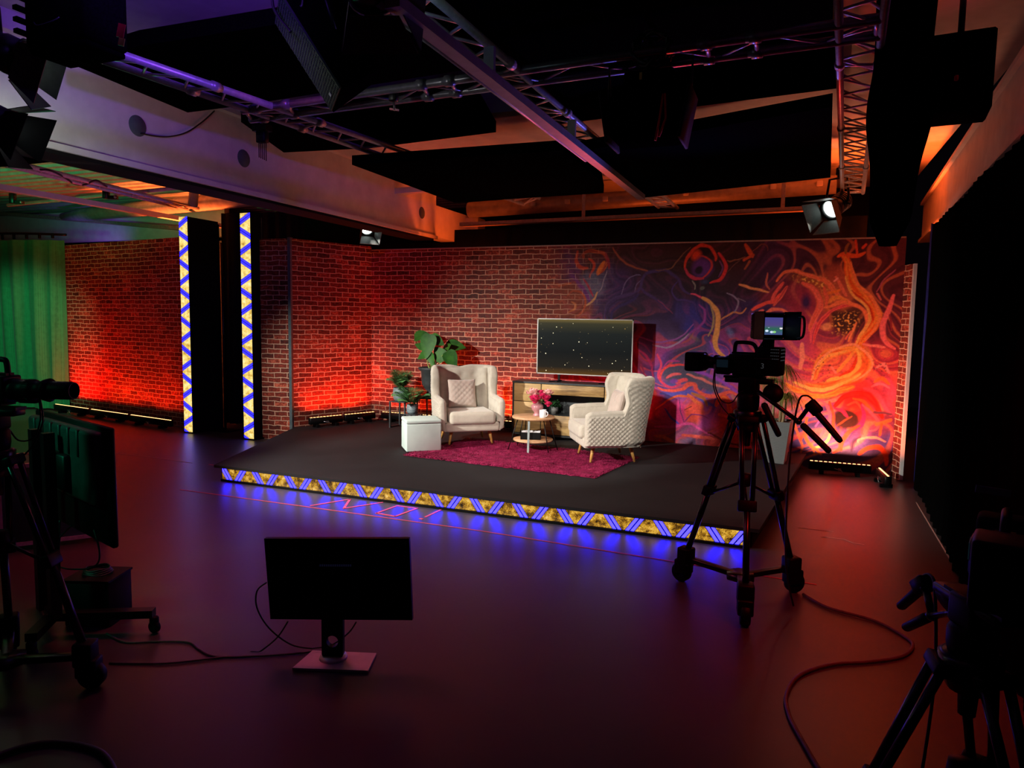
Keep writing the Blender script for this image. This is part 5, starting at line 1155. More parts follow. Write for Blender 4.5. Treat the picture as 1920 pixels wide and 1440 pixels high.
# steel joists and tray beyond the panels
k = MB(); k.bar(at_y(700, 363, 9.0), at_y(850, 350, 9.0), 0.12, 0.08); 
solo(k, 'ceiling_bracket', 'white_paint', 'pale bracket sticking out of the white beam near its far end', 'bracket')
t = thing('duct_pipe', 'wide round duct running along the back above the masking cloth', 'duct', at_y(900, 392, 10.7)); I = inv(t)
k = MB(I); k.tube([at_y(880, 394, 10.7), at_y(1568, 346, 10.7)], 0.125, 24); k.build('duct', 'steel_pipe', t)
for px, py in ((1000, 383), (1064, 378), (1135, 373), (1286, 362), (1450, 350), (1537, 344)):
    p = at_y(px, py, 10.57); k = MB(I); k.box(p, (0.08, 0.05, 0.07), bev=0.008, seg=1); k.build('junction_box', 'white_paint', t)
t = thing('cable_tray', 'perforated cable tray along the top of the masking cloth', 'cable tray', at_y(870, 424, 9.93)); I = inv(t)
a, b_ = at_y(866, 424, 9.93), at_y(1545, 393, 9.93)
k = MB(I); k.bar(a, b_, 0.16, 0.012); k.bar(a + Vector((0, -0.08, 0.02)), b_ + Vector((0, -0.08, 0.02)), 0.008, 0.045)
for i in range(60): p = a.lerp(b_, (i + 0.5) / 60); k.box((p.x, p.y - 0.086, p.z + 0.02), (0.055, 0.006, 0.022))
k.build('tray', 'tray_metal', t)
for px, py in ((1094, 400), (1468, 378)):
    p = at_y(px, py, 9.95); k = MB(I); k.bar((p.x, p.y, 3.30), (p.x, p.y, 3.98), 0.05, 0.012, up=(0, 1, 0)); k.build('hanger', 'tray_metal', t)

# ---- side bay: pipes under the corrugated roof
def pair_tubes(name, label, cat, p0, p1, z, r, mat, gap):
    t = thing(name, label, cat, at_z(p0[0], p0[1], z)); I = inv(t); a, b_ = at_z(p0[0], p0[1], z), at_z(p1[0], p1[1], z)
    for g_ in (0, 1): k = MB(I); o_ = Vector((gap * g_, 0, 0)); k.tube([a + o_, b_ + o_], r, 10); k.build('tube', mat, t)
    k = MB(I); n = 12
    for i in range(n):
        u, v = i / n, (i + 0.5) / n; k.tube([a.lerp(b_, u), a.lerp(b_, v) + Vector((gap, 0, 0))], r * 0.35, 5); k.tube([a.lerp(b_, v) + Vector((gap, 0, 0)), a.lerp(b_, (i + 1) / n)], r * 0.35, 5)
    k.build('lacing', mat, t)
pair_tubes('ladder_truss', 'pink lit ladder truss under the corrugated roof on the left', 'truss', (-60, 292), (352, 392), 3.52, 0.03, 'aluminium', 0.22)
k = MB(); k.bar(at_z(-40, 344, 3.42), at_z(416, 424, 3.42), 0.11, 0.07); solo(k, 'ceiling_rail', 'white_paint', 'pale flat rail crossing the side bay below the pink truss', 'rail')
k = MB(); a, b_ = at_z(15, 385, 3.6), at_z(383, 347, 3.6); k.tube([a, b_], 0.026, 10); solo(k, 'scaffold_tube', 'steel_pipe', 'green lit scaffold tube crossing the pink truss', 'tube')
k = MB(); k.tube([at_z(-10, 294, 3.5), at_z(98, 281, 3.5)], 0.03, 10); solo(k, 'scaffold_tube', 'steel_pipe', 'green lit tube at the left edge behind the lower spotlight', 'tube')
k = MB(); k.box(at_z(30, 296, 3.42), (1.2, 0.35, 0.05)); solo(k, 'acoustic_panel', 'black_foam', 'short dark board under the green tube at the left edge', 'acoustic panel', None)
k = MB(); a, b_ = at_y(118, 406, 10.1), at_y(480, 371, 9.0); pts = [a, a.lerp(b_, 0.15), a.lerp(b_, 0.5), a.lerp(b_, 0.85), b_, b_ + (b_ - a) * 0.1]
k.tube(pts, [0.07, 0.13, 0.13, 0.13, 0.13, 0.13], 20); solo(k, 'duct_pipe', 'steel_pipe', 'round orange lit duct above the left brick panel', 'duct')
t = thing('cable_tray', 'brown perforated cable tray running along the left rear wall', 'cable tray', at_y(0, 402, 10.3)); I = inv(t); k = MB(I)
a, b_ = at_y(-30, 400, 10.3), at_y(345, 432, 10.3); k.bar(a, b_, 0.2, 0.012); k.bar(a + Vector((0, -0.1, 0.03)), b_ + Vector((0, -0.1, 0.03)), 0.01, 0.06)
for i in range(70): p = a.lerp(b_, (i + 0.5) / 70); k.box((p.x, p.y - 0.108, p.z + 0.03), (0.04, 0.006, 0.02))
k.build('tray', 'tray_metal', t)
t = thing('hanging_drum', 'patterned cylinder hanging under the side roof above the left zigzag column', 'lamp', at_y(361, 388, 8.6)); 
k = MB(); k.lathe([(0, 0), (0.06, 0.0), (0.075, 0.03), (0.07, 0.25), (0.0, 0.25)], 20, rotM('Y', 10)); k.build('body', 'label_grey', t)
k = MB(); k.lathe([(0.05, -0.004), (0.07, -0.004), (0.07, 0.006), (0.05, 0.006)], 20, rotM('Y', 10)); k.build('rim', 'label_white', t)
k = MB(); k.tube([(0.04, 0, 0.25), (0.05, 0, 0.42)], 0.012, 8); k.build('hanger', 'black_metal', t)
for i, (px, py, lab) in enumerate(((199, 362, 'black clamp where the pink truss meets the green tube'), (24, 372, 'small clamp at the left end of the green tube'))):
    p = at_z(px, py, 3.56); t = thing('pipe_clamp', lab, 'clamp', p, 0.4, 'pipe clamps in the side bay'); k = MB(); k.box((0, 0, 0), (0.08, 0.08, 0.16), bev=0.01, seg=1); k.box((0.09, 0, -0.06), (0.14, 0.05, 0.05)); k.build('body', 'black_metal', t); k = MB(); k.sphere((0.14, -0.03, -0.06), 0.02, 8, 6); k.build('knob', 'screw_steel', t)
k = MB(); p = [at_z(px, py, 3.5) for px, py in ((75, 318), (95, 320), (120, 332), (140, 345), (160, 346), (180, 338), (200, 350))]; k.tube(smooth_path(p, 5), 0.012, 6); solo(k, 'loose_cable', 'cable_black', 'black cable sagging along the pink truss', 'cable')
k = MB(); p = [at_x(px, py, XB + 0.02) for px, py in ((264, 250), (290, 255), (318, 256), (350, 248), (380, 228), (402, 208))]; k.tube(smooth_path(p, 5), 0.007, 6); solo(k, 'loose_cable', 'cable_black', 'thin cable looping from the round hole up the white beam', 'cable')
t = thing('cable_tail', 'black connector block with five hanging leads under the left truss', 'connector', at_z(492, 262, 3.28)); k = MB(); k.box((0, 0, 0.02), (0.09, 0.06, 0.09), bev=0.006, seg=1); k.box((0, 0, 0.09), (0.14, 0.08, 0.05)); k.build('block', 'black_plastic', t)
for i in range(5): k = MB(); k.tube([(-0.036 + 0.018 * i, 0, -0.02), (-0.036 + 0.018 * i, 0, -0.14 - 0.008 * i)], 0.004, 6); k.build('lead', 'cable_black', t)

# ================================================================== LAMPS
def studio_spot(loc, tgt, s, label, lens, door='barn_black', hang=0.35, open_=38, roll=0, tilt_bar=True, dl=0.17):
    t = thing('studio_spotlight', label, 'spotlight', loc, 0, 'barn door spotlights on the trusses')
    d = (Vector(tgt) - Vector(loc)).normalized(); q = d.to_track_quat('Z', 'Y').to_matrix().to_4x4() @ rotM('Z', roll)
    Mq = q @ Matrix.Scale(s, 4)
    k = MB(Mq); k.lathe([(0, -0.26), (0.075, -0.26), (0.085, -0.24), (0.09, -0.10), (0.10, -0.08), (0.10, 0.0), (0.092, 0.0), (0.088, -0.03)], 24)
    for i in range(5): k.lathe([(0.09, -0.23 + 0.025 * i), (0.097, -0.228 + 0.025 * i), (0.097, -0.22 + 0.025 * i), (0.09, -0.218 + 0.025 * i)], 24)
    k.build('housing', 'black_metal', t)
    k = MB(Mq); k.lathe([(0.088, -0.03), (0.06, -0.012), (0.0, -0.004)], 24); k.build('lens', lens, t)
    k = MB(Mq)
    for i in range(24): pass
    k.lathe([(0.10, -0.012), (0.112, -0.012), (0.112, 0.006), (0.10, 0.006)], 24); k.build('front_ring', 'black_metal', t)
    for i in range(4):
        T = Mq @ rotM('Z', 90 * i) @ Matrix.Translation((0.105, 0, 0.004)) @ rotM('Y', open_ if i % 2 else open_ * 0.8)
        k = MB(T); w0, w1, th = 0.095, 0.15, 0.004
        k.add([(0, -w0, 0), (0, w0, 0), (0, w1, dl), (0, -w1, dl), (th, -w0, 0), (th, w0, 0), (th, w1, dl), (th, -w1, dl)], [(0, 1, 2, 3), (7, 6, 5, 4), (0, 4, 5, 1), (1, 5, 6, 2), (2, 6, 7, 3), (3, 7, 4, 0)]); k.build('barn_door', door, t)
    side = q @ Vector((1, 0, 0)); side = Vector((side.x, side.y, 0)); side = side.normalized() if side.length > 0.1 else Vector((1, 0, 0))
    side = d.cross(Vector((0, 0, 1))).normalized(); c = -d * 0.12 * s; up = Vector((0, 0, hang))
    k = MB(); k.tube([c + side * 0.11 * s, c + side * 0.125 * s + Vector((0, 0, 0.10)), c + side * 0.10 * s + up * 0.8, c + up * 0.8, c - side * 0.10 * s + up * 0.8, c - side * 0.125 * s + Vector((0, 0, 0.10)), c - side * 0.11 * s], 0.010 * s + 0.003, 8); k.build('yoke', 'black_metal', t)
    k = MB(); k.tube([c + up * 0.8, c + up], 0.012, 8); k.box(c + up, (0.06, 0.06, 0.08), bev=0.008, seg=1); k.build('clamp', 'black_metal', t)
    k = MB()
    for sg in (-1, 1): k.sphere(c + side * sg * 0.125 * s, 0.02 * s, 10, 6)
    k.build('tilt_knob', 'black_plastic', t); return t
studio_spot(at_y(38, 112, 2.62), (-0.8, 5.6, 1.5), 1.0, 'upper of the two spotlights at the left edge, green light on its lowest barn door', 'lens_white', 'barn_grey', 0.30, 30, 20)
studio_spot(at_y(16, 238, 2.85), (-1.0, 5.2, 1.0), 0.95, 'lower of the two spotlights at the left edge, black barn doors', 'lens_white', 'black_matte', 0.45, 34, 10)
studio_spot(at_y(690, 430, 8.9), (-3.2, 7.0, 1.2), 1.0, 'lit spotlight hanging under the white beam over the brick corner', 'lens_white', 'barn_grey', 0.30, 18, 0)
studio_spot(at_y(1556, 394, 9.0), (-1.7, 6.5, 1.3), 1.15, 'lit spotlight at the far end of the right truss above the mural', 'lens_white', 'barn_grey', 0.38, 26, 0)
studio_spot(at_y(706, -14, 2.75), (-3.0, 6.6, 1.6), 1.15, 'spotlight cut by the top of the picture, its lower barn door washed violet', 'lens_dim', 'barn_grey', 0.3, 26, 0, dl=0.14)
# large dark lamp, top left
a, b_ = at_y(62, -30, 2.5), at_y(245, 104, 2.68)
t = thing('soft_lamp', 'big black lamp housing at the top left, red and yellow sticker on its side', 'lamp', ((a.x + b_.x) / 2, 2.5, b_.z)); w, h = b_.x - a.x, a.z - b_.z
k = MB(); k.box((0, 0.06, h / 2), (w, 0.24, h), bev=0.03, seg=3)
for i in range(6): k.box((-w / 2 - 0.012, 0.0, 0.08 + i * 0.055), (0.03, 0.18, 0.02))
k.build('housing', 'black_foam', t)
k = MB(); k.box((0, 0.06, -0.008), (w * 0.92, 0.22, 0.03), bev=0.008, seg=1); k.build('lower_rim', 'black_foam', t)
sx_, sz_ = at_y(228, 58, 2.44), at_y(229, 79, 2.44)
k = MB(); k.box((sx_.x - (a.x + b_.x) / 2, -0.063, sx_.z - b_.z), (0.045, 0.004, 0.06), rotM('Y', 18)); k.build('red_sticker', 'sticker_red', t)['label'] = 'red sticker'
k = MB(); k.box((sz_.x - (a.x + b_.x) / 2, -0.063, sz_.z - b_.z), (0.036, 0.004, 0.034), rotM('Y', 18)); k.build('yellow_sticker', 'sticker_yellow', t)['label'] = 'yellow sticker'
k = MB(); k.tube(smooth_path([(-0.13, -0.065, h * 0.34), (-0.08, -0.08, h * 0.26), (0.02, -0.08, h * 0.28), (0.05, -0.065, h * 0.34)], 4), 0.003, 6); k.build('safety_wire', 'frame_grey', t)
k = MB(); k.tube([(0, 0.06, h), (0, 0.08, h + 0.12)], 0.02, 10); k.build('clamp', 'black_metal', t)
# dark lamp hanging in the middle from the cross truss
c = at_y(1216, 218, 4.35)
t = thing('soft_lamp', 'dark lamp hanging from the cross truss, a red strap dangling from it', 'lamp', (c.x, 4.35, c.z - 0.17))
k = MB(); k.box((0, 0, 0.16), (0.42, 0.30, 0.30), bev=0.05, seg=3); k.box((0, 0.05, 0.36), (0.30, 0.22, 0.14), bev=0.02, seg=2); k.build('housing', 'black_foam', t)
for s in (-1, 1): k = MB(); k.box((s * 0.235, -0.02, 0.14), (0.02, 0.32, 0.30), rotM('Y', 10 * s), bev=0.006, seg=1); k.build('barn_door', 'black_matte', t)
k = MB(); k.tube([(-0.24, 0, 0.20), (-0.25, 0, 0.48), (0.25, 0, 0.48), (0.24, 0, 0.20)], 0.012, 8); k.tube([(0, 0, 0.48), (0, 0, 0.74)], 0.016, 8); k.build('yoke', 'black_metal', t)
k = MB(); k.tube([(0.115, -0.17, 0.24), (0.10, -0.18, 0.10), (0.08, -0.18, -0.02)], 0.007, 6); k.tube([(0.125, -0.17, 0.24), (0.135, -0.18, 0.10), (0.10, -0.18, 0.0)], 0.007, 6); k.build('safety_strap', 'strap_red', t)['label'] = 'red safety strap'
k = MB(); k.box((-0.03, -0.118, 0.37), (0.015, 0.004, 0.04)); k.build('sticker', 'sticker_yellow', t)
k = MB(); cc_ = at_z(1222, 92, 3.42); random.seed(3)
for i in range(7):
    pts = [(cc_.x + (0.11 + random.gauss(0, 0.012)) * math.cos(a_), cc_.y + 0.05 * math.sin(2 * a_ + i) + random.gauss(0, 0.01), cc_.z + (0.085 + random.gauss(0, 0.01)) * math.sin(a_)) for a_ in [2 * PI * j / 18 for j in range(18)]]
    k.tube(pts, 0.008, 6, closed=True)
solo(k, 'cable_coil', 'cable_black', 'coil of black cable tied onto the cross truss above the middle lamp', 'cable')
# dark flat lamp, right
a, b_ = at_y(1743, 78, 5.0), at_y(1856, 213, 5.0)
t = thing('soft_lamp', 'flat black lamp in front of the orange lit ceiling on the right', 'lamp', ((a.x + b_.x) / 2, 5.0, b_.z)); w, h = b_.x - a.x, a.z - b_.z
k = MB(); k.box((0, 0.05, h / 2), (w, 0.34, h), rotM('Z', -6), bev=0.012, seg=1); k.build('housing', 'black_foam', t)
k = MB(); k.tube([(0, 0.05, h), (0, 0.05, h + 0.35)], 0.018, 8); k.build('hanger', 'black_metal', t)
k = MB(); k.box((-0.05, -0.21, 0.16), (0.02, 0.02, 0.03), bev=0.004, seg=1); k.build('indicator', 'strap_red', t)
# loudspeaker
l = Vector((0.466, 0.29, -0.835)).normalized(); f = Vector((-0.54, -0.65, -0.53)); f = (f - l * f.dot(l)).normalized(); s_ = l.cross(f)
c = Vector((-2.60, 3.57, 3.43)); t = thing('loudspeaker', 'black loudspeaker hung at a slant under the ceiling, grille to the left', 'loudspeaker', c)
T = Matrix((s_, f, l)).transposed().to_4x4()   # local x = side, y = front, z = long axis (down)
if T.determinant() < 0: T = Matrix((-s_, f, l)).transposed().to_4x4()
k = MB(T); W_, D_, L_ = 0.33, 0.30, 0.60
k.add([(-W_ / 2, D_ / 2, -L_ / 2), (W_ / 2, D_ / 2, -L_ / 2), (W_ / 2, D_ / 2, L_ / 2), (-W_ / 2, D_ / 2, L_ / 2), (-W_ / 2 + 0.07, -D_ / 2, -L_ / 2 + 0.03), (W_ / 2 - 0.07, -D_ / 2, -L_ / 2 + 0.03), (W_ / 2 - 0.07, -D_ / 2, L_ / 2 - 0.03), (-W_ / 2 + 0.07, -D_ / 2, L_ / 2 - 0.03)], [(0, 1, 2, 3), (7, 6, 5, 4), (0, 4, 5, 1), (1, 5, 6, 2), (2, 6, 7, 3), (3, 7, 4, 0)])
k.build('cabinet', 'black_foam', t)
k = MB(T)
ng, mg = 16, 30
k.box((0, D_ / 2 + 0.006, 0), (W_ - 0.02, 0.012, L_ - 0.02))
for i in range(ng):
    for j in range(mg): k.box((-W_ / 2 + 0.02 + (W_ - 0.04) * (i + 0.5 * (j % 2)) / ng, D_ / 2 + 0.014, -L_ / 2 + 0.02 + (L_ - 0.04) * j / (mg - 1)), (0.010, 0.004, 0.010))
k.build('grille', 'grille_dark', t)
k = MB(T); k.box((0.0, D_ / 2 + 0.019, L_ / 2 - 0.05), (0.03, 0.004, 0.02)); k.build('badge', 'label_grey', t)
k = MB(T); k.tube([(W_ / 2, 0, 0), (W_ / 2 + 0.04, -0.05, -0.2), (0, -0.1, -0.42), (-W_ / 2 - 0.04, -0.05, -0.2), (-W_ / 2, 0, 0)], 0.012, 8); k.build('bracket', 'black_metal', t)
k = MB(); p = [at_y(px, py, 3.3) for px, py in ((510, -10), (512, 12), (522, 32), (535, 48), (545, 60))]; k.tube(smooth_path(p, 5), 0.008, 6); p = [at_y(px, py, 3.35) for px, py in ((548, -14), (556, 4), (566, 12), (568, -10))]; k.tube(smooth_path(p, 5), 0.008, 6)
solo(k, 'loose_cable', 'cable_black', 'black cable hanging in a loop over the top of the loudspeaker', 'cable')
p = at_z(738, 188, 3.34); t = thing('pipe_clamp', 'small clamp with a wing nut hanging under the cross truss', 'clamp', p); k = MB(); k.box((0, 0, 0.03), (0.06, 0.05, 0.08), bev=0.008, seg=1); k.build('body', 'black_metal', t); k = MB(); k.tube([(0, 0, -0.01), (0.01, 0, -0.07)], 0.008, 6); k.bar((-0.03, 0, -0.055), (0.04, 0, -0.07), 0.012); k.build('wing_nut', 'screw_steel', t)

k = MB(); k.box((-6.85 + 0.0, 3.84, 3.218), (1.5, 0.012, 0.60)); struct(k, 'key_light_flag', 'barn_black')   # unseen flag added to cut the key light off the upper wall
# ================================================================== STUDIO CAMERAS AND TRIPODS
def make_tripod(loc, rz, label, apex=1.24, foot_r=0.52, top=1.50, grp='camera tripods'):
    t = thing('camera_tripod', label, 'tripod', loc, rz, grp)
    zb = apex
    k = MB(); k.lathe([(0, zb - 0.10), (0.06, zb - 0.10), (0.085, zb - 0.03), (0.09, zb + 0.03), (0.075, zb + 0.04), (0, zb + 0.04)], 20); k.lathe([(0, zb - 0.2), (0.025, zb - 0.2), (0.03, zb - 0.1)], 12); k.build('bowl', 'tripod_black', t)
    # fluid head
    k = MB(); k.lathe([(0, zb + 0.04), (0.065, zb + 0.04), (0.07, zb + 0.07), (0.07, zb + 0.13), (0.06, zb + 0.15), (0, zb + 0.15)], 20); k.box((0, 0, zb + 0.20), (0.12, 0.10, 0.12), bev=0.015, seg=2); k.build('fluid_head', 'black_plastic', t)
    k = MB(); k.box((0, 0, top - 0.028), (0.30, 0.085, 0.035), bev=0.006, seg=1); k.box((-0.03, 0, top - 0.008), (0.26, 0.07, 0.016)); k.build('camera_plate', 'black_metal', t)
    k = MB(); k.lathe([(0, -0.05), (0.055, -0.05), (0.06, -0.04), (0.06, 0.0), (0, 0.0)], 20, Matrix.Translation((0.17, -0.07, zb + 0.17)) @ rotM('X', 70)); k.build('drag_knob', 'black_plastic', t)
    for (a, b_) in (((0.08, -0.07, zb + 0.17), (0.34, -0.09, zb + 0.005)), ((0.34, -0.09, zb + 0.005), (0.40, -0.10, zb + 0.10))):
        k = MB(); k.tube([a, b_], 0.014, 8); k.sphere(b_, 0.022, 8, 6); k.build('pan_bar', 'tripod_black', t)
    for (c1, c2) in (((0.36, -0.09, zb - 0.01), (0.54, -0.12, zb - 0.16)), ((0.40, -0.10, zb + 0.12), (0.60, -0.13, zb - 0.09)), ((0.12, -0.08, zb + 0.10), (0.235, -0.10, zb - 0.10))):
        c1, c2 = Vector(c1), Vector(c2); k = MB(); k.tube([c1, c1.lerp(c2, 0.06), c1.lerp(c2, 0.94), c2], [0.012, 0.021, 0.019, 0.012], 12); k.build('pan_handle', 'black_plastic', t)
    k = MB(); k.box((0.43, -0.105, zb + 0.10), (0.09, 0.05, 0.07), rotM('Y', 45), bev=0.01, seg=1); k.build('zoom_control', 'black_plastic', t)
    k = MB(); k.tube(smooth_path([(0.44, -0.1, zb + 0.13), (0.38, -0.1, zb + 0.17), (0.33, -0.09, zb + 0.10), (0.30, -0.09, zb - 0.3), (0.30, -0.05, zb - 0.9), (0.36, -0.04, 0.05)], 6), 0.006, 6); k.build('control_cable', 'cable_black', t)
    for i in range(3):
        a = 2 * PI * i / 3; d = Vector((math.cos(a), math.sin(a), 0)); s = Vector((-d.y, d.x, 0))
        p0 = d * 0.085 + Vector((0, 0, zb - 0.01)); p2 = d * foot_r + Vector((0, 0, 0.20)); p1 = p0.lerp(p2, 0.52)
        lg = MB()
        for sg in (-1, 1): lg.tube([p0 + s * sg * 0.045, p1 + s * sg * 0.030], 0.0155, 10)
        leg = lg.build('leg', 'tripod_black', t)
        k = MB(); k.tube([p1 - (p2 - p1) * 0.06, p2], 0.021, 12); k.build('lower_tube', 'tripod_black', leg)
        k = MB(); k.bar(p0 - (p2 - p0) * 0.015, p0 + (p2 - p0) * 0.03, 0.13, 0.05, bev=0.01); k.build('leg_joint', 'black_plastic', leg)
        k = MB(); k.bar(p1 - (p2 - p0) * 0.035, p1 + (p2 - p0) * 0.03, 0.115, 0.05, bev=0.008); k.build('leg_lock', 'black_plastic', leg)
        k = MB(); q = p1 - Vector((0, 0, 0.02)); k.tube([q, Vector((0, 0, 0.80))], 0.010, 8); k.build('spreader_arm', 'tripod_black', t)
        # dolly
        f = d * foot_r
        k = MB(); k.bar(Vector((0, 0, 0.155)), f * 1.0 + Vector((0, 0, 0.175)), 0.055, 0.035, bev=0.006); k.build('dolly_arm', 'tripod_black', t)
        k = MB(); k.box(f + Vector((0, 0, 0.19)), (0.10, 0.10, 0.13), a, bev=0.014, seg=2); k.box(f + d * 0.015 + Vector((0, 0, 0.115)), (0.11, 0.095, 0.10), a, bev=0.012, seg=2); cs = k.build('caster', 'black_plastic', t)
        k = MB(); k.lathe([(0.012, -0.030), (0.062, -0.030), (0.070, -0.020), (0.070, 0.020), (0.062, 0.030), (0.012, 0.030), (0.012, -0.030)], 24, Matrix.Translation(f + d * 0.03 + Vector((0, 0, 0.070))) @ Matrix.Rotation(a, 4, 'Z') @ rotM('X', 90)); k.build('wheel', 'black_plastic', cs)
        k = MB(); k.bar(f + d * 0.02 + s * 0.02 + Vector((0, 0, 0.14)), f - d * 0.06 + s * 0.05 + Vector((0, 0, 0.145)), 0.025, 0.010); k.build('brake_lever', 'black_metal', cs)
    k = MB(); k.lathe([(0, 0.77), (0.035, 0.77), (0.045, 0.80), (0.04, 0.85), (0, 0.86)], 12); k.build('spreader_hub', 'black_plastic', t)
    k = MB(); k.lathe([(0, 0.135), (0.095, 0.135), (0.10, 0.14), (0.10, 0.175), (0, 0.175)], 6); k.build('dolly_hub', 'tripod_black', t)
    return t
def make_camera(loc, rz, label, vf_yaw=-48):
    """lens along -X, base at z = 0"""
    t = thing('studio_camera', label, 'camera', loc, rz, 'studio cameras')
    k = MB(); k.box((0.0, 0, 0.075), (0.25, 0.12, 0.13), bev=0.010, seg=2); k.box((0.13, 0, 0.10), (0.15, 0.135, 0.185), bev=0.012, seg=2); k.box((0.0, 0, 0.005), (0.20, 0.09, 0.012)); k.build('body', 'black_plastic', t)
    k = MB()
    random.seed(4)
    for r in range(4):
        for c in range(5): k.box((0.2055, -0.045 + 0.02 * c, 0.175 - 0.022 * r), (0.003, 0.009, 0.006)); k.box((0.150 + 0.011 * c, -0.0685, 0.178 - 0.02 * r), (0.006, 0.003, 0.004))
    k.build('buttons', 'mark_white', t)
    X90 = rotM('Y', -90)
    k = MB(); k.lathe([(0, 0.12), (0.052, 0.12), (0.052, 0.15), (0.044, 0.16), (0.044, 0.20), (0.048, 0.205), (0.048, 0.235), (0.042, 0.24), (0.042, 0.28), (0.050, 0.285), (0.056, 0.31), (0, 0.31)], 28, Matrix.Translation((0, 0, 0.075)) @ X90)
    for i in range(28):
        a = 2 * PI * i / 28; k.box((-0.22, 0.0485 * math.cos(a), 0.075 + 0.0485 * math.sin(a)), (0.025, 0.004, 0.004), rotM('X', math.degrees(a)))
    lens = k.build('lens', 'black_plastic', t)
    k = MB(); k.box((-0.365, 0, 0.075), (0.115, 0.155, 0.13), bev=0.018, seg=3); k.build('lens_hood', 'black_matte', lens)
    k = MB(); k.box((-0.155, -0.06, 0.06), (0.10, 0.045, 0.115), bev=0.014, seg=2); k.build('servo_grip', 'black_plastic', lens)
    k = MB(); k.box((-0.155, -0.0835, 0.075), (0.075, 0.003, 0.05)); k.build('data_display', 'lcd_blue', lens)
    k = MB(); k.box((-0.212, -0.052, 0.05), (0.018, 0.02, 0.032)); k.build('connector', 'label_grey', lens)
    k = MB(); k.tube(smooth_path([(-0.105, 0, 0.135), (-0.10, 0, 0.20), (-0.08, 0, 0.215), (0.0, 0, 0.212), (0.03, 0, 0.19), (0.045, 0, 0.145)], 4), 0.013, 10); k.box((-0.03, 0, 0.145), (0.17, 0.05, 0.015)); k.build('handle', 'black_plastic', t)
    k = MB(); k.bar((0.12, -0.03, 0.19), (0.12, -0.03, 0.25), 0.06, 0.05); k.tube([(0.04, -0.02, 0.15), (0.10, -0.03, 0.24)], 0.009, 8); k.build('viewfinder_arm', 'black_metal', t)
    T = Matrix.Translation((0.13, -0.03, 0.325)) @ rotM('Z', vf_yaw)
    k = MB(T); k.box((-0.05, 0, 0), (0.07, 0.20, 0.165), bev=0.012, seg=2); k.box((-0.10, 0.02, -0.01), (0.05, 0.13, 0.11), bev=0.012, seg=2)
    # hood: four thin walls flaring towards the operator
    for s in (-1, 1):
        k.box((0.065, s * 0.108, 0.004), (0.17, 0.006, 0.175), rotM('Z', 6 * s)); k.box((0.06, 0, s * 0.082), (0.16, 0.21, 0.006))
    vf = k.build('viewfinder', 'black_plastic', t)
    k = MB(T); k.quad((-0.013, -0.085, -0.055), (-0.013, 0.085, -0.055), (-0.013, 0.085, 0.055), (-0.013, -0.085, 0.055), uv=[(0, 0), (1, 0), (1, 1), (0, 1)]); k.build('viewfinder_screen', 'viewfinder_picture', vf)
    k = MB(T); k.tube(smooth_path([(0.14, 0.112, 0.06), (0.185, 0.115, 0.055), (0.20, 0.115, 0.0), (0.185, 0.115, -0.06), (0.13, 0.112, -0.075)], 4), 0.008, 8); k.build('hoop', 'black_metal', vf)
    k = MB(T)
    for i in range(5): k.box((-0.06, -0.1015, 0.032 - 0.014 * i), (0.011, 0.003, 0.009), rotM('Y', 14))
    k.build('lettering', 'label_white', vf)
    k = MB(T); k.sphere((-0.10, -0.06, 0.02), 0.016, 8, 6); k.sphere((-0.10, -0.06, -0.03), 0.016, 8, 6); k.build('knob', 'black_plastic', vf)
    fc = bpy.data.curves.new('number', 'FONT'); fc.body = '3'; fc.size = 0.048; fc.extrude = 0.0006; fc.align_x = 'CENTER'
    fc.materials.append(MAT['mark_white']); tmp = bpy.data.objects.new('number_text', fc); COL.objects.link(tmp); bpy.context.view_layer.update()
    nm = bpy.data.meshes.new_from_object(tmp.evaluated_get(bpy.context.evaluated_depsgraph_get())); bpy.data.objects.remove(tmp); bpy.data.curves.remove(fc)
    o = bpy.data.objects.new('number', nm); COL.objects.link(o); o.parent = t; o.location = (0.10, -0.0690, 0.055); o.rotation_euler = (PI / 2, 0, 0)
    k = MB(); k.box((0.10, -0.0685, 0.118), (0.11, 0.003, 0.006)); k.build('trim_line', 'frame_grey', t)
    k = MB(); pts = smooth_path([(-0.21, -0.055, 0.03), (-0.20, -0.07, -0.08), (-0.15, -0.08, -0.17), (-0.09, -0.06, -0.18), (-0.05, -0.05, -0.12), (-0.02, -0.05, -0.10)], 5); k.tube(pts, 0.004, 6); pts = smooth_path([(-0.215, -0.055, 0.03), (-0.212, -0.07, -0.08), (-0.16, -0.08, -0.19), (-0.10, -0.07, -0.26), (-0.05, -0.06, -0.29)], 5); k.tube(pts, 0.004, 6); k.build('lens_cable', 'cable_black', t)
    return t
feet = [at_z(1268, 1093), at_z(1395, 1168), at_z(1497, 1108)]
ctr = sum(feet, Vector()) / 3
phi = math.atan2(feet[1].y - ctr.y, feet[1].x - ctr.x)
trip = make_tripod((ctr.x, ctr.y, 0), phi, 'wheeled black tripod carrying the studio camera in front of the mural', apex=1.24, foot_r=(feet[1] - ctr).length, top=1.50)
# the head turns with the camera: undo the leg rotation for the head parts
yaw_main = math.radians(-14)
def turn_head(tr, yaw):
    for ch in [o for o in bpy.data.objects if o.parent == tr and o.name.split('.')[0] in ('fluid_head', 'camera_plate', 'drag_knob', 'pan_bar', 'pan_handle', 'zoom_control', 'control_cable')]:
        ch.rotation_euler = (0, 0, yaw - tr.rotation_euler[2])
turn_head(trip, yaw_main)
camr = make_camera((ctr.x + 0.0, ctr.y, 1.504), yaw_main, 'studio camera numbered 3 on the wheeled tripod in front of the mural')
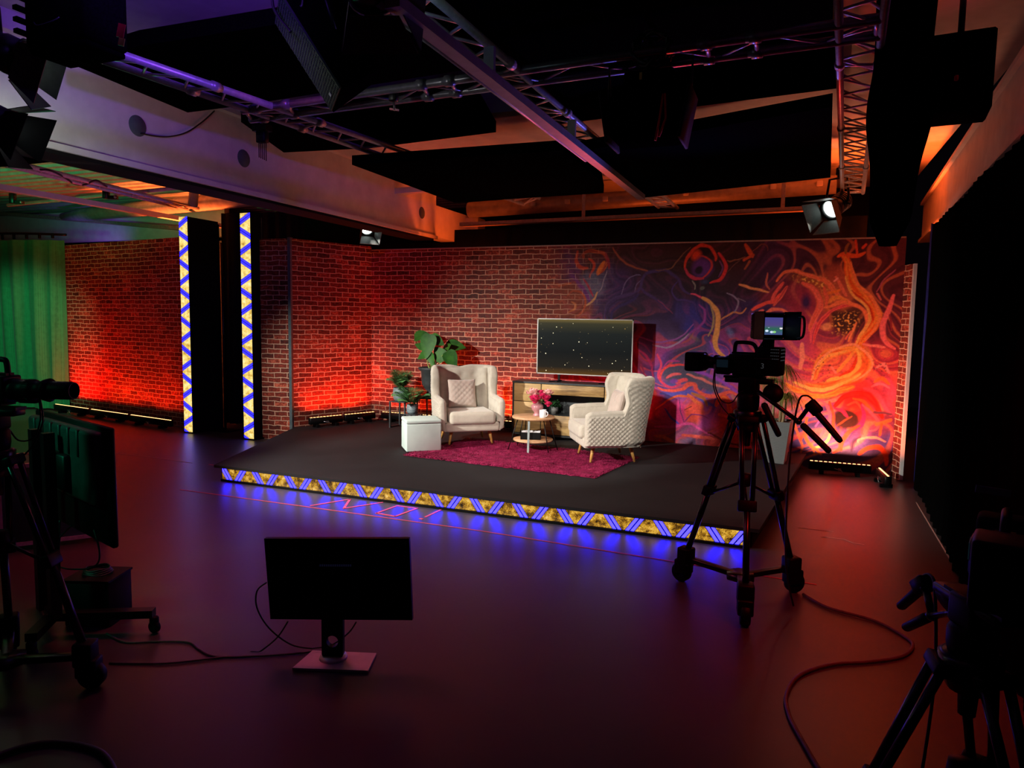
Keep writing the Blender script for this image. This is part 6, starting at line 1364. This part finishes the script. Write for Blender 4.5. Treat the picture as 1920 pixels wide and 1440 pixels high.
# left one, cut by the picture edge
tl = copy_thing(trip, (-3.50, 2.16, 0), math.atan2(2.35 - 2.16, -3.10 + 3.50), 'black tripod at the left edge under the cut off camera')
tl.scale = (0.92, 0.92, 0.933)
turn_head(tl, PI + 0.25)
cl = copy_thing(camr, (-3.53, 2.16, 1.405), PI + 0.30, 'camera cut off by the left edge, lens towards the brick wall')
tr_ = copy_thing(trip, (0.50, 2.22, 0), math.radians(185), 'black tripod at the right edge with violet glints on its legs')
tr_.scale = (0.9, 0.9, 0.74)
turn_head(tr_, PI / 2 + 0.4)
cr = copy_thing(camr, (0.56, 2.24, 1.116), -PI / 2 - 0.25, 'camera cut off by the right edge, almost lost in the dark')
for camx in (cl, cr):
    drop = ('number', 'buttons') + (('viewfinder_arm',) if camx is cr else ())
    for ch in [o for o in bpy.data.objects if o.parent == camx and o.name.split('.')[0] in drop]: bpy.data.objects.remove(ch)
for ch in [o for o in bpy.data.objects if o.parent == cr and o.name.split('.')[0] == 'viewfinder']:
    for g_ in [o for o in bpy.data.objects if o.parent == ch]: bpy.data.objects.remove(g_)
    bpy.data.objects.remove(ch)
for ln in [o for o in bpy.data.objects if o.parent == cl and o.name.split('.')[0] == 'lens']:
    for g_ in [o for o in bpy.data.objects if o.parent == ln and o.name.split('.')[0] in ('lens_hood', 'data_display')]: bpy.data.objects.remove(g_)
    k = MB(); k.lathe([(0, 0), (0.040, 0), (0.043, 0.01), (0.043, 0.12), (0.040, 0.14), (0.034, 0.14), (0.034, 0.12), (0, 0.11)], 28, Matrix.Translation((-0.29, 0, 0.075)) @ rotM('Y', -90)); k.build('lens_hood', 'black_plastic', ln)
k = MB(); p = at_y(1862, 921, 2.05); k.box((0, 0, 0), (0.075, 0.003, 0.018), rotM('Y', 5)); o = k.build('name_plate', 'label_grey', cr); o.matrix_parent_inverse = inv(cr); o.location = p

# ================================================================== MONITOR ON THE FLOOR
def on_plane(px, py, p0, n):
    d = ray(px, py); d = Vector(d); o_ = Vector((0, 0, H)); return o_ + d * ((Vector(p0) - o_).dot(n) / d.dot(n))
bl_, br_, bbr, bbl = (at_z(px, py, 0.014) for px, py in ((548, 1253), (690, 1258), (706, 1225), (586, 1220)))
ed = (br_ - bl_); ed.z = 0; ed.normalize(); nf = Vector((ed.y, -ed.x, 0))
t = thing('floor_monitor', 'black screen on a silver foot standing on the floor in the foreground', 'monitor', ((bl_.x + bbr.x) / 2, (bl_.y + bbr.y) / 2, 0)); I = inv(t)
k = MB(I); k.slab([Vector((p.x, p.y, 0.003)) for p in (bl_, br_, bbr, bbl)], 0.013); k.build('foot', 'stand_silver', t)
pc = at_z(620, 1240, 0.02); 
nrm = (nf + Vector((0, 0, 0.06))).normalized(); p0 = pc + nf * 0.02
cs = [on_plane(px, py, p0, nrm) for px, py in ((495, 1010), (767, 1010), (773, 1163), (507, 1161))]
k = MB(I); th = nrm * -0.035; k.add(cs + [c + th for c in cs], [(0, 1, 2, 3), (7, 6, 5, 4), (0, 4, 5, 1), (1, 5, 6, 2), (2, 6, 7, 3), (3, 7, 4, 0)]); k.build('housing', 'black_plastic', t)
def inset(c, f, off): 
    m = sum(c, Vector()) / 4; return [p + (m - p) * f + nrm * off for p in c]
k = MB(I); q = inset(cs, 0.03, 0.001); k.add(q, [(0, 1, 2, 3)]); k.build('screen', 'black_plastic', t)
k = MB(I); m0 = on_plane(629, 1060, p0, nrm) + nrm * 0.002; ex = (cs[1] - cs[0]).normalized(); ez = nrm.cross(ex).normalized(); 
random.seed(2)
for i in range(15):
    c = m0 + ex * (i - 7) * 0.0115; k.add([c - ex * 0.004 - ez * 0.006, c + ex * 0.004 - ez * 0.006, c + ex * 0.004 + ez * 0.006, c - ex * 0.004 + ez * 0.006], [(0, 1, 2, 3)])
k.build('screen_lettering', 'mark_dim', t)
w = 0.10; top_ = (cs[2] + cs[3]) / 2; 
hx = at_z(616, 1212, 0.10)
k = MB(I); bx = pc - nf * 0.03
def plate_with_hole(k, c0, ex, ez, nn, wd, z0, z1, hz, hr, thick, n=28):
    outer = []; inner = []
    for i in range(n):
        a = 2 * PI * i / n; ca, sa = math.cos(a), math.sin(a); s = min((wd / 2) / max(abs(ca), 1e-6), ((z1 - hz) if sa > 0 else (hz - z0)) / max(abs(sa), 1e-6)); outer.append(c0 + ex * (s * ca) + ez * (hz + s * sa)); inner.append(c0 + ex * (hr * ca) + ez * (hz + hr * sa))
    vs = outer + inner + [p - nn * thick for p in outer] + [p - nn * thick for p in inner]; fs = []
    for i in range(n):
        j = (i + 1) % n; fs += [(i, j, n + j, n + i), (2 * n + j, 2 * n + i, 3 * n + i, 3 * n + j), (n + i, n + j, 3 * n + j, 3 * n + i), (j, i, 2 * n + i, 2 * n + j)]
    k.add(vs, fs)
plate_with_hole(k, Vector((bx.x, bx.y, 0)), ed, Vector((0, 0, 1)), nf, 0.115, 0.016, 0.42, 0.115, 0.032, 0.035); k.build('neck', 'black_plastic', t)
k = MB(I); k.lathe([(0, 0.016), (0.075, 0.016), (0.07, 0.03), (0, 0.03)], 24, Matrix.Translation((bx.x, bx.y, 0)) @ Matrix.Translation(-nf * 0.02)); k.build('swivel', 'stand_silver', t)
k = MB()
for pts in (((500, 1092), (482, 1108), (482, 1140), (505, 1178), (545, 1208), (585, 1216)), ((540, 1165), (520, 1195), (490, 1220), (470, 1230)), ((645, 1166), (640, 1185), (636, 1190)), ((668, 1166), (655, 1185), (630, 1205), (612, 1212), (585, 1216))):
    k.tube(smooth_path([on_plane(px, py, p0 - nf * 0.13, nf) for px, py in pts], 6), 0.0045, 6)
for v in range(len(k.v)): k.v[v] = (k.v[v][0], k.v[v][1], max(k.v[v][2], 0.004))
solo(k, 'monitor_cable', 'cable_black', 'thin leads looping behind the floor monitor', 'cable')
def floor_cable(pts, r, label, mat='cable_black', name='floor_cable'):
    k = MB(); k.tube(smooth_path([at_z(px, py, r + 0.001) for px, py in pts], 7), r, 8); return solo(k, name, mat, label, 'cable')
floor_cable([(200, 1188), (235, 1204), (290, 1203), (352, 1204), (374, 1218), (405, 1231), (480, 1230), (545, 1226), (588, 1221)], 0.006, 'cable on the floor curving from the screen cart to the floor monitor', 'cable_grey')
floor_cable([(205, 1243), (300, 1244), (360, 1239), (420, 1232), (470, 1230)], 0.006, 'straighter cable on the floor left of the floor monitor, nearest the viewer', 'cable_grey')
floor_cable([(1506, 1114), (1552, 1139), (1640, 1164), (1700, 1196), (1711, 1213), (1690, 1231), (1630, 1241), (1560, 1246), (1500, 1266), (1475, 1302), (1480, 1342), (1505, 1390), (1540, 1450)], 0.010, 'thick black cable snaking over the red floor from the right tripod wheel', 'cable_grey')
floor_cable([(-40, 1432), (40, 1402), (110, 1393), (175, 1405), (205, 1428), (222, 1470)], 0.014, 'thick cable loop on the floor in the bottom left corner')

# ================================================================== SCREEN CART, BOX AND CASE ON THE LEFT
P1, P2 = Vector((-3.29, 2.61, 0)), Vector((-4.32, 2.93, 0)); dx = (P2 - P1).normalized(); nb = Vector((-0.3, -0.96, 0)).normalized()
t = thing('screen_cart', 'large screen seen from behind on a wheeled cart, dimly lit green', 'screen', ((P1.x + P2.x) / 2, (P1.y + P2.y) / 2, 0)); I = inv(t)
z0, z1 = 0.60, 1.245; L = (P2 - P1).length; mid = (P1 + P2) / 2; yaw = math.atan2(dx.y, dx.x)
k = MB(I); k.box((mid.x, mid.y, (z0 + z1) / 2), (L, 0.035, z1 - z0), yaw, bev=0.008, seg=1); scr = k.build('screen', 'black_plastic', t)
k = MB(I)
c = mid + nb * 0.045; k.box((c.x, c.y, (z0 + z1) / 2 + 0.10), (L * 0.90, 0.065, (z1 - z0) * 0.62), yaw, bev=0.025, seg=3); k.build('rear_cover', 'monitor_housing', scr)
for i in range(6):
    c = P1 + dx * (0.24 + 0.13 * i) + nb * 0.078; k = MB(I); k.box((c.x, c.y, z1 - 0.10), (0.016, 0.02, 0.15), yaw, bev=0.005, seg=1); k.build('rib', 'monitor_housing', scr)
c = mid + nb * 0.09; k = MB(I); k.box((c.x, c.y, z1 - 0.28), (0.36, 0.05, 0.20), yaw, bev=0.01, seg=1); k.build('wall_mount', 'black_metal', t)
for u in (0.46, 0.64):
    c = P1 + dx * (L * u) + nb * 0.14; k = MB(I); k.box((c.x, c.y, 0.65), (0.055, 0.055, 1.06), yaw); k.build('post', 'tripod_black', t)
bc = mid + nb * 0.14
for (e, lab) in ((at_z(290, 1186, 0.0), 0), (at_z(60, 1236, 0.0), 0), (bc + dx * 0.5 - nb * 0.1, 0)):
    k = MB(I); q = Vector((e.x, e.y, 0.12)); k.bar(Vector((bc.x, bc.y, 0.12)), q, 0.06, 0.045); leg = k.build('base_leg', 'black_metal', t)
    k = MB(I); k.lathe([(0.008, -0.014), (0.034, -0.014), (0.036, -0.01), (0.036, 0.01), (0.034, 0.014), (0.008, 0.014), (0.008, -0.014)], 20, Matrix.Translation((e.x, e.y, 0.036)) @ rotM('X', 90)); k.box((e.x, e.y, 0.075), (0.045, 0.045, 0.05), bev=0.01, seg=1); k.build('caster', 'black_plastic', leg)
k = MB(I)
for pts in (((112, 976), (112, 1010), (108, 1050)), ((135, 985), (110, 1010), (90, 1030)), ((176, 993), (186, 1030), (184, 1055), (165, 1066), (130, 1067), (110, 1062))):
    k.tube(smooth_path([on_plane(px, py, P1.lerp(P2, 0.3) + nb * 0.06, nb) for px, py in pts], 6), 0.005, 6)
k.build('cables', 'cable_black', t)
p = at_z(158, 1172, 0.0); t = thing('equipment_box', 'black box with a coil of cable on top beside the screen cart', 'box', (p.x, p.y + 0.1, 0), 0.35)
k = MB(); k.box((0, 0, 0.135), (0.27, 0.24, 0.27), bev=0.006, seg=1); k.build('body', 'black_matte', t)
k = MB(); k.box((0, 0, 0.275), (0.28, 0.25, 0.012)); k.build('lid', 'black_plastic', t)
k = MB(); q = Vector((p.x, p.y + 0.1, 0.287))
for i in range(4): k.tube([(q.x + (0.085 - 0.006 * i) * math.cos(a), q.y + (0.075 - 0.004 * i) * math.sin(a), q.z + 0.006 + 0.008 * i + 0.004 * math.sin(3 * a + i)) for a in [2 * PI * j / 24 for j in range(24)]], 0.005, 6, closed=True)
solo(k, 'cable_coil', 'cable_black', 'coil of cable lying on the black box beside the screen cart', 'cable')
p = at_z(14, 1085, 0.0); t = thing('flight_case', 'teal lit flight case at the left edge behind the tripod legs', 'case', (p.x - 0.55, p.y + 0.75, 0), 0.9)
k = MB(); k.box((0, 0, 0.36), (0.7, 0.5, 0.62), bev=0.01, seg=1); k.build('body', 'case_teal_lit', t)
k = MB()
for sx in (-1, 1):
    for sy in (-1, 1): k.box((sx * 0.345, sy * 0.245, 0.36), (0.03, 0.03, 0.63))
for z in (0.055, 0.665):
    for sy in (-1, 1): k.box((0, sy * 0.245, z), (0.70, 0.03, 0.03))
    for sx in (-1, 1): k.box((sx * 0.345, 0, z), (0.03, 0.50, 0.03))
k.build('edge_trim', 'aluminium', t)
for sx in (-1, 1):
    for sy in (-1, 1): k = MB(); k.lathe([(0.006, -0.012), (0.022, -0.012), (0.022, 0.012), (0.006, 0.012), (0.006, -0.012)], 16, Matrix.Translation((sx * 0.28, sy * 0.18, 0.022)) @ rotM('X', 90)); k.box((sx * 0.28, sy * 0.18, 0.045), (0.05, 0.05, 0.012)); k.build('caster', 'black_plastic', t)
p = at_z(372, 806, 0.0); t = thing('lamp_stand', 'thin black stand pole between the two zigzag columns', 'stand', (-8.33, 8.62, 0))
k = MB(); k.tube([(0, 0, 0), (0, 0, 2.95)], 0.02, 10); k.build('pole', 'black_metal', t)
for z in (0.9, 1.5, 2.0, 2.4): k = MB(); k.box((0.03, 0, z), (0.07, 0.05, 0.06), bev=0.01, seg=1); k.build('clamp', 'black_plastic', t)
k = MB(); k.box((0, 0, 0.008), (0.36, 0.30, 0.016)); k.build('foot', 'black_metal', t)

# ================================================================== TAPE ON THE FLOOR
def tape(polys, w, label, mat='tape_red', closed=False):
    k = MB()
    for pl in polys:
        P = [at_z(px, py, 0.002) for px, py in pl]
        for a, b_ in zip(P, P[1:]): k.bar(a, b_, w, 0.0016, ext=w * 0.3)
    return solo(k, 'floor_tape', mat, label, 'tape', 'tape marks on the studio floor')
tape([[(338, 918), (560, 948), (900, 995), (1440, 1081), (1530, 1096)]], 0.012, 'long thin red tape line running along the front of the stage')
tape([[(392, 871), (424, 875)]], 0.02, 'short red tape dash at the left corner of the stage')
tape([[(583, 948), (656, 936), (645, 953), (717, 942)]], 0.025, 'red tape letter N on the floor in front of the stage')
tape([[(706, 962), (745, 948), (782, 953), (741, 968), (706, 962)]], 0.025, 'red tape letter O, a four sided outline on the floor in front of the stage')
tape([[(798, 969), (826, 956)], [(788, 972), (792, 973)]], 0.025, 'red tape exclamation mark on the floor in front of the stage')
tape([[(1718, 942), (1762, 1016), (1803, 1085)]], 0.010, 'long pale line on the floor along the black curtain', 'tape_white')
tape([[(1540, 1006), (1583, 1011), (1600, 1018), (1620, 1021)]], 0.008, 'crooked pale scratch line on the red floor right of the tripod', 'tape_white')
tape([[(1497, 989), (1563, 997)]], 0.006, 'thin straight pale line right of the stage corner', 'tape_white')
tape([[(205, 848), (290, 858), (360, 868)]], 0.010, 'faint pale line on the floor behind the screen cart', 'tape_white')
# ================================================================== LIGHTS
def area(name, loc, tgt, sx, sy, color, power, spread=180.0):
    l = bpy.data.lights.new(name, 'AREA'); l.shape = 'RECTANGLE'; l.size = sx; l.size_y = sy; l.energy = power; l.color = srgb(*color)[:3]
    l.spread = math.radians(spread)
    o = bpy.data.objects.new(name, l); COL.objects.link(o); o.location = loc; o.rotation_euler = aim(loc, tgt); return o
def spot(name, loc, tgt, color, power, angle, blend=0.5, r=0.08):
    l = bpy.data.lights.new(name, 'SPOT'); l.energy = power; l.color = srgb(*color)[:3]; l.spot_size = math.radians(angle); l.spot_blend = blend; l.shadow_soft_size = r
    o = bpy.data.objects.new(name, l); COL.objects.link(o); o.location = loc; o.rotation_euler = aim(loc, tgt); return o
def point(name, loc, color, power, r=0.1):
    l = bpy.data.lights.new(name, 'POINT'); l.energy = power; l.color = srgb(*color)[:3]; l.shadow_soft_size = r
    o = bpy.data.objects.new(name, l); COL.objects.link(o); o.location = loc; return o

WHITE = (252, 248, 238)
spot('key_light', (-6.85, 3.4, 3.0), (-2.3, 8.8, 0.40), WHITE, 2100, 60, 0.5, 0.10)
spot('key_left', (-6.85, 3.4, 3.0), (-6.0, 8.7, 0.6), WHITE, 950, 34, 0.8, 0.10)
spot('front_light', (-2.35, 3.1, 3.12), (-2.6, 8.2, 0.45), WHITE, 800, 32, 0.5, 0.08)
spot('rim_light_left', (-5.8, 8.95, 2.98), (-3.2, 8.0, 0.6), WHITE, 90, 50, 0.6, 0.06)
spot('rim_light_right', (0.20, 9.0, 3.02), (-2.4, 8.0, 0.6), WHITE, 110, 46, 0.6, 0.06)
RED, REDOR, ORANGE = (255, 24, 10), (255, 70, 22), (255, 88, 30)
for (loc, yaw, L, c, p, tz) in BAR_LIGHTS:
    o = area('bar_light', loc, (loc[0] + tz[0], loc[1] + tz[1], loc[2] + tz[2]), L, 0.04, c, p, 130)
    # turn the long side along the bar
    d = Vector(tz).normalized(); x = Vector((math.cos(yaw), math.sin(yaw), 0)); z = -d; y = z.cross(x).normalized(); x = y.cross(z)
    o.rotation_euler = Matrix((x, y, z)).transposed().to_euler()
spot('purple_wash', (-2.4, 2.15, 3.5), (-4.3, 4.1, 3.9), (130, 70, 255), 120, 90, 0.9, 0.1)  # added lamp without a fixture, tints ceiling and beam violet
spot('beam_wash', (-4.65, 3.0, 2.75), (-5.6, 3.7, 2.95), (225, 240, 235), 36, 90, 0.9, 0.1)
spot('green_wash', (-9.6, 5.6, 3.4), (-13.7, 8.9, 0.7), (150, 255, 200), 480, 42, 0.6, 0.2)
spot('green_up', (-10.5, 4.6, 2.6), (-11.0, 6.5, 4.0), (60, 255, 150), 200, 84, 0.9, 0.2)
spot('green_fill', (-6.0, 4.4, 2.4), (-3.6, 2.7, 3.0), (60, 255, 170), 40, 40, 0.8, 0.2)  # added lamp, greens the barn door of the upper left spotlight
spot('green_fill', (-4.9, 0.5, 2.9), (-3.8, 2.8, 1.15), (60, 255, 190), 170, 30, 0.8, 0.3)  # added lamp for the green cast on the back of the cart's screen
spot('side_bay_up', (-10.4, 9.7, 0.6), (-10.0, 8.4, 4.0), (255, 100, 40), 4200, 60, 0.8, 0.2)
spot('pink_up', (-8.0, 5.2, 2.4), (-8.6, 7.2, 3.5), (255, 90, 190), 22, 90, 0.9, 0.1)
spot('violet_rear', (-13.0, 9.75, 2.7), (-13.4, 10.5, 3.6), (150, 90, 255), 16, 110, 0.9, 0.1)
ap = at_z(1750, 262, 4.0)
spot('right_up', (ap.x + 0.05, ap.y + 0.3, 2.2), ap, ORANGE, 420, 100, 0.9, 0.1)
spot('back_up', (-3.9, 10.35, 1.6), (-5.4, 10.0, 3.6), ORANGE, 260, 70, 0.9, 0.2)
spot('back_up', (-2.0, 10.4, 0.6), (-2.0, 10.9, 4.0), ORANGE, 160, 60, 0.9, 0.2)
spot('back_up', (-0.6, 10.4, 0.6), (-0.4, 10.6, 4.0), ORANGE, 120, 60, 0.9, 0.2)
spot('back_up', (0.55, 10.35, 1.2), (0.5, 9.4, 3.8), ORANGE, 420, 64, 0.9, 0.2)
spot('truss_white', (-3.5, 2.9, 3.0), (-2.2, 4.3, 3.4), WHITE, 14, 50, 0.8, 0.05)
spot('blue_fill', (-3.0, 2.0, 2.5), (-2.35, 2.75, 3.25), (60, 30, 255), 12, 40, 0.8, 0.05)  # added lamp, turns the barn door at the top edge blue
spot('truss_blue', (-0.8, 6.4, 2.2), (-0.9, 4.3, 3.4), (120, 110, 255), 70, 120, 0.9, 0.1)  # added lamp in place of LED strip light on the cross truss
spot('truss_red', (0.1, 6.8, 1.6), (0.25, 4.6, 3.4), (255, 60, 56), 70, 70, 0.9, 0.1)  # added lamp, reddens the chords of the right truss
spot('truss_pink', (-2.4, 8.6, 1.9), (-3.0, 4.6, 3.5), (255, 90, 80), 100, 80, 0.9, 0.2)  # added lamp in place of red bounce reaching the trusses from below
spot('floor_purple', (-3.4, 3.9, 3.5), (-3.2, 5.2, 0.0), (255, 90, 120), 190, 120, 1.0, 0.4)  # added lamp, stands in for LED light scattered over the floor
spot('floor_red', (0.75, 3.9, 2.3), (0.6, 4.7, 0.0), (255, 36, 28), 90, 100, 1.0, 0.3)  # added lamp that reddens the floor right of the stage
spot('floor_red', (-5.6, 4.0, 3.0), (-5.4, 4.8, 0.0), (255, 60, 50), 90, 110, 1.0, 0.4)  # added lamp that reddens the floor on the left
w = bpy.data.worlds.new('studio_dark'); SC.world = w; w.use_nodes = True
w.node_tree.nodes['Background'].inputs['Color'].default_value = (0.5, 0.3, 0.5, 1); w.node_tree.nodes['Background'].inputs['Strength'].default_value = 0.002
SC.view_settings.view_transform = 'Standard'; SC.view_settings.look = 'None'; SC.view_settings.gamma = 1.0; SC.view_settings.use_curve_mapping = False
SC.view_settings.exposure = 0.0
SC.cycles.use_denoising = True; SC.cycles.max_bounces = 8; SC.cycles.diffuse_bounces = 3; SC.cycles.glossy_bounces = 3; SC.cycles.sample_clamp_indirect = 4.0
